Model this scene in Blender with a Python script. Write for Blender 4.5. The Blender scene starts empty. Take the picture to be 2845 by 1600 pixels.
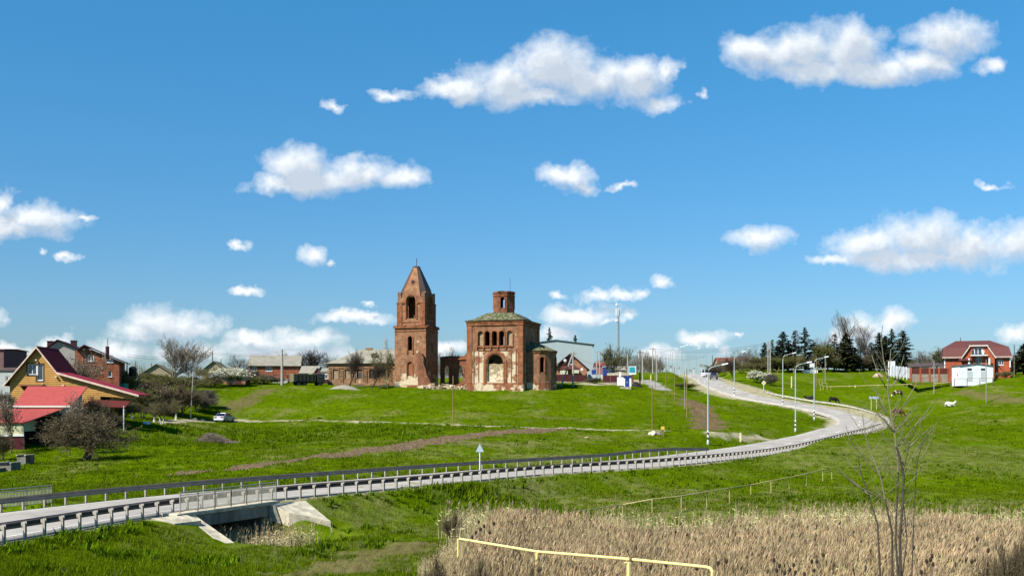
import bpy, math, random
import numpy as np
from mathutils import Vector, Matrix
from mathutils.geometry import tessellate_polygon
random.seed(7); RNG = np.random.default_rng(7)
S = bpy.context.scene; COL = S.collection
R = math.radians
# ------------------------------------------------------------------ camera, sun, exposure
F = 3000.0; CU, HV = 1422.5, 1130.0          # focal length in photo pixels, principal column, eye level row
cam = bpy.data.cameras.new('camera'); camo = bpy.data.objects.new('camera', cam); COL.objects.link(camo)
camo.location = (0, 0, 0); camo.rotation_euler = (R(90), 0, 0)
cam.sensor_width = 36; cam.lens = 36 * F / 2845; cam.shift_y = (HV - 800) / 2845
cam.clip_start = .5; cam.clip_end = 9000; S.camera = camo
S.view_settings.view_transform = 'Standard'; S.view_settings.look = 'None'
S.view_settings.exposure = .86; S.view_settings.gamma = 1
SUN_EL = R(45); SUN_AZ = R(48)               # azimuth measured from behind the camera towards its left
sd = Vector((-math.sin(SUN_AZ) * math.cos(SUN_EL), -math.cos(SUN_AZ) * math.cos(SUN_EL), math.sin(SUN_EL)))
sl = bpy.data.lights.new('sun', 'SUN'); sl.energy = 5.0; sl.angle = R(.5); sl.color = (1, .93, .82)
so = bpy.data.objects.new('sun', sl); COL.objects.link(so); so.rotation_euler = sd.to_track_quat('Z', 'Y').to_euler()
so.location = (-60, -60, 80)

# ------------------------------------------------------------------ world: sky and cumulus clouds by direction
W = bpy.data.worlds.new('World'); S.world = W; W.use_nodes = True
def world():
    nt = W.node_tree; N = nt.nodes; L = nt.links; N.clear()
    def nd(t, **k):
        n = N.new(t)
        for a, b in k.items(): setattr(n, a, b)
        return n
    def mth(op, a, b=None, c=None, tree=None, clamp=False):
        n = (tree or N).new('ShaderNodeMath'); n.operation = op; n.use_clamp = clamp
        for i, v in enumerate((a, b, c)):
            if v is None: continue
            if isinstance(v, (int, float)): n.inputs[i].default_value = v
            else: (tl if tree else L).new(v, n.inputs[i])
        return n.outputs[0]
    sky = nd('ShaderNodeTexSky', sky_type='NISHITA', sun_disc=False, sun_elevation=SUN_EL, air_density=1.15, dust_density=.35, ozone_density=2.2, altitude=100)
    sky.sun_rotation = math.atan2(sd.x, sd.y)
    hs = nd('ShaderNodeHueSaturation'); hs.inputs['Saturation'].default_value = 1.22; hs.inputs['Value'].default_value = 1.0
    L.new(sky.outputs[0], hs.inputs['Color'])
    tint = nd('ShaderNodeMix', data_type='RGBA', blend_type='MULTIPLY'); tint.inputs[0].default_value = 1
    L.new(hs.outputs[0], tint.inputs[6])
    # direction -> flat cloud-sheet coordinates
    tc = nd('ShaderNodeTexCoord'); sp = nd('ShaderNodeSeparateXYZ'); L.new(tc.outputs['Generated'], sp.inputs[0])
    yy = mth('MAXIMUM', sp.outputs[1], .02)
    el = nd('ShaderNodeMapRange'); L.new(sp.outputs[2], el.inputs[0]); el.inputs[1].default_value = .03; el.inputs[2].default_value = .34
    tm = nd('ShaderNodeMix', data_type='RGBA'); L.new(el.outputs[0], tm.inputs[0]); tm.inputs[6].default_value = (.555, .715, 1.05, 1); tm.inputs[7].default_value = (.54, 1.2, 1.37, 1); L.new(tm.outputs[2], tint.inputs[7])
    px = mth('DIVIDE', sp.outputs[0], yy); pz = mth('DIVIDE', sp.outputs[2], yy)
    cb = nd('ShaderNodeCombineXYZ'); L.new(px, cb.inputs[0]); L.new(pz, cb.inputs[1])
    # cloud density group
    g = bpy.data.node_groups.new('cloud_density', 'ShaderNodeTree'); T = g.nodes; tl = g.links
    globals()['tl'] = tl
    g.interface.new_socket('P', in_out='INPUT', socket_type='NodeSocketVector')
    g.interface.new_socket('D', in_out='OUTPUT', socket_type='NodeSocketFloat')
    gi = T.new('NodeGroupInput'); go = T.new('NodeGroupOutput')
    n1 = T.new('ShaderNodeTexNoise'); n1.inputs['Scale'].default_value = 26; n1.inputs['Detail'].default_value = 4; n1.inputs['Roughness'].default_value = .62
    tl.new(gi.outputs[0], n1.inputs['Vector'])
    w1 = T.new('ShaderNodeVectorMath'); w1.operation = 'SUBTRACT'; tl.new(n1.outputs['Color'], w1.inputs[0]); w1.inputs[1].default_value = (.5, .5, .5)
    w2 = T.new('ShaderNodeVectorMath'); w2.operation = 'MULTIPLY_ADD'; tl.new(w1.outputs[0], w2.inputs[0]); w2.inputs[1].default_value = (.05, .036, 0); tl.new(gi.outputs[0], w2.inputs[2])
    acc = None
    for (cx, cy, rx, ry, wt) in CLOUDS:
        a = (cx * 1.1044 - CU) / F; b = (HV - cy * 1.1044) / F; rx *= 1.1044 / F * 1.27; ry *= 1.1044 / F * 1.3; wt = wt if rx*F > 60 else wt*.86
        v = T.new('ShaderNodeVectorMath'); v.operation = 'MULTIPLY_ADD'; tl.new(w2.outputs[0], v.inputs[0])
        v.inputs[1].default_value = (1 / rx, 1 / ry, 0); v.inputs[2].default_value = (-a / rx, -b / ry, 0)
        l = T.new('ShaderNodeVectorMath'); l.operation = 'LENGTH'; tl.new(v.outputs[0], l.inputs[0])
        o = T.new('ShaderNodeMath'); o.operation = 'SUBTRACT'; o.inputs[0].default_value = wt; tl.new(l.outputs['Value'], o.inputs[1]); o = o.outputs[0]
        if acc is None: acc = o
        else:
            m = T.new('ShaderNodeMath'); m.operation = 'SMOOTH_MAX'; tl.new(acc, m.inputs[0]); tl.new(o, m.inputs[1]); m.inputs[2].default_value = .12; acc = m.outputs[0]
    n2 = T.new('ShaderNodeTexNoise'); n2.inputs['Scale'].default_value = 34; n2.inputs['Detail'].default_value = 8; n2.inputs['Roughness'].default_value = .6
    tl.new(gi.outputs[0], n2.inputs['Vector'])
    m = T.new('ShaderNodeMath'); m.operation = 'MULTIPLY_ADD'; tl.new(n2.outputs['Fac'], m.inputs[0]); m.inputs[1].default_value = 1.1; m.inputs[2].default_value = -.56
    a = T.new('ShaderNodeMath'); a.operation = 'ADD'; tl.new(acc, a.inputs[0]); tl.new(m.outputs[0], a.inputs[1]); tl.new(a.outputs[0], go.inputs[0])
    g1 = nd('ShaderNodeGroup'); g1.node_tree = g; L.new(cb.outputs[0], g1.inputs[0])
    sh = nd('ShaderNodeVectorMath', operation='ADD'); L.new(cb.outputs[0], sh.inputs[0]); sh.inputs[1].default_value = (-.007, .013, 0)
    g2 = nd('ShaderNodeGroup'); g2.node_tree = g; L.new(sh.outputs[0], g2.inputs[0])
    al = nd('ShaderNodeMapRange'); L.new(g1.outputs[0], al.inputs[0]); al.inputs[1].default_value = -.1; al.inputs[2].default_value = .66
    lt = nd('ShaderNodeMapRange'); L.new(g2.outputs[0], lt.inputs[0]); lt.inputs[1].default_value = .62; lt.inputs[2].default_value = .0
    lt.inputs[3].default_value = 0; lt.inputs[4].default_value = 1
    cm = nd('ShaderNodeMix', data_type='RGBA'); L.new(lt.outputs[0], cm.inputs[0])
    cm.inputs[6].default_value = (5.8, 6.5, 7.4, 1); cm.inputs[7].default_value = (9.6, 9.9, 10.1, 1)
    up = mth('GREATER_THAN', sp.outputs[1], .05); alm = mth('MULTIPLY', al.outputs[0], up)
    alm = mth('MULTIPLY', alm, .93)
    fin = nd('ShaderNodeMix', data_type='RGBA'); L.new(alm, fin.inputs[0]); L.new(tint.outputs[2], fin.inputs[6]); L.new(cm.outputs[2], fin.inputs[7])
    bg = nd('ShaderNodeBackground'); bg.inputs[1].default_value = .0595; L.new(fin.outputs[2], bg.inputs[0])
    ou = nd('ShaderNodeOutputWorld'); L.new(bg.outputs[0], ou.inputs[0])
W.cycles.sampling_method = 'MANUAL'; W.cycles.sample_map_resolution = 512
CLOUDS = [(975,240,75,20,.8),(1150,225,80,30,1),(1280,210,110,52,1),(1400,170,110,62,1),(1480,200,120,50,1),(1600,200,80,50,1),(1680,180,26,50,.9),
 (1665,262,50,26,.9),(1330,245,110,24,1),(835,262,42,16,.7),(1770,240,18,18,.7),(1900,140,75,46,1),(2000,130,100,56,1),(2130,120,86,70,1),(2180,172,160,36,1),
 (2330,150,85,32,1),(2390,90,95,48,1),(2490,170,40,32,.9),(2050,180,120,28,1),(750,430,84,52,1),(700,465,72,26,1),(800,458,110,34,1),(900,440,108,36,.95),(1000,448,66,28,.95),
 (1430,450,60,30,1),(1470,470,38,15,1),(1565,468,33,12,.85),(10,520,32,46,1),(100,555,90,38,1),(30,575,60,24,1),(205,545,30,13,.9),(180,650,40,16,.95),(110,635,22,9,.75),
 (605,615,28,14,.9),(790,630,42,24,1),(850,652,20,12,.8),(620,733,46,12,.95),(1905,603,68,30,1),(2310,600,116,55,1),(2180,622,86,44,1),(2420,620,136,46,1),(2570,608,80,46,1),
 (2100,657,70,13,1),(2300,655,200,24,1),(420,822,112,40,1),(340,838,48,22,1),(500,828,58,27,1),(140,862,50,20,.95),(0,800,28,30,.9),(300,884,90,26,.9),(500,894,150,26,.9),
 (640,862,62,22,1),(765,850,84,26,1),(720,892,170,24,.9),(895,793,95,15,1),(925,757,20,7,.8),(1450,790,84,24,1),(1580,805,30,12,.95),(1405,735,33,14,.8),(1500,742,50,18,.9),
 (1612,740,28,22,.95),(1670,707,30,17,.95),(1560,747,60,12,.85),(1530,806,40,9,.9),(1400,836,48,19,1),(1775,845,58,20,1),(1865,836,14,8,.85),(1820,888,30,20,1),(1650,900,50,26,.9),
 (2180,832,66,38,1),(2245,812,48,36,1),(2110,845,40,18,1),(2490,475,48,12,.8),(2560,832,46,24,.85),(20,880,60,18,.9),(1120,880,60,18,.85)]
world()

# ------------------------------------------------------------------ helpers
def tag(o, label=None, cat=None, group=None, kind=None):
    if label: o['label'] = label
    if cat: o['category'] = cat
    if group: o['group'] = group
    if kind: o['kind'] = kind
    return o
def thing(name, label, cat, loc=(0, 0, 0), rz=0, group=None):
    o = bpy.data.objects.new(name, None); COL.objects.link(o); o.location = loc; o.rotation_euler = (0, 0, rz)
    o.empty_display_size = .5
    return tag(o, label, cat, group)
def copy_tree(o, parent=None):
    c = o.copy(); COL.objects.link(c); c.parent = parent
    for ch in o.children: copy_tree(ch, c)
    return c
def np_mesh(name, V, Fc, smooth=False):
    V = np.asarray(V, dtype=np.float32); Fc = np.asarray(Fc, dtype=np.int32)
    me = bpy.data.meshes.new(name); n, k = Fc.shape
    me.vertices.add(len(V)); me.vertices.foreach_set('co', V.ravel())
    me.loops.add(n * k); me.loops.foreach_set('vertex_index', Fc.ravel())
    me.polygons.add(n); me.polygons.foreach_set('loop_start', np.arange(n, dtype=np.int32) * k)
    me.polygons.foreach_set('loop_total', np.full(n, k, dtype=np.int32))
    if smooth: me.polygons.foreach_set('use_smooth', np.ones(n, dtype=bool))
    me.update(calc_edges=True); return me
class MB:
    def __init__(s): s.v = []; s.f = []
    def add(s, vs, fs, M=None):
        b = len(s.v)
        s.v += [tuple(M @ Vector(p)) if M is not None else tuple(p) for p in vs]; s.f += [tuple(b + i for i in f) for f in fs]; return s
    def box(s, x0, x1, y0, y1, z0, z1, M=None):
        return s.add([(x0,y0,z0),(x1,y0,z0),(x1,y1,z0),(x0,y1,z0),(x0,y0,z1),(x1,y0,z1),(x1,y1,z1),(x0,y1,z1)],
                     [(0,3,2,1),(4,5,6,7),(0,1,5,4),(1,2,6,5),(2,3,7,6),(3,0,4,7)], M)
    def tube(s, pts, r, n=6, cap=True, M=None):
        pts = [Vector(p) for p in pts]; rs = r if isinstance(r, (list, tuple)) else [r] * len(pts); vs = []; fs = []
        for i, p in enumerate(pts):
            d = (pts[min(i + 1, len(pts) - 1)] - pts[max(i - 1, 0)]).normalized()
            a = Vector((0, 0, 1)) if abs(d.z) < .9 else Vector((1, 0, 0)); x = d.cross(a).normalized(); y = d.cross(x)
            for k in range(n):
                t = 2 * math.pi * k / n; vs.append(p + (x * math.cos(t) + y * math.sin(t)) * rs[i])
        for i in range(len(pts) - 1):
            for k in range(n): fs.append((i*n+k, i*n+(k+1) % n, (i+1)*n+(k+1) % n, (i+1)*n+k))
        if cap: fs.append(tuple(range(n))[::-1]); fs.append(tuple((len(pts)-1)*n+k for k in range(n)))
        return s.add(vs, fs, M)
    def lathe(s, prof, n=16, c=(0, 0), M=None):
        vs = []; fs = []
        for (r, z) in prof:
            for k in range(n):
                t = 2*math.pi*k/n; vs.append((c[0]+r*math.cos(t), c[1]+r*math.sin(t), z))
        for i in range(len(prof)-1):
            for k in range(n): fs.append((i*n+k, i*n+(k+1) % n, (i+1)*n+(k+1) % n, (i+1)*n+k))
        fs.append(tuple(range(n))[::-1]); fs.append(tuple((len(prof)-1)*n+k for k in range(n)))
        return s.add(vs, fs, M)
    def slab(s, poly, t, M=None):      # planar 3D polygon thickened along -normal
        P = [Vector(p) for p in poly]; nrm = Vector((0, 0, 0))
        for i in range(len(P)): nrm += P[i].cross(P[(i+1) % len(P)])
        nrm.normalize(); Q = [p - nrm * t for p in P]; n = len(P)
        return s.add(P + Q, [tuple(range(n)), tuple(range(2*n-1, n-1, -1))] + [((i+1) % n, i, n+i, n+(i+1) % n) for i in range(n)], M)
    def panel(s, outer, holes, y0, t, M=None, jit=0):   # wall in the xz plane, thickness t into +y, with real openings
        loops = [[Vector((a, 0, b)) for a, b in outer]] + [[Vector((a, 0, b)) for a, b in h] for h in holes]
        flat = [p for l in loops for p in l]; tri = tessellate_polygon([[Vector((p.x, p.z, 0)) for p in l] for l in loops]); n = len(flat)
        vs = [(p.x, y0, p.z) for p in flat] + [(p.x, y0 + t, p.z) for p in flat]; fs = []
        for a, b, c in tri:
            x = (flat[b].x-flat[a].x)*(flat[c].z-flat[a].z)-(flat[b].z-flat[a].z)*(flat[c].x-flat[a].x)
            if x < 0: b, c = c, b
            fs.append((a, b, c)); fs.append((n+a, n+c, n+b))
        b = 0
        for l in loops:
            k = len(l)
            for i in range(k): fs.append((b+i, b+(i+1) % k, n+b+(i+1) % k, n+b+i))
            b += k
        return s.add(vs, fs, M)
    def obj(s, name, m, parent=None, smooth=False, bevel=0, loc=None, rz=0):
        me = bpy.data.meshes.new(name); me.from_pydata(s.v, [], s.f)
        if smooth: me.polygons.foreach_set('use_smooth', [True] * len(me.polygons))
        me.update(); o = bpy.data.objects.new(name, me); COL.objects.link(o)
        if m: me.materials.append(m)
        o.parent = parent
        if loc is not None: o.location = loc; o.rotation_euler = (0, 0, rz)
        if bevel:
            b = o.modifiers.new('bevel', 'BEVEL'); b.width = bevel; b.segments = 2; b.limit_method = 'ANGLE'
        return o
def objm(name, me, m, parent=None):
    o = bpy.data.objects.new(name, me); COL.objects.link(o); o.parent = parent
    if m and not me.materials: me.materials.append(m)
    return o
def arch(xc, w, z0, z1, n=9):
    r = w / 2; zc = z1 - r
    return [(xc - r, z0), (xc + r, z0)] + [(xc + r*math.cos(math.pi*i/n), zc + r*math.sin(math.pi*i/n)) for i in range(n + 1)]
def rect(x0, x1, z0, z1): return [(x0, z0), (x1, z0), (x1, z1), (x0, z1)]
# value noise on numpy arrays
_lat = RNG.random((256, 256))
def vnoise(x, y):
    xi = np.floor(x).astype(int); yi = np.floor(y).astype(int); fx = x - xi; fy = y - yi
    fx = fx*fx*(3-2*fx); fy = fy*fy*(3-2*fy)
    a = _lat[xi % 256, yi % 256]; b = _lat[(xi+1) % 256, yi % 256]; c = _lat[xi % 256, (yi+1) % 256]; d = _lat[(xi+1) % 256, (yi+1) % 256]
    return (a*(1-fx)+b*fx)*(1-fy)+(c*(1-fx)+d*fx)*fy
def fbm(x, y, o=4):
    s = 0; a = .5
    for i in range(o): s = s + a*vnoise(x*2**i+17*i, y*2**i+31*i); a *= .5
    return s
# ------------------------------------------------------------------ materials
def mat(name, c1, c2=None, scale=2., rough=.85, metal=0., bump=0., bscale=None, coord='Object', detail=6, stretch=None, spec=.3, band=None, island=0, lo=.35, hi=.65):
    m = bpy.data.materials.new(name); m.use_nodes = True; N = m.node_tree.nodes; L = m.node_tree.links
    b = N['Principled BSDF']; b.inputs['Roughness'].default_value = rough; b.inputs['Metallic'].default_value = metal
    b.inputs['Specular IOR Level'].default_value = spec
    c2 = c2 or tuple(x*.75 for x in c1); c1, c2 = [tuple(x*(.8 if x < .55 else .9) for x in c) for c in (c1, c2)]; tc = N.new('ShaderNodeTexCoord'); src = tc.outputs[coord]
    if stretch:
        mp = N.new('ShaderNodeMapping'); mp.inputs['Scale'].default_value = stretch; L.new(src, mp.inputs[0]); src = mp.outputs[0]
    n = N.new('ShaderNodeTexNoise'); n.inputs['Scale'].default_value = scale; n.inputs['Detail'].default_value = detail; n.inputs['Roughness'].default_value = .65; L.new(src, n.inputs['Vector'])
    mr = N.new('ShaderNodeMapRange'); mr.inputs[1].default_value = lo; mr.inputs[2].default_value = hi; L.new(n.outputs['Fac'], mr.inputs[0])
    mx = N.new('ShaderNodeMix'); mx.data_type = 'RGBA'; L.new(mr.outputs[0], mx.inputs[0]); mx.inputs[6].default_value = (*c1, 1); mx.inputs[7].default_value = (*c2, 1)
    out = mx.outputs[2]
    if island:
        ge = N.new('ShaderNodeNewGeometry'); hv = N.new('ShaderNodeHueSaturation'); r2 = N.new('ShaderNodeMapRange'); L.new(ge.outputs['Random Per Island'], r2.inputs[0])
        r2.inputs[3].default_value = 1 - island; r2.inputs[4].default_value = 1 + island; L.new(r2.outputs[0], hv.inputs['Value']); L.new(out, hv.inputs['Color']); out = hv.outputs[0]
    if band:      # (direction, scale, dark colour, sharpness threshold): boards, sheets, tiles
        wv = N.new('ShaderNodeTexWave'); wv.wave_type = 'BANDS'; wv.bands_direction = band[0]; wv.inputs['Scale'].default_value = band[1]; wv.inputs['Distortion'].default_value = .15; L.new(tc.outputs[coord], wv.inputs['Vector'])
        m2 = N.new('ShaderNodeMapRange'); m2.inputs[1].default_value = 0; m2.inputs[2].default_value = band[3]; L.new(wv.outputs['Fac'], m2.inputs[0])
        x2 = N.new('ShaderNodeMix'); x2.data_type = 'RGBA'; L.new(m2.outputs[0], x2.inputs[0]); x2.inputs[6].default_value = (*band[2], 1); L.new(out, x2.inputs[7]); out = x2.outputs[2]
        bw = N.new('ShaderNodeBump'); bw.inputs['Strength'].default_value = .4; bw.inputs['Distance'].default_value = .04; L.new(wv.outputs['Fac'], bw.inputs['Height']); L.new(bw.outputs[0], b.inputs['Normal'])
    L.new(out, b.inputs['Base Color'])
    if bump:
        n3 = N.new('ShaderNodeTexNoise'); n3.inputs['Scale'].default_value = bscale or scale*4; n3.inputs['Detail'].default_value = 5; L.new(src, n3.inputs['Vector'])
        bp = N.new('ShaderNodeBump'); bp.inputs['Strength'].default_value = 1; bp.inputs['Distance'].default_value = bump; L.new(n3.outputs['Fac'], bp.inputs['Height']); L.new(bp.outputs[0], b.inputs['Normal'])
    return m
def leafmat(name, c1, c2, trans=.35, scale=.8, isl=.3):
    m = mat(name, c1, c2, scale=scale, rough=.7, island=isl, spec=.0)
    N = m.node_tree.nodes; L = m.node_tree.links; b = N['Principled BSDF']; o = [n for n in N if n.type == 'OUTPUT_MATERIAL'][0]
    t = N.new('ShaderNodeBsdfTranslucent'); x = N.new('ShaderNodeMixShader'); x.inputs[0].default_value = trans
    col = b.inputs['Base Color'].links[0].from_socket; L.new(col, t.inputs[0]); L.new(b.outputs[0], x.inputs[1]); L.new(t.outputs[0], x.inputs[2]); L.new(x.outputs[0], o.inputs[0])
    return m
def brickmat(name, c1, c2, plaster=(.52, .44, .31), levels=((1.3, .5), (7.5, .05)), amt=0., rows=True, seedv=0):
    """old brick: mottled courses, plaster clinging in patches (more of it low down), soot streaks"""
    m = mat(name, c1, c2, scale=1.1, rough=.93, bump=.05, bscale=5, spec=.1); N = m.node_tree.nodes; L = m.node_tree.links; b = N['Principled BSDF']
    tc = N.new('ShaderNodeTexCoord'); base = b.inputs['Base Color'].links[0].from_socket
    bt = N.new('ShaderNodeTexBrick'); bt.inputs['Scale'].default_value = 1; bt.inputs['Brick Width'].default_value = .5; bt.inputs['Row Height'].default_value = .16; bt.inputs['Mortar Size'].default_value = .02
    bt.inputs['Color1'].default_value = (1.25, 1.2, 1.15, 1); bt.inputs['Color2'].default_value = (.72, .7, .7, 1); bt.inputs['Mortar'].default_value = (.95, 1, 1, 1)
    sx = N.new('ShaderNodeSeparateXYZ'); L.new(tc.outputs['Object'], sx.inputs[0]); ad = N.new('ShaderNodeMath'); ad.operation = 'ADD'; L.new(sx.outputs[0], ad.inputs[0]); L.new(sx.outputs[1], ad.inputs[1])
    cb = N.new('ShaderNodeCombineXYZ'); L.new(ad.outputs[0], cb.inputs[0]); L.new(sx.outputs[2], cb.inputs[1]); L.new(cb.outputs[0], bt.inputs['Vector'])
    mu = N.new('ShaderNodeMix'); mu.data_type = 'RGBA'; mu.blend_type = 'MULTIPLY'; mu.inputs[0].default_value = .8; L.new(base, mu.inputs[6]); L.new(bt.outputs[0], mu.inputs[7])
    # dark streaks running down
    st = N.new('ShaderNodeTexNoise'); st.inputs['Scale'].default_value = 1; st.inputs['Detail'].default_value = 5; mp = N.new('ShaderNodeMapping'); mp.inputs['Scale'].default_value = (1.6, 1.6, .3); L.new(tc.outputs['Object'], mp.inputs[0]); L.new(mp.outputs[0], st.inputs['Vector'])
    sr = N.new('ShaderNodeMapRange'); sr.inputs[1].default_value = .5; sr.inputs[2].default_value = .78; L.new(st.outputs['Fac'], sr.inputs[0]); sm = N.new('ShaderNodeMath'); sm.operation = 'MULTIPLY'; sm.inputs[1].default_value = .65; L.new(sr.outputs[0], sm.inputs[0])
    dk = N.new('ShaderNodeMix'); dk.data_type = 'RGBA'; L.new(sm.outputs[0], dk.inputs[0]); L.new(mu.outputs[2], dk.inputs[6]); dk.inputs[7].default_value = (c2[0]*.4, c2[1]*.42, c2[2]*.45, 1)
    # plaster patches
    n = N.new('ShaderNodeTexNoise'); n.inputs['Scale'].default_value = .55; n.inputs['Detail'].default_value = 9; n.inputs['Roughness'].default_value = .68; mp2 = N.new('ShaderNodeMapping'); mp2.inputs['Location'].default_value = (seedv, seedv*2, 0); L.new(tc.outputs['Object'], mp2.inputs[0]); L.new(mp2.outputs[0], n.inputs['Vector'])
    cr = N.new('ShaderNodeFloatCurve') if False else None
    z = sx.outputs[2]; acc = None
    for (zt, w) in levels:
        q = N.new('ShaderNodeMapRange'); q.inputs[1].default_value = zt + .5; q.inputs[2].default_value = zt - .3; q.inputs[3].default_value = 0; q.inputs[4].default_value = w; L.new(z, q.inputs[0])
        if acc is None: acc = q.outputs[0]
        else:
            k = N.new('ShaderNodeMath'); k.operation = 'ADD'; L.new(acc, k.inputs[0]); L.new(q.outputs[0], k.inputs[1]); acc = k.outputs[0]
    k = N.new('ShaderNodeMath'); k.operation = 'ADD'; L.new(n.outputs['Fac'], k.inputs[0]); L.new(acc, k.inputs[1])
    pr = N.new('ShaderNodeMapRange'); pr.inputs[1].default_value = .62 - amt; pr.inputs[2].default_value = .68 - amt; L.new(k.outputs[0], pr.inputs[0])
    pn = N.new('ShaderNodeTexNoise'); pn.inputs['Scale'].default_value = 2.2; pn.inputs['Detail'].default_value = 6; L.new(tc.outputs['Object'], pn.inputs['Vector'])
    pc = N.new('ShaderNodeMix'); pc.data_type = 'RGBA'; L.new(pn.outputs['Fac'], pc.inputs[0]); pc.inputs[6].default_value = (*[x*.62 for x in plaster], 1); pc.inputs[7].default_value = (*[x*1.2 for x in plaster], 1)
    fx = N.new('ShaderNodeMix'); fx.data_type = 'RGBA'; L.new(pr.outputs[0], fx.inputs[0]); L.new(dk.outputs[2], fx.inputs[6]); L.new(pc.outputs[2], fx.inputs[7]); L.new(fx.outputs[2], b.inputs['Base Color'])
    return m
def glass(name, c=(.05, .07, .09)):
    return mat(name, c, tuple(x*.6 for x in c), scale=1.5, rough=.12, spec=.8)
# ------------------------------------------------------------------ terrain
def P(u, v, Y): return ((u - CU)/F*Y, Y, (HV - v)/F*Y)
CP = [(-40,-10,-1.7),(0,-10,-1.7),(40,-10,-1.7),(-30,2,-2),(0,2,-2),(30,2,-2),(-20,14,-4.4),(0,14,-4.6),(20,14,-4.6),(-14,26,-6.1),(0,26,-6.9),(18,26,-7),(-60,20,-5),(60,20,-6),
 P(0,1590,40),P(400,1560,46),P(250,1510,49),P(700,1560,50),P(900,1560,50),P(900,1470,64),P(1150,1500,57),P(1100,1420,73),P(1500,1500,60),P(1400,1400,80),P(1800,1500,60),P(2200,1500,58),P(2800,1550,52),
 P(1800,1370,90),P(2200,1340,98),P(2300,1290,112),P(2500,1230,130),P(2800,1250,125),P(2550,1180,165),P(2845,1180,155),P(2500,1153,200),P(2640,1130,200),P(2845,1120,190),P(2500,1100,230),P(2640,1078,225),
 P(2700,1062,228),P(2845,1050,225),P(2317,1119,222),P(2300,1090,240),P(2280,1065,262),P(2200,1033,290),P(2100,1027,300),P(2400,1033,290),P(2500,1035,280),P(2050,1055,265),P(2140,1082,235),P(2700,1045,260),P(2845,1040,260),
 P(2100,1190,165),P(2210,1198,158),P(2262,1167,183),P(2050,1150,190),P(1967,1234,128),P(1900,1225,135),P(2000,1120,205),P(1950,1100,220),P(1870,1080,235),P(1850,1036,330),P(1780,1070,240),P(1830,1130,190),
 P(1700,1193,150),P(1400,1183,152),P(1820,1195,148),P(1400,1230,125),P(1400,1130,180),P(1400,1080,210),P(1100,1080,212),P(1600,1080,212),P(1700,1073,225),P(1500,1272,108),P(1150,1300,98),P(1000,1230,125),
 P(1000,1172,158),P(1000,1120,185),P(900,1075,215),P(700,1073,215),P(660,1100,195),P(622,1170,175),P(605,1225,140),P(450,1175,150),P(400,1120,175),P(500,1065,215),P(560,1060,230),P(700,1280,100),P(400,1290,100),
 P(240,1278,105),P(60,1265,112),P(100,1345,85),P(400,1340,88),P(800,1330,88),P(330,1170,140),P(100,1160,145),P(260,1085,175),P(0,1080,175),P(0,1055,230),(-100,60,-6),(-120,120,-4),(-150,200,3),(100,60,-7),(120,100,-5),
 (150,160,0),(200,230,6),P(1650,1050,260),P(1400,1062,260),P(1000,1060,260),P(600,1056,260)]
CP += [(x, 420, 10.5) for x in (0, 60)] + [(x, 420, 7.5) for x in (-200, -90)] + [(x, 420, 11.5) for x in (140, 260)]
CP += [(x, 800, 6) for x in (-500, 0, 500)] + [(x, 1800, 0) for x in (-1200, 0, 1200)] + [(x, 3500, -10) for x in (-2500, 0, 2500)]
CP = np.array(CP, float)
def warp(x, y): return np.stack([x/100, y/100], -1)
def U_(r2): return r2*np.log(r2 + 1e-9)
_A = warp(CP[:, 0], CP[:, 1]); _n = len(CP); _D = ((_A[:, None]-_A[None])**2).sum(-1)
_K = U_(_D) + np.eye(_n)*.0006; _Pm = np.hstack([np.ones((_n, 1)), _A]); _Mx = np.block([[_K, _Pm], [_Pm.T, np.zeros((3, 3))]])
_w = np.linalg.solve(_Mx, np.concatenate([CP[:, 2], np.zeros(3)]))
def base(x, y):
    x = np.asarray(x, float); y = np.asarray(y, float); sh = x.shape; q = warp(x.ravel(), y.ravel()); out = np.empty(len(q))
    for i in range(0, len(q), 20000):
        a = q[i:i+20000]; d = ((a[:, None]-_A[None])**2).sum(-1); out[i:i+20000] = U_(d) @ _w[:_n] + _w[_n] + a @ _w[_n+1:]
    return out.reshape(sh)
# road stations: outer edge (rail side) and inner edge
ST = [((-33,10,-6.1),(-43,14,-6.1)),((-27,28,-5.9),(-36,31,-5.9)),((-21.7,45.7,-5.7),(-30.3,48,-5.7)),((-18.8,56.8,-5.7),(-27,59.9,-5.7)),((-14.4,67,-5.7),(-21.9,70.9,-5.7)),((-6.3,78.1,-5.7),(-12.7,82.9,-5.6)),
 ((2.35,91,-5.7),(-3.4,96,-5.6)),((17,107,-5.7),(12,113.5,-5.5)),((34.4,135,-5.65),(28,139,-5.2)),((48,155,-4.45),(41.2,160,-4.4)),((55.7,166,-3.65),(47.5,170,-3.7)),((61.7,178,-3),(53,179,-3.1)),
 ((65.4,192,-2.1),(56.3,188,-2.3)),((65.4,203,-.95),(56.6,194,-1.5)),((62.8,208,-.1),(55,198.5,-.7)),((59.3,211.5,.5),(53,203,0)),((56.2,215,1.2),(50,207.5,.7)),((52.8,220.5,2.2),(46.3,213.5,1.6)),
 ((51.2,229,3.4),(44,220,2.5)),((50.7,241,4.6),(43,232,3.8)),((50.9,259,6.1),(43.6,252,5.5)),((53.9,285,7.5),(47.2,280,7.1)),((59.9,330,9.75),(52.2,325,9.4)),((65,370,11.2),(57.5,366,11)),((71,430,11.2),(63.5,426,11)),((82,530,8),(74,526,8))]
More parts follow.
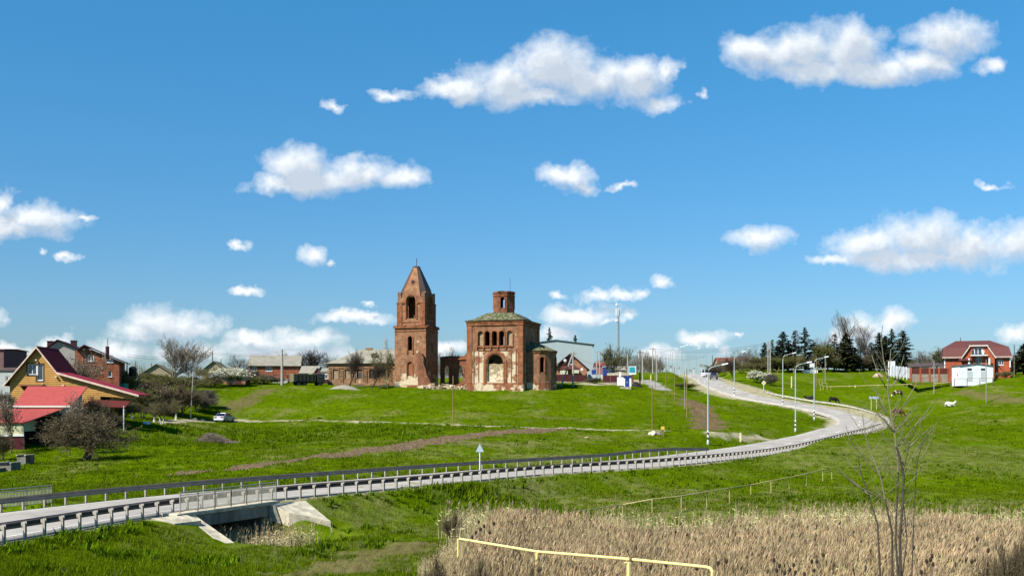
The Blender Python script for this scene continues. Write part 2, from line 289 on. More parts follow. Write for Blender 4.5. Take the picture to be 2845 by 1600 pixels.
def catmull(pts, step=.5):
    pts = [np.array(p, float) for p in pts]; pts = [2*pts[0]-pts[1]] + pts + [2*pts[-1]-pts[-2]]; out = []
    for i in range(1, len(pts)-2):
        p0, p1, p2, p3 = pts[i-1:i+3]; n = max(2, int(np.linalg.norm(p2[:3]-p1[:3])/step))
        for k in range(n):
            t = k/n; out.append(.5*((2*p1)+(-p0+p2)*t+(2*p0-5*p1+4*p2-p3)*t*t+(-p0+3*p1-3*p2+p3)*t**3))
    out.append(pts[-2]); return np.array(out)
_rr = catmull([a + b for a, b in ST], .6); RO = _rr[:, :3]; RI = _rr[:, 3:]; RC = (RO+RI)/2; RH = np.linalg.norm((RO-RI)[:, :2], axis=1)/2
BC = np.array([-16.8, 61.7]); BT = np.array([.40, .917]); BN = np.array([.917, -.40])   # bridge centre on the near edge, along the road, outwards
def sstep(a, b, x): t = np.clip((x-a)/(b-a), 0, 1); return t*t*(3-2*t)
def road_dist(x, y):
    x = np.asarray(x, float).ravel(); y = np.asarray(y, float).ravel(); D = np.empty(len(x)); Z = np.empty(len(x))
    for i in range(0, len(x), 8000):
        d2 = (x[i:i+8000, None]-RC[None, :, 0])**2+(y[i:i+8000, None]-RC[None, :, 1])**2; k = d2.argmin(1)
        dd = RO[k]-RI[k]; w2 = (dd[:, :2]**2).sum(1); t = ((x[i:i+8000]-RI[k, 0])*dd[:, 0]+(y[i:i+8000]-RI[k, 1])*dd[:, 1])/w2
        D[i:i+8000] = np.sqrt(d2[np.arange(len(k)), k])-RH[k]; Z[i:i+8000] = RI[k, 2]+dd[:, 2]*np.clip(t, 0, 1)
    return D, Z
def ground(x, y, detail=True):
    x = np.atleast_1d(np.asarray(x, float)); y = np.atleast_1d(np.asarray(y, float)); sh = x.shape; x = x.ravel(); y = y.ravel()
    z = base(x, y); far = sstep(300, 600, y)
    if detail:
        z = z + (fbm(x*.12, y*.12, 3)-.44)*.9*(1-far)*sstep(-5, 30, y) + (fbm(x*.9+5, y*.9, 3)-.44)*.28*(1-far)
    m = (y < 540) & (y > 0); D = np.full(len(x), 99.); Z = np.zeros(len(x))
    if m.any(): D[m], Z[m] = road_dist(x[m], y[m])
    p = (x-BC[0])*BT[0]+(y-BC[1])*BT[1]; q = (x-BC[0])*BN[0]+(y-BC[1])*BN[1]
    nearleg = sstep(120, 100, y)
    w = sstep(.7, 4.5, D); edge = Z-.075-np.clip(D, 0, 3)*.07
    z = edge*(1-w)+z*w
    bank = -5.98-(q-1.2)*.36-sstep(6.5, 11, p)*1.6-sstep(4.2, 6.5, q)*.5; inb = (p > 3.5) & (p < 11) & (q > .8) & (q < 8); z = np.where(inb, np.maximum(z, bank), z); z = np.where((p > 3.4) & (p < 6.3) & (q > 1.0) & (q < 4.3), np.minimum(z, bank), z)
    ch = (1-sstep(2.6, 4.0, np.abs(p)))*(1-sstep(4, 9, q))*sstep(-34, -16, q)
    ch = np.where((np.abs(p) < 3.2) & (q < 1.2) & (q > -10.5), 1, ch)
    z = z*(1-ch)+np.minimum(z, -8.25)*ch
    return z.reshape(sh)
def G(x, y): return float(ground(x, y)[0])
def at(u, v, y0=28., y1=480.):           # the ground point seen at a photo pixel
    Y = np.concatenate([np.linspace(y0, 120, 300), np.linspace(120.3, y1, 500)]); X = (u-CU)/F*Y; Zr = (HV-v)/F*Y; g = ground(X, Y)
    h = np.where(Zr < g)[0]
    if len(h) == 0: i = (Zr-g).argmin(); return Vector((X[i], Y[i], g[i]))
    i = h[0]
    if i == 0: return Vector((X[0], Y[0], g[0]))
    a = (Zr-g)[i-1]; b = (Zr-g)[i]; t = a/(a-b); y = Y[i-1]+(Y[i]-Y[i-1])*t; return Vector(((u-CU)/F*y, y, (HV-v)/F*y))
def gp(u, Y): x = (u-CU)/F*Y; return Vector((x, Y, G(x, Y)))
def seg_dist(x, y, pts):                  # distance and local width along a polyline
    best = np.full(len(x), 1e9); par = np.zeros(len(x))
    for (a, b) in zip(pts[:-1], pts[1:]):
        dx, dy = b[0]-a[0], b[1]-a[1]; t = np.clip(((x-a[0])*dx+(y-a[1])*dy)/(dx*dx+dy*dy+1e-9), 0, 1)
        d = np.hypot(x-a[0]-dx*t, y-a[1]-dy*t)-(a[2]+(b[2]-a[2])*t); best = np.minimum(best, d)
    return best
def pl(L): return [(*at(u, v)[:2], w) for u, v, w in L]
FURROW = pl([(520,1316,.25),(600,1308,.5),(700,1297,.7),(900,1270,1.0),(1000,1257,1.3),(1100,1243,1.7),(1200,1228,2.2),(1300,1213,2.6),(1400,1203,2.4),(1480,1197,1.6),(1560,1191,.6)])
TRAIL = pl([(445,1174,1.5),(540,1168,1.2),(660,1167,.8),(760,1169,.45),(1000,1172,.3),(1200,1177,.4),(1380,1184,.5),(1560,1190,.55),(1700,1194,.5),(1850,1197,.4)])
APRON = pl([(1975,1206,.35),(2050,1212,.7),(2120,1219,1.1),(2180,1224,1.6),(2240,1220,1.2),(2300,1192,1.0),(2325,1172,1.0)])
SCAR = pl([(1898,1108,1.0),(1925,1122,1.8),(1948,1145,1.6),(1968,1165,2.0),(1966,1182,2.3),(1955,1192,1.6)])
REDLINE = pl([(1210,1147,.4),(1400,1155,.55),(1650,1165,.5)])
DIAG = pl([(640,1132,1.2),(690,1110,1.6),(745,1083,1.2)])
RTRACK = pl([(2680,1088,1.2),(2760,1100,1.8),(2845,1118,2.2)])
BOTP = pl([(830,1600,.8),(960,1572,1.0),(1060,1545,.9),(1160,1515,.6)])
WALK = pl([(1796,1056,1.2),(1815,1066,1.6),(1840,1082,1.8)])
YARD = pl([(1640,1068,2.5),(1690,1066,2.5),(1770,1060,3.0)])
def masks(x, y):
    n = fbm(x*.35, y*.35, 3)-.44; n2 = fbm(x*1.3+9, y*1.3, 3)-.44
    def mk(pts, soft=.5, nz=1.): return 1-sstep(-soft*.3, soft, seg_dist(x, y, pts)+n*nz*3.6+n2*nz*2.4)
    dirt = np.maximum.reduce([mk(FURROW, .35, .9), mk(SCAR, .8, 1.2), mk(BOTP, .9, 1.2)*.6, mk(REDLINE, .6, .8)*.45, mk(DIAG, .9, 1.2)*.65, mk(RTRACK, 1.2, 1.5)*.6])
    D, Z = road_dist(x, y)
    sand = np.maximum.reduce([mk(TRAIL, .3, .3), mk(APRON, .9, .8), mk(YARD, .6, .5), (1-sstep(.1, .9, D+n*1.3))*.85])
    conc = mk(WALK, .2, .1)
    u = x/np.maximum(y, 1)*F+CU
    dry = sstep(.52, .75, fbm(x*.06+3, y*.045+8, 4)*1.1)*.0
    def el(cx, cy, rx, ry): return 1-sstep(.4, 1.15, np.hypot((x-cx)/rx, (y-cy)/ry)+n*1.2)
    dry = np.maximum.reduce([el(-3.8, 122, 11, 7)*.9, el(6, 108, 14, 5.5)*.75, el(-12, 112, 10, 5)*.6, el(18, 82, 30, 13)*.75, el(45, 118, 26, 15)*.5, el(30, 65, 45, 10)*.8, el(6, 58, 10, 10)*.6, el(23, 128, 5, 4)*.8, el(-48, 152, 9, 6)*.6, el(-6, 52, 8, 7)*.45])
    lush = np.maximum.reduce([el(-28, 146, 26, 13), el(-42, 128, 12, 10)*.8, el(-4, 87-9, 12, 5), el(48, 190, 25, 20)*.4, el(25, 86, 8, 3)])
    return dirt, sand, conc, dry, lush, D
def build_ground():
    rows = list(np.arange(-25, 82, .45)); y = rows[-1]
    while y < 400: y *= 1.0058; rows.append(y)
    while y < 6500: y *= 1.035; rows.append(y)
    ys = np.array(rows); s = np.linspace(-1, 1, 640); s = s*.55+.45*np.sign(s)*np.abs(s)**2.2
    X = s[None]*((np.abs(ys)+26)*1.25)[:, None]; Y = np.repeat(ys[:, None], len(s), 1); Z = ground(X, Y)
    x = X.ravel(); y = Y.ravel(); sel = (y < 430) & (y > 20); M5 = [np.zeros(len(x)) for _ in range(5)]
    r = masks(x[sel], y[sel])
    for a, b in zip(M5, r[:5]): a[sel] = b
    z = Z.ravel(); z = z+M5[0]*(RNG.random(len(x))-.45)*.42+M5[4]*(fbm(x*1.6, y*1.6, 3)-.4)*.7; z[sel] -= M5[1][sel]*0
    nr, nc = X.shape; i = np.arange(nr*nc).reshape(nr, nc)
    Fc = np.stack([i[:-1, :-1], i[:-1, 1:], i[1:, 1:], i[1:, :-1]], -1).reshape(-1, 4)
    me = np_mesh('ground', np.stack([x, y, z], -1), Fc, True)
    for nm, a in zip(('dirt', 'sand', 'conc', 'dry', 'lush'), M5):
        at_ = me.attributes.new(nm, 'FLOAT', 'POINT'); at_.data.foreach_set('value', a.astype(np.float32))
    return me
def ground_mat():
    m = bpy.data.materials.new('meadow'); m.use_nodes = True; N = m.node_tree.nodes; L = m.node_tree.links; b = N['Principled BSDF']
    b.inputs['Roughness'].default_value = .95; b.inputs['Specular IOR Level'].default_value = 0
    geo = N.new('ShaderNodeNewGeometry')
    def noise(sc, det=6, st=(1, 1, 1), rgh=.6):
        mp = N.new('ShaderNodeMapping'); mp.inputs['Scale'].default_value = st; L.new(geo.outputs['Position'], mp.inputs[0])
        n = N.new('ShaderNodeTexNoise'); n.inputs['Scale'].default_value = sc; n.inputs['Detail'].default_value = det; n.inputs['Roughness'].default_value = rgh; L.new(mp.outputs[0], n.inputs['Vector']); return n.outputs['Fac']
    def mr(s, a, c, lo=0, hi=1):
        q = N.new('ShaderNodeMapRange'); q.inputs[1].default_value = a; q.inputs[2].default_value = c; q.inputs[3].default_value = lo; q.inputs[4].default_value = hi; L.new(s, q.inputs[0]); return q.outputs[0]
    def mix(f, a, c):
        q = N.new('ShaderNodeMix'); q.data_type = 'RGBA'
        if isinstance(f, float): q.inputs[0].default_value = f
        else: L.new(f, q.inputs[0])
        for k, v in ((6, a), (7, c)):
            if isinstance(v, tuple): q.inputs[k].default_value = (*v, 1)
            else: L.new(v, q.inputs[k])
        return q.outputs[2]
    def att(nm):
        a = N.new('ShaderNodeAttribute'); a.attribute_name = nm; return a.outputs['Fac']
    def mul(a, c):
        q = N.new('ShaderNodeMath'); q.operation = 'MULTIPLY'; L.new(a, q.inputs[0])
        if isinstance(c, float): q.inputs[1].default_value = c
        else: L.new(c, q.inputs[1])
        return q.outputs[0]
    g = mix(mr(noise(.05, 5), .38, .62), GR1, GR2)
    g = mix(mul(mr(noise(.9, 6, (1, .35, 1), .7), .42, .68), .75), g, GR3)
    g = mix(mul(mr(noise(3.2, 4, (1, .5, 1)), .5, .7), .5), g, GR4)
    g = mix(mul(mr(noise(.16, 8, (1, .5, 1), .72), .51, .68), .7), g, (.17, .16, .055))
    g = mix(mul(att('lush'), .4), g, (.034, .078, .002))
    dn = mix(mr(noise(1.2, 6), .35, .65), (.20, .18, .085), (.115, .115, .042))
    g = mix(mul(att('dry'), mr(noise(.8, 7), .3, .62, .15, .95)), g, dn)
    d = mix(mr(noise(2.2, 8, (1, 1, 1), .7), .35, .65), (.175, .125, .072), (.078, .054, .032))
    g = mix(mul(att('dirt'), mr(noise(1.1, 6), .25, .5, .55, 1)), g, d)
    sn = mix(mr(noise(1.5, 7), .35, .65), (.42, .37, .27), (.25, .22, .14))
    g = mix(mul(att('sand'), mr(noise(2., 6), .3, .55, .45, 1)), g, sn)
    g = mix(att('conc'), g, (.26, .25, .23))
    L.new(g, b.inputs['Base Color'])
    bp = N.new('ShaderNodeBump'); bp.inputs['Strength'].default_value = 1; bp.inputs['Distance'].default_value = .22; L.new(noise(1.6, 7, (1, .6, 1), .7), bp.inputs['Height']); L.new(bp.outputs[0], b.inputs['Normal'])
    return m
GR1 = (.084, .134, .001); GR2 = (.059, .104, .001); GR3 = (.033, .068, .001); GR4 = (.122, .162, .006)
gme = build_ground(); tag(objm('ground', gme, ground_mat()), kind='structure')
# ------------------------------------------------------------------ road, markings, verge
asphalt = mat('asphalt', (.44, .41, .365), (.31, .29, .26), scale=.45, rough=.9, bump=.004, bscale=30, detail=9, spec=.25)
def build_road():
    n = len(RO); k = 9; V = []
    for j in range(k):
        t = j/(k-1); p = RO*(1-t)+RI*t; p = p.copy(); p[:, 2] += .05*(1-abs(2*t-1)) ; V.append(p)
    lip = RO.copy(); lip[:, 2] -= .35; V.insert(0, lip); lip2 = RI.copy(); lip2[:, 2] -= .35; V.append(lip2); k += 2
    V = np.stack(V, 1).reshape(-1, 3); i = np.arange(n*k).reshape(n, k)
    Fc = np.stack([i[:-1, :-1], i[1:, :-1], i[1:, 1:], i[:-1, 1:]], -1).reshape(-1, 4)[:, ::-1]
    tag(objm('road', np_mesh('road', V, Fc, True), asphalt), kind='structure')
build_road()
white = mat('road_paint', (.8, .8, .77), (.55, .55, .52), scale=3, rough=.7)
cum = np.concatenate([[0], np.cumsum(np.linalg.norm(np.diff(RC, axis=0), axis=1))])
def road_pt(s, t, up=0):                      # t: 0 outer edge .. 1 inner edge
    i = np.interp(s, cum, np.arange(len(cum))); a = int(min(i, len(cum)-2)); f = i-a
    o = RO[a]*(1-f)+RO[a+1]*f; c = RI[a]*(1-f)+RI[a+1]*f; p = o*(1-t)+c*t; return Vector((p[0], p[1], p[2]+.05*(1-abs(2*t-1))+up))
mk = MB(); s = 20.
while s < cum[-1]-5:
    L_ = 3.; pts = [s+L_*q/4 for q in range(5)]
    for a, b in zip(pts[:-1], pts[1:]): mk.add([road_pt(a, .49, .006), road_pt(b, .49, .006), road_pt(b, .51, .006), road_pt(a, .51, .006)], [(0, 1, 2, 3)])
    s += 7.5
s = 20.
while s < cum[-1]-3:
    for t in (.09, .93):
        if random.random() < .82: mk.add([road_pt(s, t, .006), road_pt(s+1.5, t, .006), road_pt(s+1.5, t+.013, .006), road_pt(s, t+.013, .006)], [(0, 1, 2, 3)])
    s += 1.5
tag(mk.obj('road_markings', white), kind='structure')
# ------------------------------------------------------------------ guard rails
galv = mat('sunlit_galvanised_steel', (.62, .60, .53), (.45, .43, .38), scale=1.5, rough=.6, metal=.1, spec=.4)  # lighter steel for the hairpin rail, its sunlit face put into the colour
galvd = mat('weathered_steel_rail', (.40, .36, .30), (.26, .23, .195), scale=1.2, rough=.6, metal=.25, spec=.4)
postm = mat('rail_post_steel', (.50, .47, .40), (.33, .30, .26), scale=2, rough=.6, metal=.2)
galvk = mat('shaded_weathered_rail', (.15, .125, .11), (.09, .075, .068), scale=1.2, rough=.6, metal=.2)  # weathered steel darkened further, shade on the near rail's back painted in
def guardrail(name, label, path, out, spacing, limit=100, bm=None):
    """path: list of Vector at road level; out: +1 when the posts stand on the left of the travel direction"""
    path = [Vector(p) for p in path]; t = thing(name, label, 'guardrail', path[0]); o = path[0]
    cs = [0]
    for a, b in zip(path[:-1], path[1:]): cs.append(cs[-1]+(b-a).length)
    def pos(s):
        i = max(0, min(len(path)-2, next((k-1 for k, c in enumerate(cs) if c >= s), len(path)-2))); f = (s-cs[i])/max(1e-6, cs[i+1]-cs[i])
        a, b = path[i], path[i+1]; d = (b-a).normalized(); return a.lerp(b, f)-o, Vector((d.x, d.y, 0)).normalized()
    prof = [(.0, .43), (.0, .46), (.07, .50), (.07, .54), (.0, .585), (.0, .605), (.07, .65), (.07, .69), (.0, .73), (-.02, .765)]
    V = []; n = int(cs[-1]/.8)
    for i in range(n+1):
        p, d = pos(cs[-1]*i/n); nr = Vector((d.y, -d.x, 0))*out
        for (a, z) in prof: V.append(tuple(p+nr*(a-.30)+Vector((0, 0, z))))
        for (a, z) in prof: V.append(tuple(p+nr*(a-.292)+Vector((0, 0, z))))
    k = len(prof)*2; h = len(prof); Fs = []
    for i in range(n):
        for j in range(h-1):
            Fs.append((i*k+j, i*k+j+1, (i+1)*k+j+1, (i+1)*k+j)); Fs.append((i*k+h+j, (i+1)*k+h+j, (i+1)*k+h+j+1, i*k+h+j+1))
        Fs.append((i*k+h-1, i*k+k-1, (i+1)*k+k-1, (i+1)*k+h-1)); Fs.append((i*k, (i+1)*k, (i+1)*k+h, i*k+h))
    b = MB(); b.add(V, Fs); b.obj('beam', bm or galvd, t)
    pm = MB(); pm.box(-.05, .05, -.05, -.035, -.6, .72); pm.box(-.05, .05, .05, .065, -.6, .72); pm.box(-.05, -.04, -.05, .06, -.6, .72)
    pm.box(-.16, -.05, -.045, .055, .5, .68)
    me = None; cnt = int(cs[-1]/spacing); rest = MB()
    for i in range(cnt+1):
        p, d = pos(i*spacing); nr = Vector((d.y, -d.x, 0))*(-out); M = Matrix.Translation(p)@Matrix(((-nr.x, d.x, 0, 0), (-nr.y, d.y, 0, 0), (0, 0, 1, 0), (0, 0, 0, 1)))
        # local x away from the road
        M = Matrix.Translation(p)@Matrix(((nr.x*-1, d.x, 0, 0), (nr.y*-1, d.y, 0, 0), (0, 0, 1, 0), (0, 0, 0, 1)))
        if i < limit:
            if me is None: q = pm.obj('post', postm, t); me = q.data
            else: q = objm('post', me, None, t)
            q.matrix_local = M
        else: rest.add(pm.v, pm.f, M)
    if rest.v: tag(rest.obj('posts', postm, t), kind='stuff')
    return t
def rail_path(s0, s1, t): return [road_pt(s, t) for s in np.arange(s0, s1, 1.2)]
def s_at(Y, leg=0):                          # road station at depth Y, first leg or return leg
    tip = int(np.argmax(RC[:, 0][:int(len(RC)*.75)])) ; k = np.arange(len(RC)); c = np.abs(RC[:, 1]-Y); return cum[c.argmin()]
sOuter = s_at(36); sTip = s_at(190)
def s_out(Y): k = np.where(np.arange(len(RO)) < int(len(RO)*.9))[0]; return cum[np.abs(RO[k, 1]-Y).argmin()]
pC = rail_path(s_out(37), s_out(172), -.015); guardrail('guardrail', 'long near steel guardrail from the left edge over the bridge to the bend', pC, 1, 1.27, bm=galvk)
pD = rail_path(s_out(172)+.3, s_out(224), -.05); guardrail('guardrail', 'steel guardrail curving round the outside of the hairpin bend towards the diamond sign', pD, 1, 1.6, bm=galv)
pE = rail_path(s_at(44), s_at(118), 1.06)
e0 = pE[-1]; pE = [p for p in pE if p.y < 112]; ex = at(2062, 1225)
pE += [Vector((13.5, 116.5, -5.35)), Vector((18.0, 121.0, -5.3)), Vector((22.5, 124.5, -5.45))]
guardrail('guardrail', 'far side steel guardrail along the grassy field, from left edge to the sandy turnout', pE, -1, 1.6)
# ------------------------------------------------------------------ bridge
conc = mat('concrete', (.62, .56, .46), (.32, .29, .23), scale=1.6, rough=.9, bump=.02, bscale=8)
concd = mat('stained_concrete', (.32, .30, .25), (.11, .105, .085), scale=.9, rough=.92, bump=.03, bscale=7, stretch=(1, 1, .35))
def bp(p, q, z): return Vector((BC[0]+BT[0]*p+BN[0]*q, BC[1]+BT[1]*p+BN[1]*q, z))
br = thing('road_bridge', 'small concrete road bridge over the reedy stream at lower left', 'bridge', bp(0, 0, -8.2)); o = -br.location
def bloc(mb, name, m, parent=None, **k):
    mb.v = [tuple(Vector(v)+o) for v in mb.v]; return mb.obj(name, m, parent or br, **k)
def bbox(mb, p0, p1, q0, q1, z0, z1):
    mb.add([bp(p0,q0,z0), bp(p1,q0,z0), bp(p1,q1,z0), bp(p0,q1,z0), bp(p0,q0,z1), bp(p1,q0,z1), bp(p1,q1,z1), bp(p0,q1,z1)],
           [(0,1,2,3),(7,6,5,4),(4,5,1,0),(5,6,2,1),(6,7,3,2),(7,4,0,3)]); return mb
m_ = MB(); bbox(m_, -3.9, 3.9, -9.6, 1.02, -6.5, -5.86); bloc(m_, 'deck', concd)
m_ = MB(); bbox(m_, -4.7, 4.4, .0, 1.12, -5.855, -5.66); bloc(m_, 'footway', conc, bevel=.03)
for sg in (-1, 1):
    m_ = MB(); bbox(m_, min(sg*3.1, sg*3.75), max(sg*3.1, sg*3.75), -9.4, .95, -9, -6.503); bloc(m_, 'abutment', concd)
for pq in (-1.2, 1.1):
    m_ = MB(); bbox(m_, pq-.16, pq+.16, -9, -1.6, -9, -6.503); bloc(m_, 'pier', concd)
# left wing wall: sloping down towards the viewer; right side: paved slope with an upright end face
m_ = MB(); A = [bp(-3.2, 1.0, -5.8), bp(-4.3, 1.0, -5.8)]; e1 = Vector((-14.2, 55.9, -7.15)); e2 = Vector((-14.8, 55.4, -7.15))
T_ = [bp(-3.3, .95, -5.75), e1, e2, bp(-4.0, .95, -5.75)]
m_.add(T_+[Vector((p.x, p.y, -9)) for p in T_], [(0,3,2,1),(0,1,5,4),(1,2,6,5),(2,3,7,6),(3,0,4,7)]); bloc(m_, 'wing_wall', conc)
m_ = MB(); a, b, c, d = bp(3.45, 1.0, -5.78), Vector((-12.8, 66.9, -5.8)), Vector((-10.8, 64.35, -6.8)), Vector((-13.2, 63.9, -6.8)); nn_ = (b-a).cross(c-a); d.z = a.z-(nn_.x*(d.x-a.x)+nn_.y*(d.y-a.y))/nn_.z
m_.add([a, b, c, d]+[Vector((p.x, p.y, -9)) for p in (a, b, c, d)], [(3,2,1,0),(0,1,5,4),(1,2,6,5),(2,3,7,6),(3,0,4,7)]); bloc(m_, 'slope_slab', conc)
m_ = MB(); a, b, c, d = bp(-4.0, 1.05, -5.72), bp(-6.4, .9, -5.72), bp(-5.8, 1.9, -6.0), bp(-4.1, 2.2, -6.0)
m_.add([a, b, c, d]+[Vector((p.x, p.y, -7)) for p in (a, b, c, d)], [(3,2,1,0),(0,1,5,4),(1,2,6,5),(2,3,7,6),(3,0,4,7)]); bloc(m_, 'apron', conc)
def railing(parent, org, p0, p1, q, z, n, mt, posts='railing_post'):
    m_ = MB(); d = [bp(p0+(p1-p0)*i/n, q, z)-org for i in range(n+1)]
    m_.tube([x+Vector((0, 0, 1.12)) for x in d], .035, 6); m_.tube([x+Vector((0, 0, .12)) for x in d], .02, 4); m_.tube([x+Vector((0, 0, .98)) for x in d], .02, 4)
    k = int((p1-p0)/.1)
    for i in range(k):
        x = bp(p0+(p1-p0)*i/k, q, z)-org; m_.tube([x+Vector((0, 0, .12)), x+Vector((0, 0, .98))], .017, 3, cap=False)
    r = m_.obj('railing', mt, parent)
    for x in d: MB().tube([x-Vector((0, 0, .15)), x+Vector((0, 0, 1.12))], .035, 5).obj(posts, mt, r)
    return r
rpaint = mat('grey_green_paint', (.40, .40, .34), (.28, .28, .23), scale=3, rough=.6)
railing(br, br.location, -4.3, 4.2, .95, -5.66, 6, rpaint)
t = thing('metal_railing', 'thin grey green metal railing behind the far guardrail at the left edge', 'railing', bp(-8, -10.2, -5.7))
railing(t, t.location, -15.5, -2.2, -10.4, -5.75, 7, rpaint)
# stream water in the cut
wm = mat('stream_water', (.035, .04, .025), (.02, .025, .015), rough=.08, spec=.6)
m_ = MB(); m_.add([bp(-3.4, -24, -8.05), bp(3.4, -24, -8.05), bp(3.4, 9, -8.05), bp(-3.4, 9, -8.05)], [(0, 3, 2, 1)]); tag(m_.obj('water', wm), kind='structure')
# ------------------------------------------------------------------ ruined church
def Mx(x, y, z, rz): return Matrix.Translation((x, y, z)) @ Matrix.Rotation(rz, 4, 'Z')
def sides(W_, D_, x=0, y=0, z=0): return [Mx(x, y, z, 0), Mx(x+W_, y, z, R(90)), Mx(x+W_, y+D_, z, R(180)), Mx(x, y+D_, z, R(-90))]
def ring(mb, xc, wi, wo, z0, z1, y0, t, M=None, n=12):     # arched moulding with legs
    ri, ro = wi/2, wo/2; zc = z1-ri
    inn = [(xc-ri, z0)]+[(xc-ri*math.cos(math.pi*i/n), zc+ri*math.sin(math.pi*i/n)) for i in range(n+1)]+[(xc+ri, z0)]
    out = [(xc-ro, z0)]+[(xc-ro*math.cos(math.pi*i/n), zc+ro*math.sin(math.pi*i/n)) for i in range(n+1)]+[(xc+ro, z0)]
    k = len(inn); vs = [(a, y0, b) for a, b in inn]+[(a, y0, b) for a, b in out]+[(a, y0+t, b) for a, b in inn]+[(a, y0+t, b) for a, b in out]; fs = []
    for i in range(k-1): fs += [(i, i+1, k+i+1, k+i), (2*k+i, 3*k+i, 3*k+i+1, 2*k+i+1), (k+i, k+i+1, 3*k+i+1, 3*k+i), (i, 2*k+i, 2*k+i+1, i+1)]
    fs += [(0, k, 3*k, 2*k), (k-1, 3*k-1, 4*k-1, 2*k-1)]; return mb.add(vs, fs, M)
br_main = brickmat('old_brick_main', (.355, .19, .11), (.19, .095, .056), levels=((1.1, .13), (7.4, .165)), amt=.0, seedv=3)
br_tow = brickmat('old_brick_tower', (.375, .20, .112), (.205, .105, .06), levels=((1.3, .3), (3.4, .12)), amt=-.02, seedv=1)
br_nave = brickmat('old_brick_nave', (.27, .12, .07), (.17, .075, .045), levels=((.6, .2),), amt=-.01, seedv=8)
br_trim = brickmat('old_brick_trim', (.35, .145, .07), (.20, .08, .042), levels=((1.0, .17),), amt=-.03, seedv=5)
infill = brickmat('limestone_infill', (.42, .33, .21), (.30, .23, .14), plaster=(.6, .52, .38), levels=((4, .12),), seedv=2)
moss = mat('mossy_tin_roof', (.05, .068, .018), (.26, .23, .16), scale=2.4, rough=.95, bump=.12, bscale=3, lo=.46, hi=.62)
tin = mat('rusty_dark_tin', (.075, .06, .062), (.13, .085, .07), scale=1.4, rough=.7, metal=.2, bump=.04)
dark = mat('near_black', (.02, .017, .015), (.03, .025, .02))  # plain near-black; stands for shade in the vent and under the carport
CZ = 3.45; TH = R(17)
ch = thing('ruined_church', 'ruined red brick church with square bell tower, roofless nave and round apse', 'church', (-8.67, 209, CZ), -TH)
def rough_top(mb, x0, x1, y0, y1, z0, hmin, hmax, n, M=None):
    for i in range(n):
        a = x0+(x1-x0)*i/n; b = x0+(x1-x0)*(i+1)/n; mb.box(a, b-.004, y0+random.uniform(0, .08), y1, z0, z0+random.uniform(hmin, hmax), M)
W_, D_, H_ = 11.2, 11.8, 13.1; SD = sides(W_, D_)
m_ = MB(); wins5 = [2.75, 4.1, 5.56, 7.0, 8.62]
holes = [arch(x, 1.02, 8.3, 11.1) for x in wins5]+[arch(5.7, 3.2, 1.4, 6.6)]
m_.panel(rect(0, W_, -1.5, H_), holes, 0, .8, SD[0]); m_.panel(rect(.8, D_-.8, -1.5, H_), [arch(5.9, 4.6, 0, 6.4)], 0, .8, SD[1])
m_.panel(rect(0, W_, -1.5, H_), [arch(x, 1.02, 8.3, 11.1) for x in wins5[1:4]], 0, .8, SD[2]); m_.panel(rect(.8, D_-.8, -1.5, H_), [arch(5.9, 4.6, 0, 6.4)], 0, .8, SD[3])
wall = m_.obj('main_wall', br_main, ch)
m_ = MB()
for x in (wins5[0], wins5[4]): m_.box(x-.55, x+.55, .32, .6, 8.2, 11.2)
m_.obj('blind_niche', infill, ch)
m_ = MB(); m_.panel([(3.95, 1.2), (7.45, 1.2), (7.45, 4.75), (6.9, 4.85), (6.2, 4.72), (5.2, 4.9), (4.6, 4.76), (3.95, 4.85)], [], .45, .3); m_.obj('portal_infill', infill, ch)
m_ = MB(); ring(m_, 5.7, 3.2, 3.5, 1.4, 6.6, .1, .3); m_.obj('portal_reveal', infill, ch)
m_ = MB()
for x in wins5: ring(m_, x, 1.06, 1.42, 8.2, 11.12, -.14, .2); m_.box(x-.85, x-.6, -.3, 0, 7.6, 8.15); m_.box(x-.72, x+.72, -.18, -.002, 8.0, 8.19)
ring(m_, 5.7, 3.7, 4.7, 1.2, 6.85, -.2, .25); ring(m_, 5.7, 3.35, 3.66, 1.2, 6.68, -.1, .15)
for x in (1.35, 9.9): m_.box(x-.09, x+.09, -.12, -.003, 1.2, 7.6)
for x in (2.35, 8.95): m_.box(x-.07, x+.07, -.1, -.003, 1.3, 7.3)
m_.box(2.28, 9.02, -.11, -.003, 7.32, 7.5)
for M in SD:
    m_.box(-.05, 1.0, -.13, -.003, 1.2, 12.2, M); m_.box(W_-1.0, W_+.05, -.13, -.003, 1.2, 12.2, M)
    m_.box(-.1, W_+.1, -.22, -.004, 12.2, 12.38, M); m_.box(-.22, W_+.22, -.34, -.005, 12.75, 13.12, M); rough_top(m_, -.1, W_+.1, -.28, -.01, 12.4, .2, .33, 26, M)
    m_.box(-.12, W_+.12, -.2, -.006, -1.5, 1.15, M)
m_.obj('moulding', br_trim, ch)
m_ = MB(); e = .55; z0 = 13.13; pr = [(0, z0), (.34, z0+.5), (.5, z0+1.15), (.72, z0+1.75)]
vs = []; cx, cy = W_/2, D_/2
for (f, z) in pr:
    hx, hy = (cx+e)*(1-f)+1.2*f, (cy+e)*(1-f)+1.2*f; nn = 5
    for (ax, ay, bx, by) in ((-1, -1, 1, -1), (1, -1, 1, 1), (1, 1, -1, 1), (-1, 1, -1, -1)):
        for k in range(nn): t = k/nn; vs.append((cx+(ax+(bx-ax)*t)*hx+random.uniform(-.06, .06), cy+(ay+(by-ay)*t)*hy+random.uniform(-.06, .06), z+random.uniform(-.05, .07)))
n4 = 20; fs = [(i*n4+k, i*n4+(k+1) % n4, (i+1)*n4+(k+1) % n4, (i+1)*n4+k) for i in range(3) for k in range(n4)]+[tuple(3*n4+k for k in range(n4)), tuple(range(n4))[::-1]]
m_.add(vs, fs); m_.obj('roof', moss, ch)
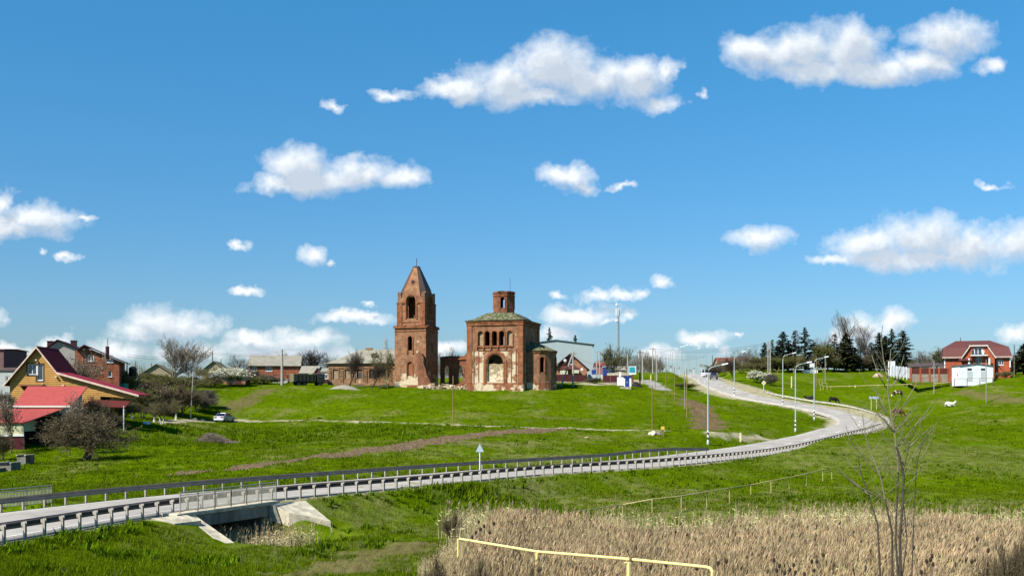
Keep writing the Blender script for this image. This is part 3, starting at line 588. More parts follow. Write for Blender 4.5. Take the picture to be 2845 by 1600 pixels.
m_ = MB(); r8 = 1.98; aw = 2*r8*math.tan(math.pi/8)
for k in range(8):
    M = Mx(cx, cy, 0, R(45*k+10)) @ Mx(-aw/2, -r8, 0, 0); h = [arch(aw/2, .8, 15.9, 18.0)] if k % 2 == 0 else []
    m_.panel(rect(0, aw, 13.6, 18.75), h, 0, .4, M)
drum = m_.obj('drum', br_nave, ch)
m_ = MB()
for k in range(8):
    M = Mx(cx, cy, 0, R(45*k+10)) @ Mx(-aw/2, -r8, 0, 0)
    if k % 2 == 0: ring(m_, aw/2, .84, 1.1, 15.7, 18.05, -.12, .118, M)
    m_.box(-.08, aw+.08, -.14, -.004, 18.25, 18.5, M); rough_top(m_, 0, aw, -.2, .35, 18.76, .05, .45, 5, M)
m_.obj('moulding', br_trim, drum)
m_ = MB()
for k in range(26):
    a = random.uniform(0, 6.28); r = random.uniform(1.2, 2.1); p = Vector((cx+r*math.cos(a), cy+r*math.sin(a), 19.05)); m_.tube([p, p+Vector((random.uniform(-.5, .5), random.uniform(-.5, .5), random.uniform(-.05, .25)))], .05, 4)
m_.lathe([(2.1, 18.95), (2.25, 19.05), (1.5, 19.2), (.2, 19.3)], 9, (cx, cy)); m_.obj('cap_remains', tin, drum)
MB().tube([(cx+1.3, cy, 18.9), (cx+1.25, cy, 21.9)], .035, 4).obj('rod', tin, drum)
# apse
m_ = MB(); ac = (12.45, 5.9); ar = 3.7; nn = 9; am = MB(); pm2 = MB()
for k in range(nn):
    a = R(20*(k+.5)); w = 2*(ar)*math.sin(R(10)); M = Mx(ac[0], ac[1], 0, a) @ Mx(-w/2, -ar*math.cos(R(10)), 0, 0)
    m_.panel(rect(-.01, w+.01, -1.5, 7.3), [arch(w/2, .85, 3.2, 6.1)] if k in (1, 4, 7) else [], 0, .5, M)
    if k in (1, 4, 7): surr = globals().setdefault('surr', []); q_ = MB(); ring(q_, w/2, .88, 1.2, 3.05, 6.15, -.1, .1, M); surr.append(q_)
    am.box(-.05, w+.05, -.18, -.004, 6.95, 7.3, M); pm2.box(-.03, w+.03, -.12, -.005, -1.5, 1.25, M)
for yy in (2.2, 9.1): m_.box(11.21, 12.45, yy, yy+.5, -1.5, 7.3)
ap = m_.obj('apse', brickmat('old_brick_apse', (.355, .19, .11), (.19, .095, .056), levels=((1.3, .32),), amt=-.06, seedv=6), ch); am.obj('moulding', br_trim, ap); pm2.obj('plinth', br_trim, ap); [q_.obj('window_surround', br_trim, ap) for q_ in surr]
m_ = MB(); vs = [(11.22, 5.9, 9.5)]; rr = 4.05
pts = [(11.22, 1.85)]+[(ac[0]+rr*math.sin(R(180*i/14)), ac[1]-rr*math.cos(R(180*i/14))) for i in range(15)]+[(11.22, 9.95)]
ring1 = [(x, y, 7.32+random.uniform(-.06, .1)) for x, y in pts]; mid = [(11.22+(x-11.22)*.55, 5.9+(y-5.9)*.55, 8.35+random.uniform(-.1, .1)) for x, y in pts]; n = len(pts)
vs = ring1+mid+[(11.25, 5.9, 9.4)]; fs = [(i, i+1, n+i+1, n+i) for i in range(n-1)]+[(n+i, n+i+1, 2*n) for i in range(n-1)]+[tuple(range(n))[::-1]]
m_.add(vs, fs); m_.obj('roof', moss, ap)
# bell tower
TX, TY, TW = -16.3, 2.6, 6.7; ST1 = sides(TW, TW, TX, TY)
m_ = MB()
for i, M in enumerate(ST1):
    h = [arch(3.33, .92, 7.8, 10.6), arch(3.35, 1.15, 2.7, 5.5)] if i == 0 else ([arch(3.4, .6, 7.6, 9.5)] if i in (1, 3) else [])
    m_.panel(rect(0, TW, -1.5, 12.6) if i % 2 == 0 else rect(.75, TW-.75, -1.5, 12.6), h, 0, .75, M)
BX = .45; BW = TW-2*BX; SB = sides(BW, BW, TX+BX, TY+BX)
for i, M in enumerate(SB):
    a, b = (0, BW) if i % 2 == 0 else (.75, BW-.75)
    o_ = [(a, 12.6), (b, 12.6), (b, 19.3), (b-.55, 19.45), (b-.75, 18.5), (BW/2+1.6, 18.75), (BW/2, 18.95), (BW/2-1.6, 18.75), (a+.8, 18.3), (a+.65, 19.4), (a, 19.6)]
    m_.panel(o_, [arch(BW/2, 1.95, 14.2, 18.75)], 0, .75, M)
tw = m_.obj('bell_tower', br_tow, ch)
m_ = MB()
m_.box(TX+2.7, TX+4.0, TY+.2, TY+.5, 2.6, 5.6)
for i, M in enumerate(ST1):
    if i == 0: ring(m_, 3.33, .95, 1.35, 7.7, 10.65, -.14, .14, M); ring(m_, 3.35, 1.2, 1.55, 2.5, 5.55, -.1, .1, M); m_.box(2.6, 2.85, -.2, -.003, 7.1, 7.65, M); m_.box(3.8, 4.05, -.2, -.003, 7.1, 7.65, M)
    m_.box(-.06, TW+.06, -.12, -.003, 11.6, 11.72, M); rough_top(m_, -.15, TW+.15, -.32, .45, 12.25, .3, .65, 17, M); m_.box(-.1, TW+.1, -.14, -.004, -1.5, .9, M)
for i, M in enumerate(SB):
    ring(m_, BW/2, 2.0, 2.6, 14.1, 18.8, -.16, .16, M); m_.box(-.1, .95, -.14, -.003, 12.8, 17.2, M); m_.box(BW-.95, BW+.1, -.14, -.003, 12.8, 17.2, M)
    m_.box(-.15, BW/2-1.32, -.22, -.004, 17.2, 17.42, M); m_.box(BW/2+1.32, BW+.15, -.22, -.004, 17.2, 17.42, M); m_.box(.2, BW-.2, -.1, -.005, 13.4, 13.6, M)
m_.obj('moulding', br_trim, tw)
MB().box(TX+BX+.75, TX+BX+BW-.75, TY+BX+.75, TY+BX+BW-.75, 12.2, 12.6).obj('belfry_floor', dark, tw)
tcx, tcy = TX+TW/2, TY+TW/2
def octo(a, b, z):   # a half width, b half length of the cardinal side
    return [(-b, -a, z), (b, -a, z), (a, -b, z), (a, b, z), (b, a, z), (-b, a, z), (-a, b, z), (-a, -b, z)]
rings = [octo(2.93, 1.95, 18.55), octo(2.5, 1.6, 20.1), octo(.6, .3, 24.75)]
mb1 = MB(); mb2 = MB()
for j in range(2):
    for k in range(8):
        q = [rings[j][k], rings[j][(k+1) % 8], rings[j+1][(k+1) % 8], rings[j+1][k]]; q = [(x+tcx, y+tcy, z) for x, y, z in q]
        mb1.slab(q, .15)
        if (j == 1 and k % 2 == 1) or (j == 0 and k in (1, 7)):
            c = sum((Vector(p) for p in q), Vector())/4; nrm = (Vector(q[1])-Vector(q[0])).cross(Vector(q[3])-Vector(q[0])).normalized(); mb2.slab([Vector(p)+nrm*.06 for p in q], .05)
q = [rings[1][2], rings[1][3], rings[2][3], rings[2][2]]; mb2.slab([Vector((x+tcx+.05, y+tcy, z)) for x, y, z in q], .04)
ls = mb1.obj('tent_roof', br_tow, tw); mb2.obj('tin_sheet', tin, tw)
m_ = MB(); m_.lathe([(.78, 24.7), (.8, 24.85), (.5, 24.95)], 8, (tcx, tcy)); m_.tube([(tcx, tcy, 24.9), (tcx+.03, tcy, 26.6)], .07, 6); m_.obj('spire_rod', tin, tw)
M = Matrix.Translation((tcx, tcy-1.93, 21.6)) @ Matrix.Rotation(R(90-21.5), 4, 'X'); m_ = MB(); m_.lathe([(.36, 0), (.36, .12)], 14, M=M); m_.obj('vent_shade_disc', dark, tw)  # dark disc painted in place of the shade inside a round opening
m_ = MB(); m_.lathe([(.52, -.05), (.52, .06), (.38, .06), (.38, -.05)], 14, M=M); m_.obj('vent_ring', br_trim, tw)
# nave remains
nv = MB(); nv.panel([(-10.7, -1), (-6.9, -1), (-7.3, .7), (-8.0, 1.0), (-8.4, 2.0), (-9.0, 3.0), (-9.25, 4.2), (-9.7, 5.2), (-9.6, 6.2), (-10.0, 7.0), (-10.5, 7.3), (-11.4, 7.0), (-11.0, 6.0), (-10.9, 4)], [], 1.35, .9)
nv.panel([(.01, -1), (.01, 7.3), (-.6, 7.0), (-1.0, 6.5), (-.6, 5.6), (-.7, 4), (-.4, 3.2), (-.9, 2.3), (-1.4, 1.8), (-1.9, 1.2), (-2.8, .8), (-3.2, -1)][::-1], [], 1.1, .9)
bk = [(-9.6, -1), (.0, -1), (.0, 6.9), (-1.5, 6.85), (-3, 7.0), (-5, 6.9), (-7.2, 7.0), (-9.6, 6.85)]
nv.panel(bk, [arch(x, 1.15, 1.5, 5.0) for x in (-8.3, -5.25, -2.3)], 10.6, .8); nv.obj('nave_wall', br_nave, ch)
m_ = MB()
for x in (-8.3, -5.25, -2.3): ring(m_, x, 1.2, 1.7, 1.4, 5.05, 10.48, .12)
m_.box(-9.6, 0, 10.3, 10.597, 6.2, 6.5); m_.box(-9.6, 0, 10.4, 10.598, .9, 1.1); m_.obj('nave_moulding', br_trim, ch)
m_ = MB()
for k in range(170):
    x = random.uniform(-9.8, .2); y = random.uniform(.4, 3.6); h = .55*math.exp(-((y-1.6)/1.2)**2)*(1 if random.random() < .8 else 1.5); s = random.uniform(.12, .4)
    M = Mx(x, y, h+random.uniform(-.3, .15), random.uniform(0, 3)) @ Matrix.Rotation(random.uniform(-.6, .6), 4, 'X'); m_.box(-s, s, -s*.6, s*.6, -s*.5, s*.5, M)
M = Mx(-5.2, 4.5, .9, .2) @ Matrix.Rotation(.12, 4, 'Y'); m_.box(-1.6, 1.6, -.7, .7, -.1, .1, M); m_.obj('rubble', infill, ch)

# ------------------------------------------------------------------ houses
glassm = glass('window_glass'); upvc = mat('white_window_frame', (.75, .76, .76), (.62, .63, .63), scale=4, rough=.5)
def window(par, M, xc, z0, w, h, nv=1, fm=None, name='window', arc=False, sill=True):
    m_ = MB(); b = min(.1, w*.12)
    m_.box(xc-w/2, xc+w/2, .05, .13, z0, z0+b, M); m_.box(xc-w/2, xc+w/2, .05, .13, z0+h-b, z0+h, M)
    m_.box(xc-w/2, xc-w/2+b, .052, .128, z0+b, z0+h-b, M); m_.box(xc+w/2-b, xc+w/2, .052, .128, z0+b, z0+h-b, M)
    for i in range(1, nv+1): x = xc-w/2+w*i/(nv+1); m_.box(x-b*.4, x+b*.4, .054, .126, z0+b, z0+h-b, M)
    if sill: m_.box(xc-w/2-.08, xc+w/2+.08, -.1, .05, z0-.08, z0, M)
    f = m_.obj(name, fm or upvc, par); MB().box(xc-w/2+b*.5, xc+w/2-b*.5, .08, .1, z0+b*.5, z0+h-b*.5, M).obj('pane', glassm, f); return f
def house(name, label, loc, rz, W, D, H, top, mode, wm_, rm, wins=(), over=.35, th=.12, side=(), group=None, fm=None, cat='house', ridge=None, base=-1.2):
    """mode 'y': gable towards the front, 'x': slope towards the front, 'hip'; wins: (xc, z0, w, h, mullions)"""
    t = thing(name, label, cat, loc, rz, group); S4 = sides(W, D); m_ = MB(); rx = ridge if ridge is not None else W/2
    def hl(ws): return [rect(x-w/2, x+w/2, z, z+h) for x, z, w, h, *_ in ws]
    fo = [(0, base), (W, base), (W, H)]+([(rx, top)] if mode == 'y' else [])+[(0, H)]; ba = [(0, base), (W, base), (W, H)]+([(W-rx, top)] if mode == 'y' else [])+[(0, H)]
    so = [(.3, base), (D-.3, base), (D-.3, H)]+([(D/2, top-.3*(top-H)/(D/2)*0)] if mode == 'x' else [])+[(.3, H)]
    m_.panel(fo, hl(wins), 0, .3, S4[0]); m_.panel(ba, [], 0, .3, S4[2]); m_.panel(so, hl(side), 0, .3, S4[1]); m_.panel(so, [], 0, .3, S4[3]); m_.obj('wall', wm_, t)
    r = MB(); o = over
    if mode == 'y':
        for (xa, xb) in ((0, rx), (W, rx)):
            sl_ = (top-H)/abs(rx-xa); sg = -1 if xa == 0 else 1; e0 = (xa+sg*o, H-o*sl_+.02); e1 = (rx, top+.02)
            q = [(e0[0], -o, e0[1]+th), (e1[0], -o, e1[1]+th), (e1[0], D+o, e1[1]+th), (e0[0], D+o, e0[1]+th)]; r.slab(q if sg > 0 and False else (q[::-1] if sg < 0 else q), th)
    elif mode == 'x':
        for (ya, sg) in ((0, -1), (D, 1)):
            sl_ = (top-H)/(D/2); e0 = (ya+sg*o, H-o*sl_+.02); q = [(-o, e0[0], e0[1]+th), (W+o, e0[0], e0[1]+th), (W+o, D/2, top+.02+th), (-o, D/2, top+.02+th)]; r.slab(q if sg < 0 else q[::-1], th)
    else:
        k = D/2; e = H+.02; A_ = [(-o, -o, e), (W+o, -o, e), (W+o, D+o, e), (-o, D+o, e)]; B_ = [(k*.9, D/2, top), (W-k*.9, D/2, top)]
        r.add(A_+B_+[(x, y, z-th) for x, y, z in A_], [(0, 1, 5, 4), (1, 2, 5), (2, 3, 4, 5), (3, 0, 4), (0, 6, 7, 1), (1, 7, 8, 2), (2, 8, 9, 3), (3, 9, 6, 0), (9, 8, 7, 6)])
    ro = r.obj('roof', rm, t)
    for x, z, w, h, *n in wins: window(t, S4[0], x, z, w, h, n[0] if n else 1, fm)
    for x, z, w, h, *n in side: window(t, S4[1], x, z, w, h, n[0] if n else 1, fm)
    return t, ro
def px(Y): return Y/F
def zat(v, Y): return (HV-v)/F*Y
def xat(u, Y): return (u-CU)/F*Y
rbrick = brickmat('red_brick', (.36, .125, .07), (.27, .09, .05), levels=((-5, 0),), amt=-.4)
dkred = mat('dark_red_metal', (.16, .010, .022), (.12, .008, .016), scale=1, rough=.8, spec=.1, band=('Z', 2.2, (.05, .006, .01), .25))
dkredp = mat('dark_red_sheet', (.10, .014, .016), (.075, .011, .013), scale=.7, rough=.5, band=('X', 3.5, (.05, .008, .01), .3))
coral = mat('coral_red_tile', (.43, .10, .092), (.34, .075, .07), scale=2, rough=.8, spec=.1, band=('X', 2.0, (.30, .04, .035), .4))
coral2 = mat('faded_red_sheet', (.42, .085, .08), (.28, .07, .065), scale=.9, rough=.8, spec=.1, band=('X', 1.8, (.25, .035, .03), .3), stretch=(1, .2, 1))
crim = mat('crimson_sheet', (.30, .02, .045), (.23, .018, .035), scale=1, rough=.75, spec=.15)
logm = mat('yellow_log_siding', (.58, .34, .09), (.44, .245, .055), scale=1.2, rough=.7, band=('Z', 1.35, (.16, .075, .02), .38))
slate = mat('grey_asbestos_slate', (.33, .31, .25), (.22, .21, .17), scale=.7, rough=.9, bump=.03, band=('X', 1.6, (.17, .16, .13), .3))
stucco = mat('grey_stucco', (.42, .40, .36), (.33, .31, .28), scale=1, rough=.9)
cream = mat('cream_wall', (.62, .62, .42), (.52, .53, .36), scale=.6, rough=.85)
whitem = mat('white_paint', (.78, .79, .80), (.66, .68, .70), scale=1.2, rough=.6)
stonem = mat('limestone_blocks', (.36, .32, .25), (.22, .2, .16), scale=2.2, rough=.95, bump=.05)
# yellow log house: asymmetric gable with a long cat-slide wing
YH = 135.; k = px(YH); x0 = xat(25, YH); zb = zat(1165, YH)
yh = thing('log_house', 'yellow log clad house with steep dark red gable roof and long red wing', 'house', (x0, YH, zb), 0)
fo = [(.1, -1.5), (11.4, -1.5), (11.4, 2.9), (15.6, 2.6), (15.6, 3.2), (6.15, 5.75), (3.62, 9.0), (.1, 4.85)]; m_ = MB()
wx0, wx1 = (76-25)*k, (120-25)*k; wz0, wz1 = (1165-1041)*px(YH), (1165-1011)*px(YH); dx0 = (102-25)*k
hole = [(wx0, wz0), (dx0, wz0), (dx0, wz0-.75), (wx1, wz0-.75), (wx1, wz1), (wx0, wz1)]
m_.panel(fo, [hole], 0, .3); m_.box(.1, .4, .3, 5.4, -1.5, 4.6); m_.box(6.0, 6.3, .3, 5.4, -1.5, 5.4); m_.box(12.6, 12.9, .3, 3.6, -1.5, 3.7); m_.panel([(.1, -1.5), (6.3, -1.5), (6.3, 5.6), (3.62, 9.0), (.1, 4.85)], [], 5.4, .3); m_.panel([(6.3, -1.5), (12.9, -1.5), (12.9, 3.9), (6.3, 5.7)], [], 3.6, .3)
m_.obj('wall', logm, yh)
def roofq(par, a, b, y0, y1, th, m, name='roof'):   # roof sheet between two (x,z) points
    q = [(a[0], y0, a[1]), (b[0], y0, b[1]), (b[0], y1, b[1]), (a[0], y1, a[1])]; return MB().slab(q, th).obj(name, m, par)
roofq(yh, (-.55, 4.25), (3.62, 9.15), -.5, 5.9, .12, dkred); roofq(yh, (3.62, 9.16), (6.25, 5.9), -.5, 5.9, .12, dkred)
roofq(yh, (6.26, 5.92), (16.4, 3.1), -.5, 3.9, .12, crim, 'wing_roof')
m_ = MB(); trim = [(-.55, 4.2), (3.62, 9.1), (6.2, 5.86), (16.4, 3.05)]
for a, b in zip(trim[:-1], trim[1:]): m_.panel([(a[0], a[1]-.22), (b[0], b[1]-.22), (b[0], b[1]+.02), (a[0], a[1]+.02)], [], -.56, .05)
m_.obj('barge_board', mat('pink_white_trim', (.72, .55, .48), rough=.7), yh)
m_ = MB(); m_.panel([(p[0], p[1]) for p in [(wx0-.12, wz0-.12), (dx0-.12, wz0-.12), (dx0-.12, wz0-.85), (wx1+.12, wz0-.85), (wx1+.12, wz1+.12), (wx0-.12, wz1+.12)]], [hole], -.05, .05); m_.obj('window_surround', mat('dark_brown_trim', (.09, .045, .02), rough=.7), yh)
window(yh, Mx(0, .05, 0, 0), (wx0+dx0)/2, wz0, dx0-wx0-.02, wz1-wz0, 1); window(yh, Mx(0, .05, 0, 0), (dx0+wx1)/2, wz0-.72, wx1-dx0-.02, wz1-wz0+.70, 0, name='balcony_door')
m_ = MB(); m_.box((62-25)*k, (128-25)*k, -1.3, -.02, 4.15, 4.3); m_.obj('balcony_slab', mat('dark_timber', (.14, .05, .03), rough=.8), yh)
m_ = MB(); m_.slab([((66-25)*k, -1.0, 4.14), ((128-25)*k, -1.0, 4.14), ((126-25)*k, -.02, 3.3), ((72-25)*k, -.02, 3.3)][::-1], .08); m_.obj('canopy', dkred, yh)
m_ = MB(); m_.slab([(9.8, -1.9, 1.75), (15.2, -1.9, 1.5), (15.2, -.02, 2.3), (10.4, -.02, 2.5)], .1); m_.obj('porch_roof', mat('dark_red_awning', (.12, .02, .02), rough=.6), yh)
window(yh, Mx(0, -.15, 0, 0), 12.1, .0, 1.1, 1.5, 0, sill=False)
for x in (10.0, 15.0): MB().tube([(x, -1.8, -2.5), (x, -1.8, 1.7)], .07, 6).obj('porch_post', upvc, yh)
for x in ((122-25)*k,): MB().tube([(x, -.2, 2.6), (x, -.2, 4.5)], .12, 8).obj('flue_pipe', mat('grey_flue', (.4, .36, .34), rough=.6), yh)
for x, z in (((103-25)*k, 7.35), ((158-25)*k, 5.25), ((178-25)*k, 4.2)): MB().box(x-.1, x+.1, -.35, -.02, z, z+.12).obj('wall_lamp', upvc, yh)
# coral roofed annexe in front
YA = 119.; A0 = xat(40, YA); zA = zat(1262, YA)
an = thing('red_roof_annexe', 'low cream annexe with bright coral tile roof and carport below the log house', 'house', (A0, YA, zA), R(6)); kk = px(YA)
def az(v): return (1262-v)*kk
m_ = MB(); m_.slab([(-.1, -.1, az(1127)), (6.15, -.1, az(1127)), (6.8, 3.6, az(1071)), (.25, 3.6, az(1071))], .12); m_.obj('upper_roof', coral, an)
m_ = MB(); m_.box(-.1, 6.1, -.2, -.1, az(1130.5), az(1126.5)); m_.obj('gutter', upvc, an)
m_ = MB(); m_.panel([(0, -1), (6.0, -1), (6.0, az(1132)), (0, az(1132))], [], 0, .25); m_.panel([(0, -1), (4.2, -1), (4.2, az(1100)), (3.5, az(1076)), (0, az(1132))], [], 0, .25, Mx(6.0, .1, 0, R(90))); m_.obj('wall', mat('greenish_grey_wall', (.4, .4, .36), rough=.9), an)  # plain greenish grey wall colour
LW = MB(); LW.slab([(-4.2, -4.2, az(1172)), (2.45, -4.2, az(1172)), (5.3, -.05, az(1134)), (-4.2, -.05, az(1136))], .1); LW.obj('lower_roof', coral2, an)
m_ = MB(); m_.panel(rect(-4.2, 2.3, az(1205), az(1173)), [], -4.0, .2); m_.panel([(0, az(1196)), (3.9, az(1196)), (3.9, az(1140)), (0, az(1172))], [], 0, .2, Mx(2.3, -4.0, 0, R(90)));
m_.obj('upper_wall', cream, an)
MB().box(-4.2, 2.35, -4.08, -4.0, az(1209), az(1204)).obj('trim', upvc, an)
MB().box(-4.2, 2.3, -3.98, -3.9, az(1245), az(1208)).obj('red_panel', dkredp, an)
MB().box(-4.3, 2.4, -4.15, -3.5, -1, az(1245)).obj('stone_base', stonem, an)
MB().box(-4.2, 6, -.3, -.05, -1, az(1150)).obj('back_wall', dark, an)  # near-black wall colour stands for the shade under the carport
for x in (2.3,): MB().box(x-.1, x+.1, -4.0, -3.8, -1, az(1204)).obj('corner_post', mat('dark_brown_post', (.07, .03, .025)), an)
# ---- houses further back
YG = 172.; t, ro = house('grey_gable_house', 'tall grey plastered house with two dark chimneys behind the log house', (xat(118, YG), YG, zat(1090, YG)), R(12), 6.6, 7, (1090-978)*px(YG), (1090-947)*px(YG), 'y', stucco, mat('plum_roof', (.07, .025, .035), rough=.5), over=.5, ridge=2.3)
chm = mat('dark_brick_chimney', (.06, .015, .02), (.04, .012, .015), rough=.6)
for u, v in ((132, 947), (194, 945)): x = (u-118)*px(YG); MB().box(x-.42, x+.42, 1.5, 2.4, 5, (1090-v)*px(YG)).box(x-.5, x+.5, 1.42, 2.48, (1090-v)*px(YG), (1090-v+2)*px(YG)).obj('chimney', chm, ro)
YB = 162.; kb = px(YB)/math.cos(R(12))
t, ro = house('brick_house', 'two storey red brick house with tall flue chimney beside the log house', (xat(205, YB), YB, zat(1090, YB)), -R(12), 6.6, 8, 0, 1, 'flat', rbrick, dkred) if False else (None, None)
t = thing('brick_house', 'two storey red brick house with tall flue chimney beside the log house', 'house', (xat(208, YB), YB, zat(1090, YB)), R(14))
def bx_(u): return (u-208)*kb
def bz_(v): return (1090-v)*px(YB)
ws = [(bx_(249), bz_(1003), 15*kb, 17*px(YB), 1), (bx_(297), bz_(1006), 18*kb, 9*px(YB), 0), (bx_(298), bz_(1046), 10*kb, 16*px(YB), 0)]
m_ = MB(); hs_ = [rect(x-w/2, x+w/2, z, z+h) for x, z, w, h, n in ws]
m_.panel([(0, -1), (bx_(322), -1), (bx_(322), bz_(1002)), (bx_(233), bz_(963)), (0, bz_(975))], hs_, 0, .3); m_.box(bx_(322)-.3, bx_(322), .3, 7.7, -1, bz_(1002)); m_.box(0, .3, .3, 7.7, -1, bz_(978)); m_.panel([(0, -1), (bx_(322), -1), (bx_(322), bz_(1002)), (bx_(233), bz_(963)), (0, bz_(975))], [], 7.7, .3); m_.obj('wall', rbrick, t)
for x, z, w, h, n in ws: window(t, Mx(0, 0, 0, 0), x, z, w, h, n)
rf = roofq(t, (bx_(233), bz_(957)), (bx_(337), bz_(1004)), -.6, 8.3, .15, mat('dark_wine_roof', (.075, .02, .03), rough=.45)); roofq(t, (bx_(212), bz_(972)), (bx_(233), bz_(957)), -.6, 8.3, .15, rf.data.materials[0])
MB().tube([(bx_(285), 3, bz_(990)), (bx_(285), 3, bz_(958))], .28, 8).obj('chimney', chm, rf); MB().tube([(bx_(286), 3, bz_(960)), (bx_(286.5), 3, bz_(933))], .03, 4).tube([(bx_(284), 3, bz_(957)), (bx_(286.5), 3, bz_(933))], .02, 3).obj('antenna', tin, rf)
MB().box(bx_(232)-.12, bx_(232)+.12, -.3, 0, bz_(972), bz_(969)).obj('wall_lamp', upvc, t)
YF = 150.; house('plum_gable_house', 'plum coloured house end cut off by the left edge of the photo', (xat(-70, YF), YF, zat(1032, YF)), -R(5), 4.2, 6, 3.0, 3.15, 'x', mat('plum_wall', (.16, .08, .085), rough=.7), mat('red_brown_roof', (.28, .07, .06), rough=.6), over=.25, th=.1)
t, _ = house('white_annex', 'pale grey low building under the plum house at the left edge', (xat(-60, 148), 148, zat(1075, 148)), -R(5), 5.5, 4, 2.2, 2.6, 'x', mat('pale_grey_wall', (.45, .48, .48), (.34, .37, .37), rough=.9), tin, wins=[(4.3, .6, .9, .9, 1)], over=.2)
house('old_farm_house', 'olive roofed low house behind the bare trees, left of the big bare tree', (xat(395, 240), 240, zat(1062, 240)), R(8), 6.2, 7, 1.9, 3.9, 'y', mat('ochre_wall', (.36, .3, .2)), mat('olive_slate', (.24, .21, .12), (.17, .15, .09), rough=.9), over=.4)
house('small_gable_cottage', 'cottage with a pointed beige gable behind the white blossoming tree', (xat(560, 236), 236, zat(1060, 236)), R(4), 5.2, 7, 2.2, 4.3, 'y', mat('beige_gable', (.42, .35, .22), (.3, .25, .16)), mat('olive_slate_roof', (.25, .22, .13), rough=.9), over=.4)
YC = 250.; kc = px(YC)
hb, ro = house('slate_roof_house', 'red brick house with grey slate roof and white windows behind the concrete post', (xat(694, YC), YC, zat(1052, YC)), R(8), 134*kc, 8, 38*kc, 66*kc, 'x', rbrick, slate, wins=[(12.5*kc, 21*kc, 12*kc, 12*kc, 1), (52*kc, 21*kc, 18*kc, 12*kc, 2)], over=.5)
YD = 246.; kd = px(YD)
house('slate_garage', 'low outbuilding with pale grey slate roof between the brick house and the truck', (xat(834, YD), YD, zat(1062, YD)), -R(4), 46*kd, 5, 26*kd, 45*kd, 'x', mat('pale_plaster', (.55, .53, .46)), slate, over=.3)
house('purple_gable_shed', 'small shed with purple gable right of the slate garage', (xat(873, 240), 240, zat(1062, 240)), -R(8), 20*.08, 5, 24*.08, 37*.08, 'y', mat('purple_board', (.11, .03, .05)), tin, over=.25)
t, ro = house('porch_house', 'small cottage with white framed window and purple plinth beside the old school', (xat(893, 232), 232, zat(1070, 232)), 0, 24*px(232), 5, 37*px(232), 47*px(232), 'x', upvc, slate, wins=[(10*px(232), 18*px(232), 14*px(232), 12*px(232), 1)], over=.25)
MB().box(-.05, 24*px(232), -.06, -.003, -1, 16*px(232)).obj('plinth', mat('purple_plinth', (.09, .02, .035)), t)
# old brick school left of the tower
YJ = 224.; kj = px(YJ); bj = brickmat('ochre_old_brick', (.36, .21, .12), (.22, .13, .075), levels=((1.2, .05),), amt=-.04, seedv=11); t = None
wj = [(20, 0), (54, 0), (88, 1), (123, 1), (157, 1)]
t = thing('old_school', 'long derelict brick building with rusticated pilasters and grey hipped roof', 'building', (xat(913, YJ), YJ, zat(1066, YJ)), -R(7)); S4 = sides(15.5, 10)
hl = [rect(u*kj-.5, u*kj+.5, 15*kj, 38*kj) for u, o_ in wj]; m_ = MB(); m_.panel(rect(0, 15.5, -1, 56*kj), hl, 0, .5, S4[0])
for i in (1, 2, 3): m_.panel(rect(.5 if i % 2 else 0, 9.5 if i % 2 else 15.5, -1, 56*kj), [], 0, .5, S4[i])
m_.obj('wall', bj, t)
for u, op in wj:
    if op: window(t, Mx(0, .15, 0, 0), u*kj, 15*kj+.1, .85, 1.1, 1, tin, sill=False); MB().box(u*kj-.5, u*kj+.5, .2, .3, 15*kj+1.2, 38*kj).obj('boarded_infill', bj, t)
    else: MB().box(u*kj-.5, u*kj+.5, .15, .3, 15*kj, 38*kj).obj('boarded_infill', mat('pale_brick_infill', (.36, .26, .17), (.26, .19, .12), scale=3), t)
m_ = MB()
for u in (2, 37, 71, 105, 140, 174, 200):
    for j in range(9): m_.box(u*kj-.42, u*kj+.42, -.14, -.003, .15+j*.31, .37+j*.31)
for u, _o in wj: m_.box(u*kj-.75, u*kj+.75, -.12, -.004, 40*kj, 42*kj); m_.box(u*kj-.75, u*kj-.58, -.1, -.004, 14*kj, 40*kj); m_.box(u*kj+.58, u*kj+.75, -.1, -.004, 14*kj, 40*kj)
m_.box(-.1, 15.6, -.16, -.005, 43*kj, 45*kj); m_.box(-.15, 15.65, -.25, -.005, 52*kj, 56*kj); m_.box(-.1, 15.6, -.2, -.006, -1, 2*kj); m_.obj('pilaster_trim', bj, t)
r = MB(); o = .5; e = 56*kj+.02; tp = (1066-968)*kj; A_ = [(-o, -o, e), (16, -o, e), (16, 10.5, e), (-o, 10.5, e)]; B_ = [(5.6, 5, tp), (13, 5, tp)]
r.add(A_+B_, [(0, 1, 5, 4), (1, 2, 5), (2, 3, 4, 5), (3, 0, 4), (3, 2, 1, 0)]); ro = r.obj('roof', slate, t)
MB().slab([(8.7, 1.4, e+1.45), (10.1, 1.4, e+1.45), (9.7, 2.4, e+2.3), (8.5, 2.2, e+2.1)], .1).obj('roof_hatch', dark, ro)
MB().box(6.6, 8, 4.7, 5.3, tp-.3, tp+.35).obj('ridge_chimney', bj, ro)
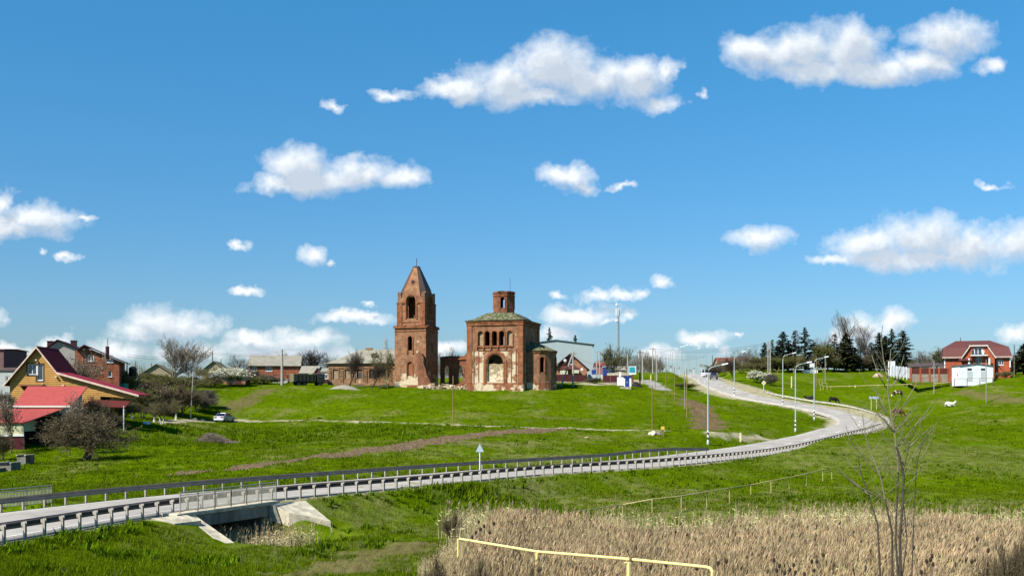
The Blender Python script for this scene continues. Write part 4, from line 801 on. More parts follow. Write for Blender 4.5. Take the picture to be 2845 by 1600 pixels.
# hangar and the street right of the apse
YL = 275.; kl = px(YL); hmz = mat('pale_blue_sheet_metal', (.36, .43, .45), (.33, .40, .42), scale=.3, rough=.6, band=('X', 1.1, (.31, .37, .39), .3))
t = thing('steel_hangar', 'large pale blue corrugated steel hangar behind the apse and brown gable house', 'building', (xat(1442, YL), YL, zat(1056, YL)), -R(2.5)); S4 = sides(204*kl, 24); m_ = MB()
wz = lambda v: (1056-v)*kl
m_.panel([(0, -1), (204*kl, -1), (204*kl, wz(956)), (102*kl, wz(944.5)), (0, wz(956))], [], 0, .2, S4[0]); m_.panel([(0, -1), (204*kl, -1), (204*kl, wz(956)), (102*kl, wz(944.5)), (0, wz(956))], [], 0, .2, S4[2])
for i in (1, 3): m_.panel(rect(.2, 23.8, -1, wz(956)), [], 0, .2, S4[i])
m_.obj('wall', hmz, t)
for a, b in (((-.5, wz(957)), (102*kl, wz(944))), ((102*kl, wz(944)), (204*kl+.5, wz(957)))): roofq(t, a, b, -.3, 24.3, .15, mat('dark_grey_edge_roof', (.09, .10, .11), rough=.5))
YM = 243.; km = px(YM)
t = thing('brown_gable_house', 'house with steep brown gable roof, orange brick front and round dishes right of apse', 'house', (xat(1549, YM), YM, zat(1062, YM)), 0)
def mx_(u): return (u-1549)*km
def mz_(v): return (1062-v)*km
obr = brickmat('orange_brick', (.42, .22, .13), (.33, .17, .10), levels=((-5, 0),), amt=-.4); brn = mat('brown_sheet_roof', (.115, .035, .035), (.09, .03, .03), rough=.55)
m_ = MB(); o_ = [(mx_(1549), -1), (mx_(1631), -1), (mx_(1631), mz_(1022)), (mx_(1589), mz_(986)), (mx_(1549), mz_(1014))]; m_.panel(o_, [rect(mx_(1583), mx_(1591), mz_(1012), mz_(1001))], 0, .3); m_.panel(o_, [], 8, .3); m_.box(mx_(1631)-.3, mx_(1631), .3, 8, -1, mz_(1022)); m_.box(0, .3, .3, 8, -1, mz_(1014)); m_.obj('wall', obr, t)
window(t, Mx(0, 0, 0, 0), mx_(1587), mz_(1012), 8*km, 11*km, 0)
roofq(t, (mx_(1588), mz_(983)), (mx_(1639), mz_(1028)), -.6, 8.5, .15, brn); roofq(t, (mx_(1540), mz_(1017)), (mx_(1585), mz_(980)), -.9, 8.5, .15, brn); m_ = MB(); m_.panel([(mx_(1549), mz_(1013)), (mx_(1570), mz_(1013)), (mx_(1585), mz_(984)), (mx_(1582), mz_(984))], [], -.5, .1); m_.obj('gable_cladding', brn, t)
m_ = MB(); m_.slab([(mx_(1553), -2.2, mz_(1026)), (mx_(1610), -2.2, mz_(1026)), (mx_(1596), -.02, mz_(1014)), (mx_(1565), -.02, mz_(1014))], .12); m_.obj('porch_roof', brn, t)
cpn = mat('cream_panel', (.6, .6, .5)); MB().box(mx_(1555), mx_(1576), -2.1, -1.9, mz_(1040), mz_(1030)).obj('porch_panel', cpn, t); MB().box(mx_(1588), mx_(1607), -2.1, -1.9, mz_(1037), mz_(1027)).obj('porch_panel', cpn, t)
for u, v in ((1570, 1002), (1617, 1027)): M = Matrix.Translation((mx_(u), -1.0, mz_(v))) @ Matrix.Rotation(R(80), 4, 'X') @ Matrix.Rotation(R(20), 4, 'Y'); MB().lathe([(.05, .0), (.25, -.03), (.36, -.09), (.37, -.07), (.25, .0)], 14, M=M).obj('satellite_dish', whitem, t)
def fence(name, label, a, b, h, n, pm_, qm, cat='fence', zoff=0, base=None, pw=.12, top=None, pillar=.0):
    a = Vector(a); b = Vector(b); t = thing(name, label, cat, a); d = (b-a); L_ = d.length; ang = math.atan2(d.y, d.x); dz = d.z
    for i in range(n):
        x0, x1 = L_*i/n, L_*(i+1)/n; M = Matrix.Rotation(ang, 4, 'Z'); z = dz*(i+.5)/n; hl2 = math.hypot(d.x, d.y)/L_; x0 *= hl2; x1 *= hl2
        MB().box(x0+pw*.5, x1-pw*.5, -.02, .02, z+(base or -.55), z+h, M).obj('panel', pm_, t)
        if base: MB().box(x0+.003, x1-.003, -.16, .16, z-1, z+base-.01, M).obj('plinth', stonem, t)
    for i in range(n+1):
        x = math.hypot(d.x, d.y)*i/n; z = dz*i/n; MB().box(x-pw/2, x+pw/2, -pw/2-.03, pw/2+.03, z-1, z+h+pillar, M).obj('post', qm, t)
    return t
def P3(u, v, Y): return Vector(P(u, v, Y))
maroon = mat('maroon_fence_sheet', (.085, .016, .02), (.065, .013, .016), scale=.5, rough=.55, band=('X', 4, (.05, .01, .012), .3))
fence('maroon_fence', 'maroon sheet metal fence in front of the brown gable house', P3(1545, 1062, 236), P3(1631, 1064, 236), 22*px(236), 3, maroon, maroon, base=.25)
fence('pale_gate', 'pale blue panelled gate between the two maroon fences', P3(1634, 1058, 250), P3(1673, 1058, 250), 18*px(250), 2, mat('pale_blue_panel', (.5, .56, .6)), upvc, cat='gate')
mf = fence('maroon_fence', 'maroon sheet metal fence behind the blue and white cabins', P3(1675, 1064, 238), P3(1758, 1063, 238), 21*px(238), 4, maroon, rbrick, base=.15)
m_ = MB(); A_ = P3(1689, 1040, 244)-P3(1675, 1064, 238); B_ = P3(1757, 1040, 244)-P3(1675, 1064, 238)
t = thing('concrete_shelter', 'beige flat roofed shelter rising just above the maroon fence', 'building', P3(1690, 1064, 244)); kk = px(244)
MB().box(0, 66*kk, 0, 3, 21*kk, 28*kk).obj('flat_roof', conc, t); MB().box(.4, 65*kk, .3, 2.7, -1, 21*kk-.003).obj('wall', conc, t)
house('pink_building', 'small pink building partly hidden by the wooden H shaped pole', (xat(1655, 262), 262, zat(1055, 262)), 0, 30*px(262), 5, 38*px(262), 49*px(262), 'x', mat('pink_wall', (.4, .19, .17)), mat('red_shed_roof', (.2, .04, .04)), over=.2, cat='building')
t = thing('blue_container', 'bright blue metal kiosk with light roof edge behind the maroon fence', 'kiosk', P3(1677, 1050, 256)); kk = px(256); bl = mat('blue_paint', (.02, .06, .28), (.016, .05, .23), rough=.5)
MB().box(0, 26*kk, 0, 3, -1, 30*kk).obj('body', bl, t); MB().box(-.1, 26*kk+.1, -.15, 3.1, 30*kk+.003, 33*kk).obj('roof', mat('light_blue_roof', (.35, .5, .65)), t); MB().box(13*kk, 23*kk, -.03, -.003, 14*kk, 26*kk).obj('window', mat('blue_glass', (.05, .15, .35), rough=.2), t)
t = thing('blue_container', 'low blue container at the foot of the hangar wall', 'container', P3(1646, 1042, 258)); MB().box(0, 12*kk, 0, 3, -1, 14*kk).obj('body', bl, t); MB().box(-.05, 12*kk+.05, -.05, 3.05, 14*kk+.002, 15*kk).obj('rim', bl, t)
house('distant_beige_house', 'distant low beige house with brown roof above the maroon fence', (xat(1712, 290), 290, zat(1050, 290)), 0, 24*px(290), 6, 22*px(290), 33*px(290), 'x', mat('beige_house_wall', (.45, .33, .25)), slate, over=.3, wins=[(9*px(290), 9*px(290), 5*px(290), 7*px(290), 0)])
# cabins
YP = 222.; kp = px(YP)
t = thing('white_cabin', 'small white metal cabinet left of the blue toilet cabin', 'cabinet', P3(1716, 1071, YP)); MB().box(0, 18*kp, 0, 1.2, 0, 23*kp).obj('body', whitem, t, bevel=.03); MB().box(-.05, 18*kp+.05, -.05, 1.25, 23*kp, 24.2*kp).obj('lid', upvc, t); MB().box(2*kp, 10*kp, -.02, -.002, 2*kp, 20*kp).obj('door', whitem, t)
t = thing('blue_toilet_cabin', 'blue and white portable toilet cabin standing on a concrete slab', 'toilet cabin', P3(1735, 1074, YP-.5))
MB().box(0, 19*kp, 0, 1.2, 0, 26*kp).obj('body', whitem, t); MB().box(1.5*kp, 13*kp, -.05, -.003, 0, 26*kp).obj('door', bl, t); MB().box(-.2, 19.5*kp, -.15, 1.3, 26*kp+.003, 29.5*kp).obj('roof', bl, t)
MB().lathe([(.14, 0), (.0001, .3)], 3, M=Matrix.Translation((7*kp, -.07, 11*kp))).obj('door_emblem', whitem, t)
t = thing('concrete_slab', 'flat concrete slab under the blue toilet cabin', 'slab', P3(1724, 1079, YP-1)); MB().box(0, 29*kp, -.3, 2.4, -.6, .32).obj('slab', conc, t)
t = thing('white_pillar', 'narrow white square pillar right behind the white cabinet', 'pillar', P3(1720, 1060, 226)); MB().box(0, 6*kp, 0, .45, 0, 27*kp).obj('shaft', whitem, t); MB().box(-.06, 6*kp+.06, -.06, .51, 27*kp, 28.5*kp).obj('cap', upvc, t)
t = thing('billboard', 'small white framed billboard with a turquoise picture beside the grey pole', 'billboard', P3(1757, 1066, 234)); kk = px(234)
MB().box(-10.5*kk, 10.5*kk, 0, .15, 26*kk, 49*kk).obj('frame', whitem, t); MB().box(-9*kk, 8*kk, -.03, -.003, 31*kk, 47*kk).obj('poster', mat('turquoise_poster', (.05, .45, .55), (.02, .25, .28), scale=1.2, rough=.4), t)
for x in (-1.5*kk, 3*kk): MB().tube([(x, .08, -1), (x, .08, 26*kk)], .06, 6).obj('leg', tin, t)
# right side: big villa
YU = 238.; ku = px(YU); t = thing('brick_villa', 'large red brick villa with brown hipped roof and white framed balcony gable', 'house', (xat(2626, YU), YU, zat(1040, YU)), -R(19))
def ux(u): return (u-2628)*ku/1.08
def uz(v): return (1040-v)*ku
vb = brickmat('villa_brick', (.42, .115, .06), (.34, .09, .048), levels=((-5, 0),), amt=-.4); vr = mat('brown_tile_roof', (.12, .042, .034), (.095, .033, .027), scale=1.5, rough=.6, band=('Z', 3, (.12, .04, .035), .25)); DV = 11.
m_ = MB(); m_.panel(rect(0, ux(2806), -1.5, uz(993)), [rect(ux(2770), ux(2788), uz(1016), uz(1001))], 0, .35); m_.box(0, .35, .35, DV, -1.5, uz(993)); m_.box(ux(2806)-.35, ux(2806), .35, DV, -1.5, uz(993)); m_.box(0, ux(2806), DV, DV+.3, -1.5, uz(993)); m_.panel([(0, uz(993)), (DV, uz(993)), (DV-1.5, uz(968)), (1.5, uz(968))], [], 0, .3, Mx(.4, DV, 0, R(-90))); m_.obj('wall', vb, t)
window(t, Mx(0, 0, 0, 0), ux(2779), uz(1016), 18*ku, 15*ku, 2)
# main roof with half-hips
r = MB(); e = uz(992); o = .6; A_ = [(-o, -o, e), (ux(2811), -o, e), (ux(2811), DV+o, e), (-o, DV+o, e)]; C_ = [(-.3, 1.6, uz(965)), (ux(2805), 1.6, uz(965)), (ux(2805), DV-1.6, uz(965)), (-.3, DV-1.6, uz(965))]; B_ = [(ux(2661), DV/2, uz(944)), (ux(2757), DV/2, uz(944))]
# order: front slope, right half hip, back slope, left half hip
r.add(A_+C_+B_, [(0, 1, 5, 4), (4, 5, 9, 8), (2, 3, 7, 6), (6, 7, 8, 9), (5, 6, 9), (7, 4, 8), (1, 2, 6, 5), (3, 0, 4, 7), (3, 2, 1, 0)]); ro = r.obj('roof', vr, t)
MB().box(-o-.05, ux(2811)+.05, -o-.08, -o+.0, e-.3, e+.02).obj('fascia', mat('beige_fascia', (.5, .38, .33)), ro); MB().box(ux(2674), ux(2676), 5, 5.3, uz(948), uz(935)).obj('chimney', tin, ro)
# central gable
m_ = MB(); gz = [(ux(2676), -1.5), (ux(2762), -1.5), (ux(2762), uz(993)), (ux(2741), uz(966)), (ux(2693), uz(966)), (ux(2676), uz(993))]
aw_ = [(ux(2698.5), uz(988.5)), (ux(2736), uz(988.5)), (ux(2735), uz(977)), (ux(2730), uz(970)), (ux(2722), uz(967.5)), (ux(2712), uz(967.5)), (ux(2704), uz(970.5)), (ux(2699.5), uz(978))]
m_.panel(gz, [aw_, rect(ux(2711), ux(2727), uz(1012), uz(992))], -1.6, .3); m_.box(ux(2676), ux(2676)+.3, -1.3, -.002, -1.5, uz(993)); m_.box(ux(2762)-.3, ux(2762), -1.3, -.002, -1.5, uz(993)); m_.obj('gable_wall', vb, t)
m_ = MB(); m_.slab([(ux(2674), -2, uz(994)), (ux(2674), 2, uz(994)), (ux(2694), 4, uz(962)), (ux(2694), -2, uz(962))][::-1], .15); m_.slab([(ux(2764), -2, uz(994)), (ux(2764), 2, uz(994)), (ux(2742), 4, uz(962)), (ux(2742), -2, uz(962))], .15)
m_.slab([(ux(2693), -2.0, uz(963)), (ux(2743), -2.0, uz(963)), (ux(2712), 4.2, uz(945))], .12); m_.obj('gable_roof', vr, t)
m_ = MB()
for a, b in (((2671, 995), (2694, 963)), ((2742, 963), (2765, 995)), ((2692, 961.5), (2744, 961.5))):
    z1 = 4 if a[1] != b[1] else 3; m_.panel([(ux(a[0]), uz(a[1]+z1)), (ux(b[0]), uz(b[1]+z1)), (ux(b[0]), uz(b[1])), (ux(a[0]), uz(a[1]))], [], -2.12, .1)
m_.obj('barge_board', mat('cream_trim', (.72, .66, .6)), t)
fw = MB(); fw.panel([(x*1.0, z) for x, z in aw_], [[(a, b) for a, b in rect(ux(2700), ux(2707), uz(986), uz(973))], rect(ux(2708.5), ux(2716.5), uz(986), uz(969)), rect(ux(2718), ux(2726.5), uz(986), uz(969)), rect(ux(2728), ux(2734), uz(986), uz(974))], -1.5, .08)
f = fw.obj('arched_window', upvc, t); MB().box(ux(2699), ux(2736), -1.42, -1.4, uz(988), uz(968)).obj('pane', glassm, f)
window(t, Mx(0, -1.55, 0, 0), ux(2719), uz(1012), 16*ku, 20*ku, 1, name='balcony_door')
MB().box(ux(2696), ux(2742), -2.9, -1.602, uz(991), uz(988.5)).obj('balcony_slab', upvc, t)
for u in (2692, 2747): MB().tube([(ux(u), -2.7, -1), (ux(u), -2.7, uz(998))], .22, 10).obj('column', upvc, t)
MB().slab([(ux(2662), -3.2, uz(1003)), (ux(2700), -3.2, uz(1003)), (ux(2700), -.5, uz(994)), (ux(2668), -.5, uz(994))], .12).obj('porch_roof', brn, t)
for u in (2625, 2804): MB().box(ux(u), ux(u+3), -.12, -.003, uz(1022), uz(994)).obj('drain_pipe', upvc, t)
# white transformer house
YT = 222.; kt = px(YT); t = thing('transformer_house', 'white windowless utility building with two louvred doors in front of the villa', 'building', (xat(2667, YT), YT, zat(1058, YT)), R(1)); wt = mat('white_painted_brick', (.74, .77, .80), (.62, .65, .68), scale=1.5, rough=.7)
WT, DT, HT = 6.9, 3.9, 3.15; S4 = sides(WT, DT); m_ = MB(); go_ = [(0, -1), (WT, -1), (WT, HT), (WT/2, HT+.45), (0, HT)]
m_.panel(go_, [rect(1.55, 2.5, 2.1, 2.6), rect(4.35, 5.3, 2.1, 2.6)], 0, .25, S4[0]); m_.panel(go_, [], 0, .25, S4[2]); m_.panel(rect(.25, DT-.25, -1, HT), [], 0, .25, S4[1]); m_.panel(rect(.25, DT-.25, -1, HT), [], 0, .25, S4[3]); m_.obj('wall', wt, t)
m_ = MB()
for sg in (0, 1): a, b = ((-.2, HT+.02), (WT/2, HT+.5)) if sg == 0 else ((WT/2, HT+.5), (WT+.2, HT+.02)); m_.slab([(a[0], -.25, a[1]), (b[0], -.25, b[1]), (b[0], DT+.25, b[1]), (a[0], DT+.25, a[1])], .1)
m_.obj('roof', mat('dark_edge_roofing', (.12, .12, .13)), t)
for x in (1.5, 4.3):
    MB().box(x, x+1.05, -.05, -.003, 0, 2.0).obj('louvre_door', mat('light_grey_louvre', (.52, .55, .58), (.45, .48, .5), scale=6), t); MB().box(x+.07, x+.98, .08, .12, 2.1, 2.6).obj('vent', glassm, t)
MB().box(-.003-.06, -.003, .9, 1.2, 1.1, 1.5).obj('meter_box', mat('meter_grey', (.3, .3, .3)), t)
t = fence('pipe_rail_fence', 'thin brown pipe rail along the foot of the white utility building', P3(2652, 1064, 220), P3(2758, 1062, 218), .9, 3, mat('thin_rail', (.2, .08, .06)), mat('brown_post', (.12, .05, .05)), pw=.1)
for c in list(t.children):
    if c.name.startswith('panel'):
        V_ = [v.co for v in c.data.vertices]; zt = max(v.z for v in V_)
        for v in V_:
            if v.z < zt-.01: v.z = zt-.06
        c.name = 'rail'
t = thing('brick_garden_wall', 'brick pillared garden fence with brown panels and a dark lean-to roof, beside the villa', 'wall', P3(2529, 1048, 228)); kk = px(228)
for i in range(5):
    x = i*26*kk; MB().box(x, x+5*kk, 0, .4, -1, 27*kk).obj('brick_pillar', vb, t)
    if i < 4: MB().box(x+5*kk, x+26*kk, .15, .22, 9*kk, 25*kk).obj('panel', mat('brown_boards', (.12, .03, .02)), t); MB().box(x+5*kk+.003, x+26*kk-.003, .05, .35, -1, 9*kk-.003).obj('base_wall', stonem, t)
MB().slab([(2*kk, .5, 30*kk), (100*kk, .5, 34*kk), (100*kk, 4.5, 43*kk), (12*kk, 4.5, 40*kk)], .12).obj('lean_to_roof', tin, t)
pw_ = fence('white_sheet_fence', 'white corrugated sheet fence running left from the brick garden wall', P3(2476, 1036, 262), P3(2529, 1044, 229), 22*px(240), 6, mat('white_corrugated', (.66, .7, .74), band=('X', 3, (.4, .43, .46), .4)), upvc)
t = fence('red_pipe_fence', 'low rusty red pipe fence on the grass left of the utility building', P3(2540, 1062, 224), P3(2640, 1058, 222), .95, 4, mat('rusty_rail', (.3, .09, .06)), mat('rusty_post', (.28, .09, .06)), pw=.09)
for c in list(t.children):
    if c.name.startswith('panel'):
        V_ = [v.co for v in c.data.vertices]; zt = max(v.z for v in V_)
        for v in V_:
            if v.z < zt-.01: v.z = zt-.08
        c.name = 'rail'
house('red_roof_bungalow', 'low brown roofed bungalow half hidden by bushes beyond the road crest', (xat(2000, 380), 380, zat(1034, 380)), R(6), 12.5, 8, 2.4, 5.2, 'x', mat('tan_wall', (.4, .34, .25)), mat('rust_red_roof', (.24, .07, .04), (.17, .055, .035)), over=.5)
t = thing('white_monument', 'white stele on a flat white plinth in front of the fir trees', 'monument', P3(2250, 1031, 288)); kk = px(288)
MB().box(2*kk, 14*kk, 0, 1.2, 0, 22*kk).obj('stele', whitem, t, bevel=.05); MB().box(-18*kk, 19*kk, -1, 2.2, -.8, 3.4*kk).obj('plinth', whitem, t); MB().slab([(-18*kk, -1.6, 1*kk), (-14*kk, -1.6, 1*kk), (-6*kk, 1.5, 5*kk), (-10*kk, 1.5, 5*kk)], .2).obj('ramp', whitem, t)
for u, v, Y, label in ((2480, 1020, 270, 'white brick block standing at the end of the white sheet fence'),):
    t = thing('white_block', label, 'structure', P3(u-8, v+20, Y)); MB().box(0, 15*px(Y), 0, 1.2, -1, 37*px(Y)).obj('shaft', whitem, t)
t = thing('green_shed', 'small turquoise shed with black side behind the red wing roof', 'shed', P3(309, 1085, 165)); kk = px(165); MB().box(0, 17*kk, 0, 1.5, -1, 22*kk).obj('green_wall', mat('turquoise_paint', (.02, .36, .26)), t); MB().box(17*kk+.003, 38*kk, 0, 1.5, -1, 20*kk).obj('side_wall', mat('turquoise_paint_side', (.02, .36, .26)), t); MB().box(-.1, 39*kk, -.1, 1.6, 22*kk+.01, 23*kk).obj('roof', tin, t)
t = thing('water_tank', 'black plastic water tank on a metal stand behind the red wing roof', 'tank', P3(369, 1078, 168)); kk = px(168); MB().lathe([(.5, 1.9), (.62, 2.0), (.62, 2.5), (.56, 2.6), (.62, 2.7), (.6, 3.1), (.25, 3.4)], 14).obj('barrel', mat('black_plastic', (.012, .012, .014), rough=.5), t)
for a in (0, 1, 2, 3): MB().tube([(.5*math.cos(a*1.57+.8), .5*math.sin(a*1.57+.8), -.5), (.4*math.cos(a*1.57+.8), .4*math.sin(a*1.57+.8), 1.95)], .04, 4).obj('stand_leg', tin, t)
t = fence('grey_yard_fence', 'pale grey metal yard fence behind the greyish bushes left of the truck', P3(755, 1066, 236), P3(803, 1067, 234), 14*px(235), 3, mat('pale_sheet', (.4, .43, .43)), tin)
t = thing('timber_pergola', 'rusty brown frame shelter beside the pale yard fence', 'shelter', P3(800, 1068, 232))
for x in (0, 1.0): MB().tube([(x, 0, -.5), (x, 0, 1.9)], .1, 5).obj('post', mat('rust_brown', (.2, .08, .05)), t)
MB().box(-3.2, 1.6, -.6, 1.2, 1.9, 2.05).obj('roof', tin, t)
t = thing('brick_garage', 'low garage with dark doors under the white blossoming tree', 'garage', P3(622, 1068, 222)); kk = px(222); MB().box(0, 60*kk, 0, 4, -1, 18*kk).obj('wall', brickmat('garage_brick', (.3, .16, .1), (.2, .1, .07), levels=((-5, 0),), amt=-.4), t); MB().box(-.2, 60*kk+.2, -.3, 4.2, 18*kk+.003, 20*kk).obj('roof', tin, t)
for x in (8, 30): MB().box(x*kk, (x+18)*kk, -.04, -.003, -.5, 15*kk).obj('door', mat('dark_rust_door', (.07, .025, .02)), t)
for i, (u, v, w, h, Y, lab) in enumerate(((72, 1284, 24, 20, 104, 'upper grey concrete box by the annexe on the grassy bank'), (28, 1318, 34, 33, 97, 'middle grey concrete box step on the bank at the left edge'), (2, 1322, 20, 22, 96, 'lowest concrete box step cut by the left edge'))):
    t = thing('concrete_box', lab, 'concrete box', P3(u-w/2, v, Y), 0, 'concrete box steps'); kk = px(Y); b = MB(); b.box(0, .12, -1, .9, -.8, h*kk); b.box(w*kk-.12, w*kk, -1, .9, -.8, h*kk); b.box(.12, w*kk-.12, .78, .9, -.8, h*kk); b.box(.12, w*kk-.12, -1, -.88, -.8, h*kk*.8); b.obj('shell', concd, t); MB().box(-.06, .1, -1.1, 1.0, h*kk, h*kk+.08).box(w*kk-.1, w*kk+.06, -1.1, 1.0, h*kk, h*kk+.08).obj('rim', conc, t)
# ------------------------------------------------------------------ vegetation templates
def tubes_np(segs, n=3):
    """segs: list of (p0, p1, r0, r1) -> vertex / quad arrays of open prisms"""
    a = np.array([list(s[0])+list(s[1])+[s[2], s[3]] for s in segs], float); p0 = a[:, :3]; p1 = a[:, 3:6]; d = p1-p0; d /= np.linalg.norm(d, axis=1)[:, None]+1e-9
    up = np.where(np.abs(d[:, 2:3]) < .9, np.array([[0, 0, 1.]]), np.array([[1., 0, 0]])); x = np.cross(d, up); x /= np.linalg.norm(x, axis=1)[:, None]+1e-9; y = np.cross(d, x)
    V = []; 
    for P_, r in ((p0, a[:, 6]), (p1, a[:, 7])):
        for k in range(n): t = 2*math.pi*k/n; V.append(P_+(x*math.cos(t)+y*math.sin(t))*r[:, None])
    V = np.stack(V, 1).reshape(-1, 3); b = np.arange(len(a))[:, None]*2*n
    Fc = np.concatenate([np.stack([b[:, 0]+k, b[:, 0]+(k+1) % n, b[:, 0]+n+(k+1) % n, b[:, 0]+n+k], -1) for k in range(n)]); return V, Fc
def quads_np(c, s, rng, up=None):            # small leaf faces at points c with sizes s
    n = len(c); a = rng.normal(size=(n, 3)); a /= np.linalg.norm(a, axis=1)[:, None]; b = rng.normal(size=(n, 3)); b = np.cross(a, b); b /= np.linalg.norm(b, axis=1)[:, None]
    s = np.asarray(s)[:, None]; V = np.stack([c-a*s-b*s*.6, c+a*s-b*s*.6, c+a*s+b*s*.6, c-a*s+b*s*.6], 1).reshape(-1, 3); return V, np.arange(4*n).reshape(n, 4)
def grow(rnd, H, tr, spread, levels, nch, trunk_frac=.3, upb=.35, stems=1, lean=0., twig=.012, gnarl=.18):
    tk = []; cr = []; tips = []
    def go(p, d, L, r, lv):
        n = 3 if lv < levels else 2; q = Vector(p); dd = Vector(d)
        for i in range(n):
            dd = (dd+Vector((rnd.gauss(0, gnarl), rnd.gauss(0, gnarl), rnd.gauss(0, gnarl*.5)+upb*.12))).normalized(); q2 = q+dd*L/n; r2 = max(twig*.7, r*(1-.35*(i+1)/n)); r1 = max(twig*.8, r*(1-.35*i/n))
            (tk if lv == 0 else cr).append((q, q2, r1, r2)); q = q2
            if lv < levels and (i > 0 or lv > 0):
                for c in range(nch[min(lv, len(nch)-1)] if i == n-1 else max(1, nch[min(lv, len(nch)-1)]-1)):
                    a = rnd.uniform(.45, 1.0)*spread; az = rnd.uniform(0, 6.283); s = dd.orthogonal().normalized(); s.rotate(Matrix.Rotation(az, 3, dd)); nd_ = (dd*math.cos(a)+s*math.sin(a)+Vector((0, 0, upb*.5))).normalized()
                    go(q, nd_, L*rnd.uniform(.55, .78)*(1 if lv else (1-trunk_frac)/max(trunk_frac, .12)*.42), r2*.62, lv+1)
        if lv >= levels-1: tips.append(tuple(q))
    for s in range(stems):
        a = 6.283*s/max(1, stems)+rnd.uniform(-.4, .4); k = .0 if stems == 1 else rnd.uniform(.15, .5)
        go(Vector((0, 0, -.15)), Vector((math.cos(a)*k+lean, math.sin(a)*k, 1)).normalized(), H*trunk_frac, tr, 0)
    # normalise the height to H
    top = max(s[1].z for s in cr); f = H/top; sc = lambda v: Vector((v[0]*f, v[1]*f, v[2]*f))
    return [(sc(a), sc(b), c, d) for a, b, c, d in tk], [(sc(a), sc(b), c, d) for a, b, c, d in cr], [tuple(sc(t)) for t in tips]
bark = mat('bark_dark', (.075, .055, .04), (.035, .026, .02), scale=3, rough=.95, island=.25)
barkg = mat('bark_grey', (.19, .165, .13), (.10, .085, .065), scale=3, rough=.95, island=.3)
barkb = mat('bark_brown', (.165, .13, .07), (.088, .07, .038), scale=3, rough=.95, island=.3)
barko = mat('bark_olive', (.21, .18, .085), (.13, .11, .05), scale=3, rough=.95, island=.3)
barkw = mat('whitewashed_bark', (.78, .77, .74), (.6, .58, .52), scale=3, rough=.9)
blossom = leafmat('blossom', (.78, .76, .66), (.62, .62, .48), .3, 1.5, .15)
bud = leafmat('budding_leaves', (.15, .17, .035), (.10, .12, .025), .3, 1.5, .3)
budl = leafmat('pale_buds', (.24, .25, .10), (.18, .17, .07), .3, 1.5, .3)
pinkb = leafmat('pink_blossom', (.44, .33, .27), (.32, .25, .19), .3, 1.5, .2)
needle = leafmat('fir_needles', (.062, .09, .05), (.028, .048, .028), .1, 1.2, .35)
needleo = leafmat('olive_fir_needles', (.085, .095, .035), (.042, .05, .02), .1, 1.2, .35)
needleb = leafmat('bare_larch_twigs', (.10, .07, .045), (.055, .038, .026), .1, 1.2, .3)
TPL = {}
def tree_tpl(key, seed, bm, leaf=None, ln=0, lsize=.05, wide=1., white=False, **kw):
    rnd = random.Random(seed); tk, cr, tips = grow(rnd, **kw); rng = np.random.default_rng(seed)
    V, Fc = tubes_np(tk, 6); tm = np_mesh(key+'_trunk', V, Fc, True); tm.materials.append(barkw if white else bm)
    V, Fc = tubes_np(cr, 3); cm = np_mesh(key+'_crown', V*np.array([wide, wide, 1]), Fc); cm.materials.append(bm); lm = None
    if leaf:
        a = np.array([list(s[0]) for s in cr]); b = np.array([list(s[1]) for s in cr]); k = rng.integers(len(a)//4, len(a), ln); t = rng.random((ln, 1)); c = a[k]*(1-t)+b[k]*t+rng.normal(size=(ln, 3))*.05
        V, Fc = quads_np(c*np.array([wide, wide, 1]), rng.uniform(.5, 1.3, ln)*lsize, rng); lm = np_mesh(key+'_leaf', V, Fc); lm.materials.append(leaf)
    w = float(np.percentile(np.abs(np.array(tips)[:, :2]*wide).max(1), 80)); TPL[key] = (tm, cm, lm, kw['H'], w)
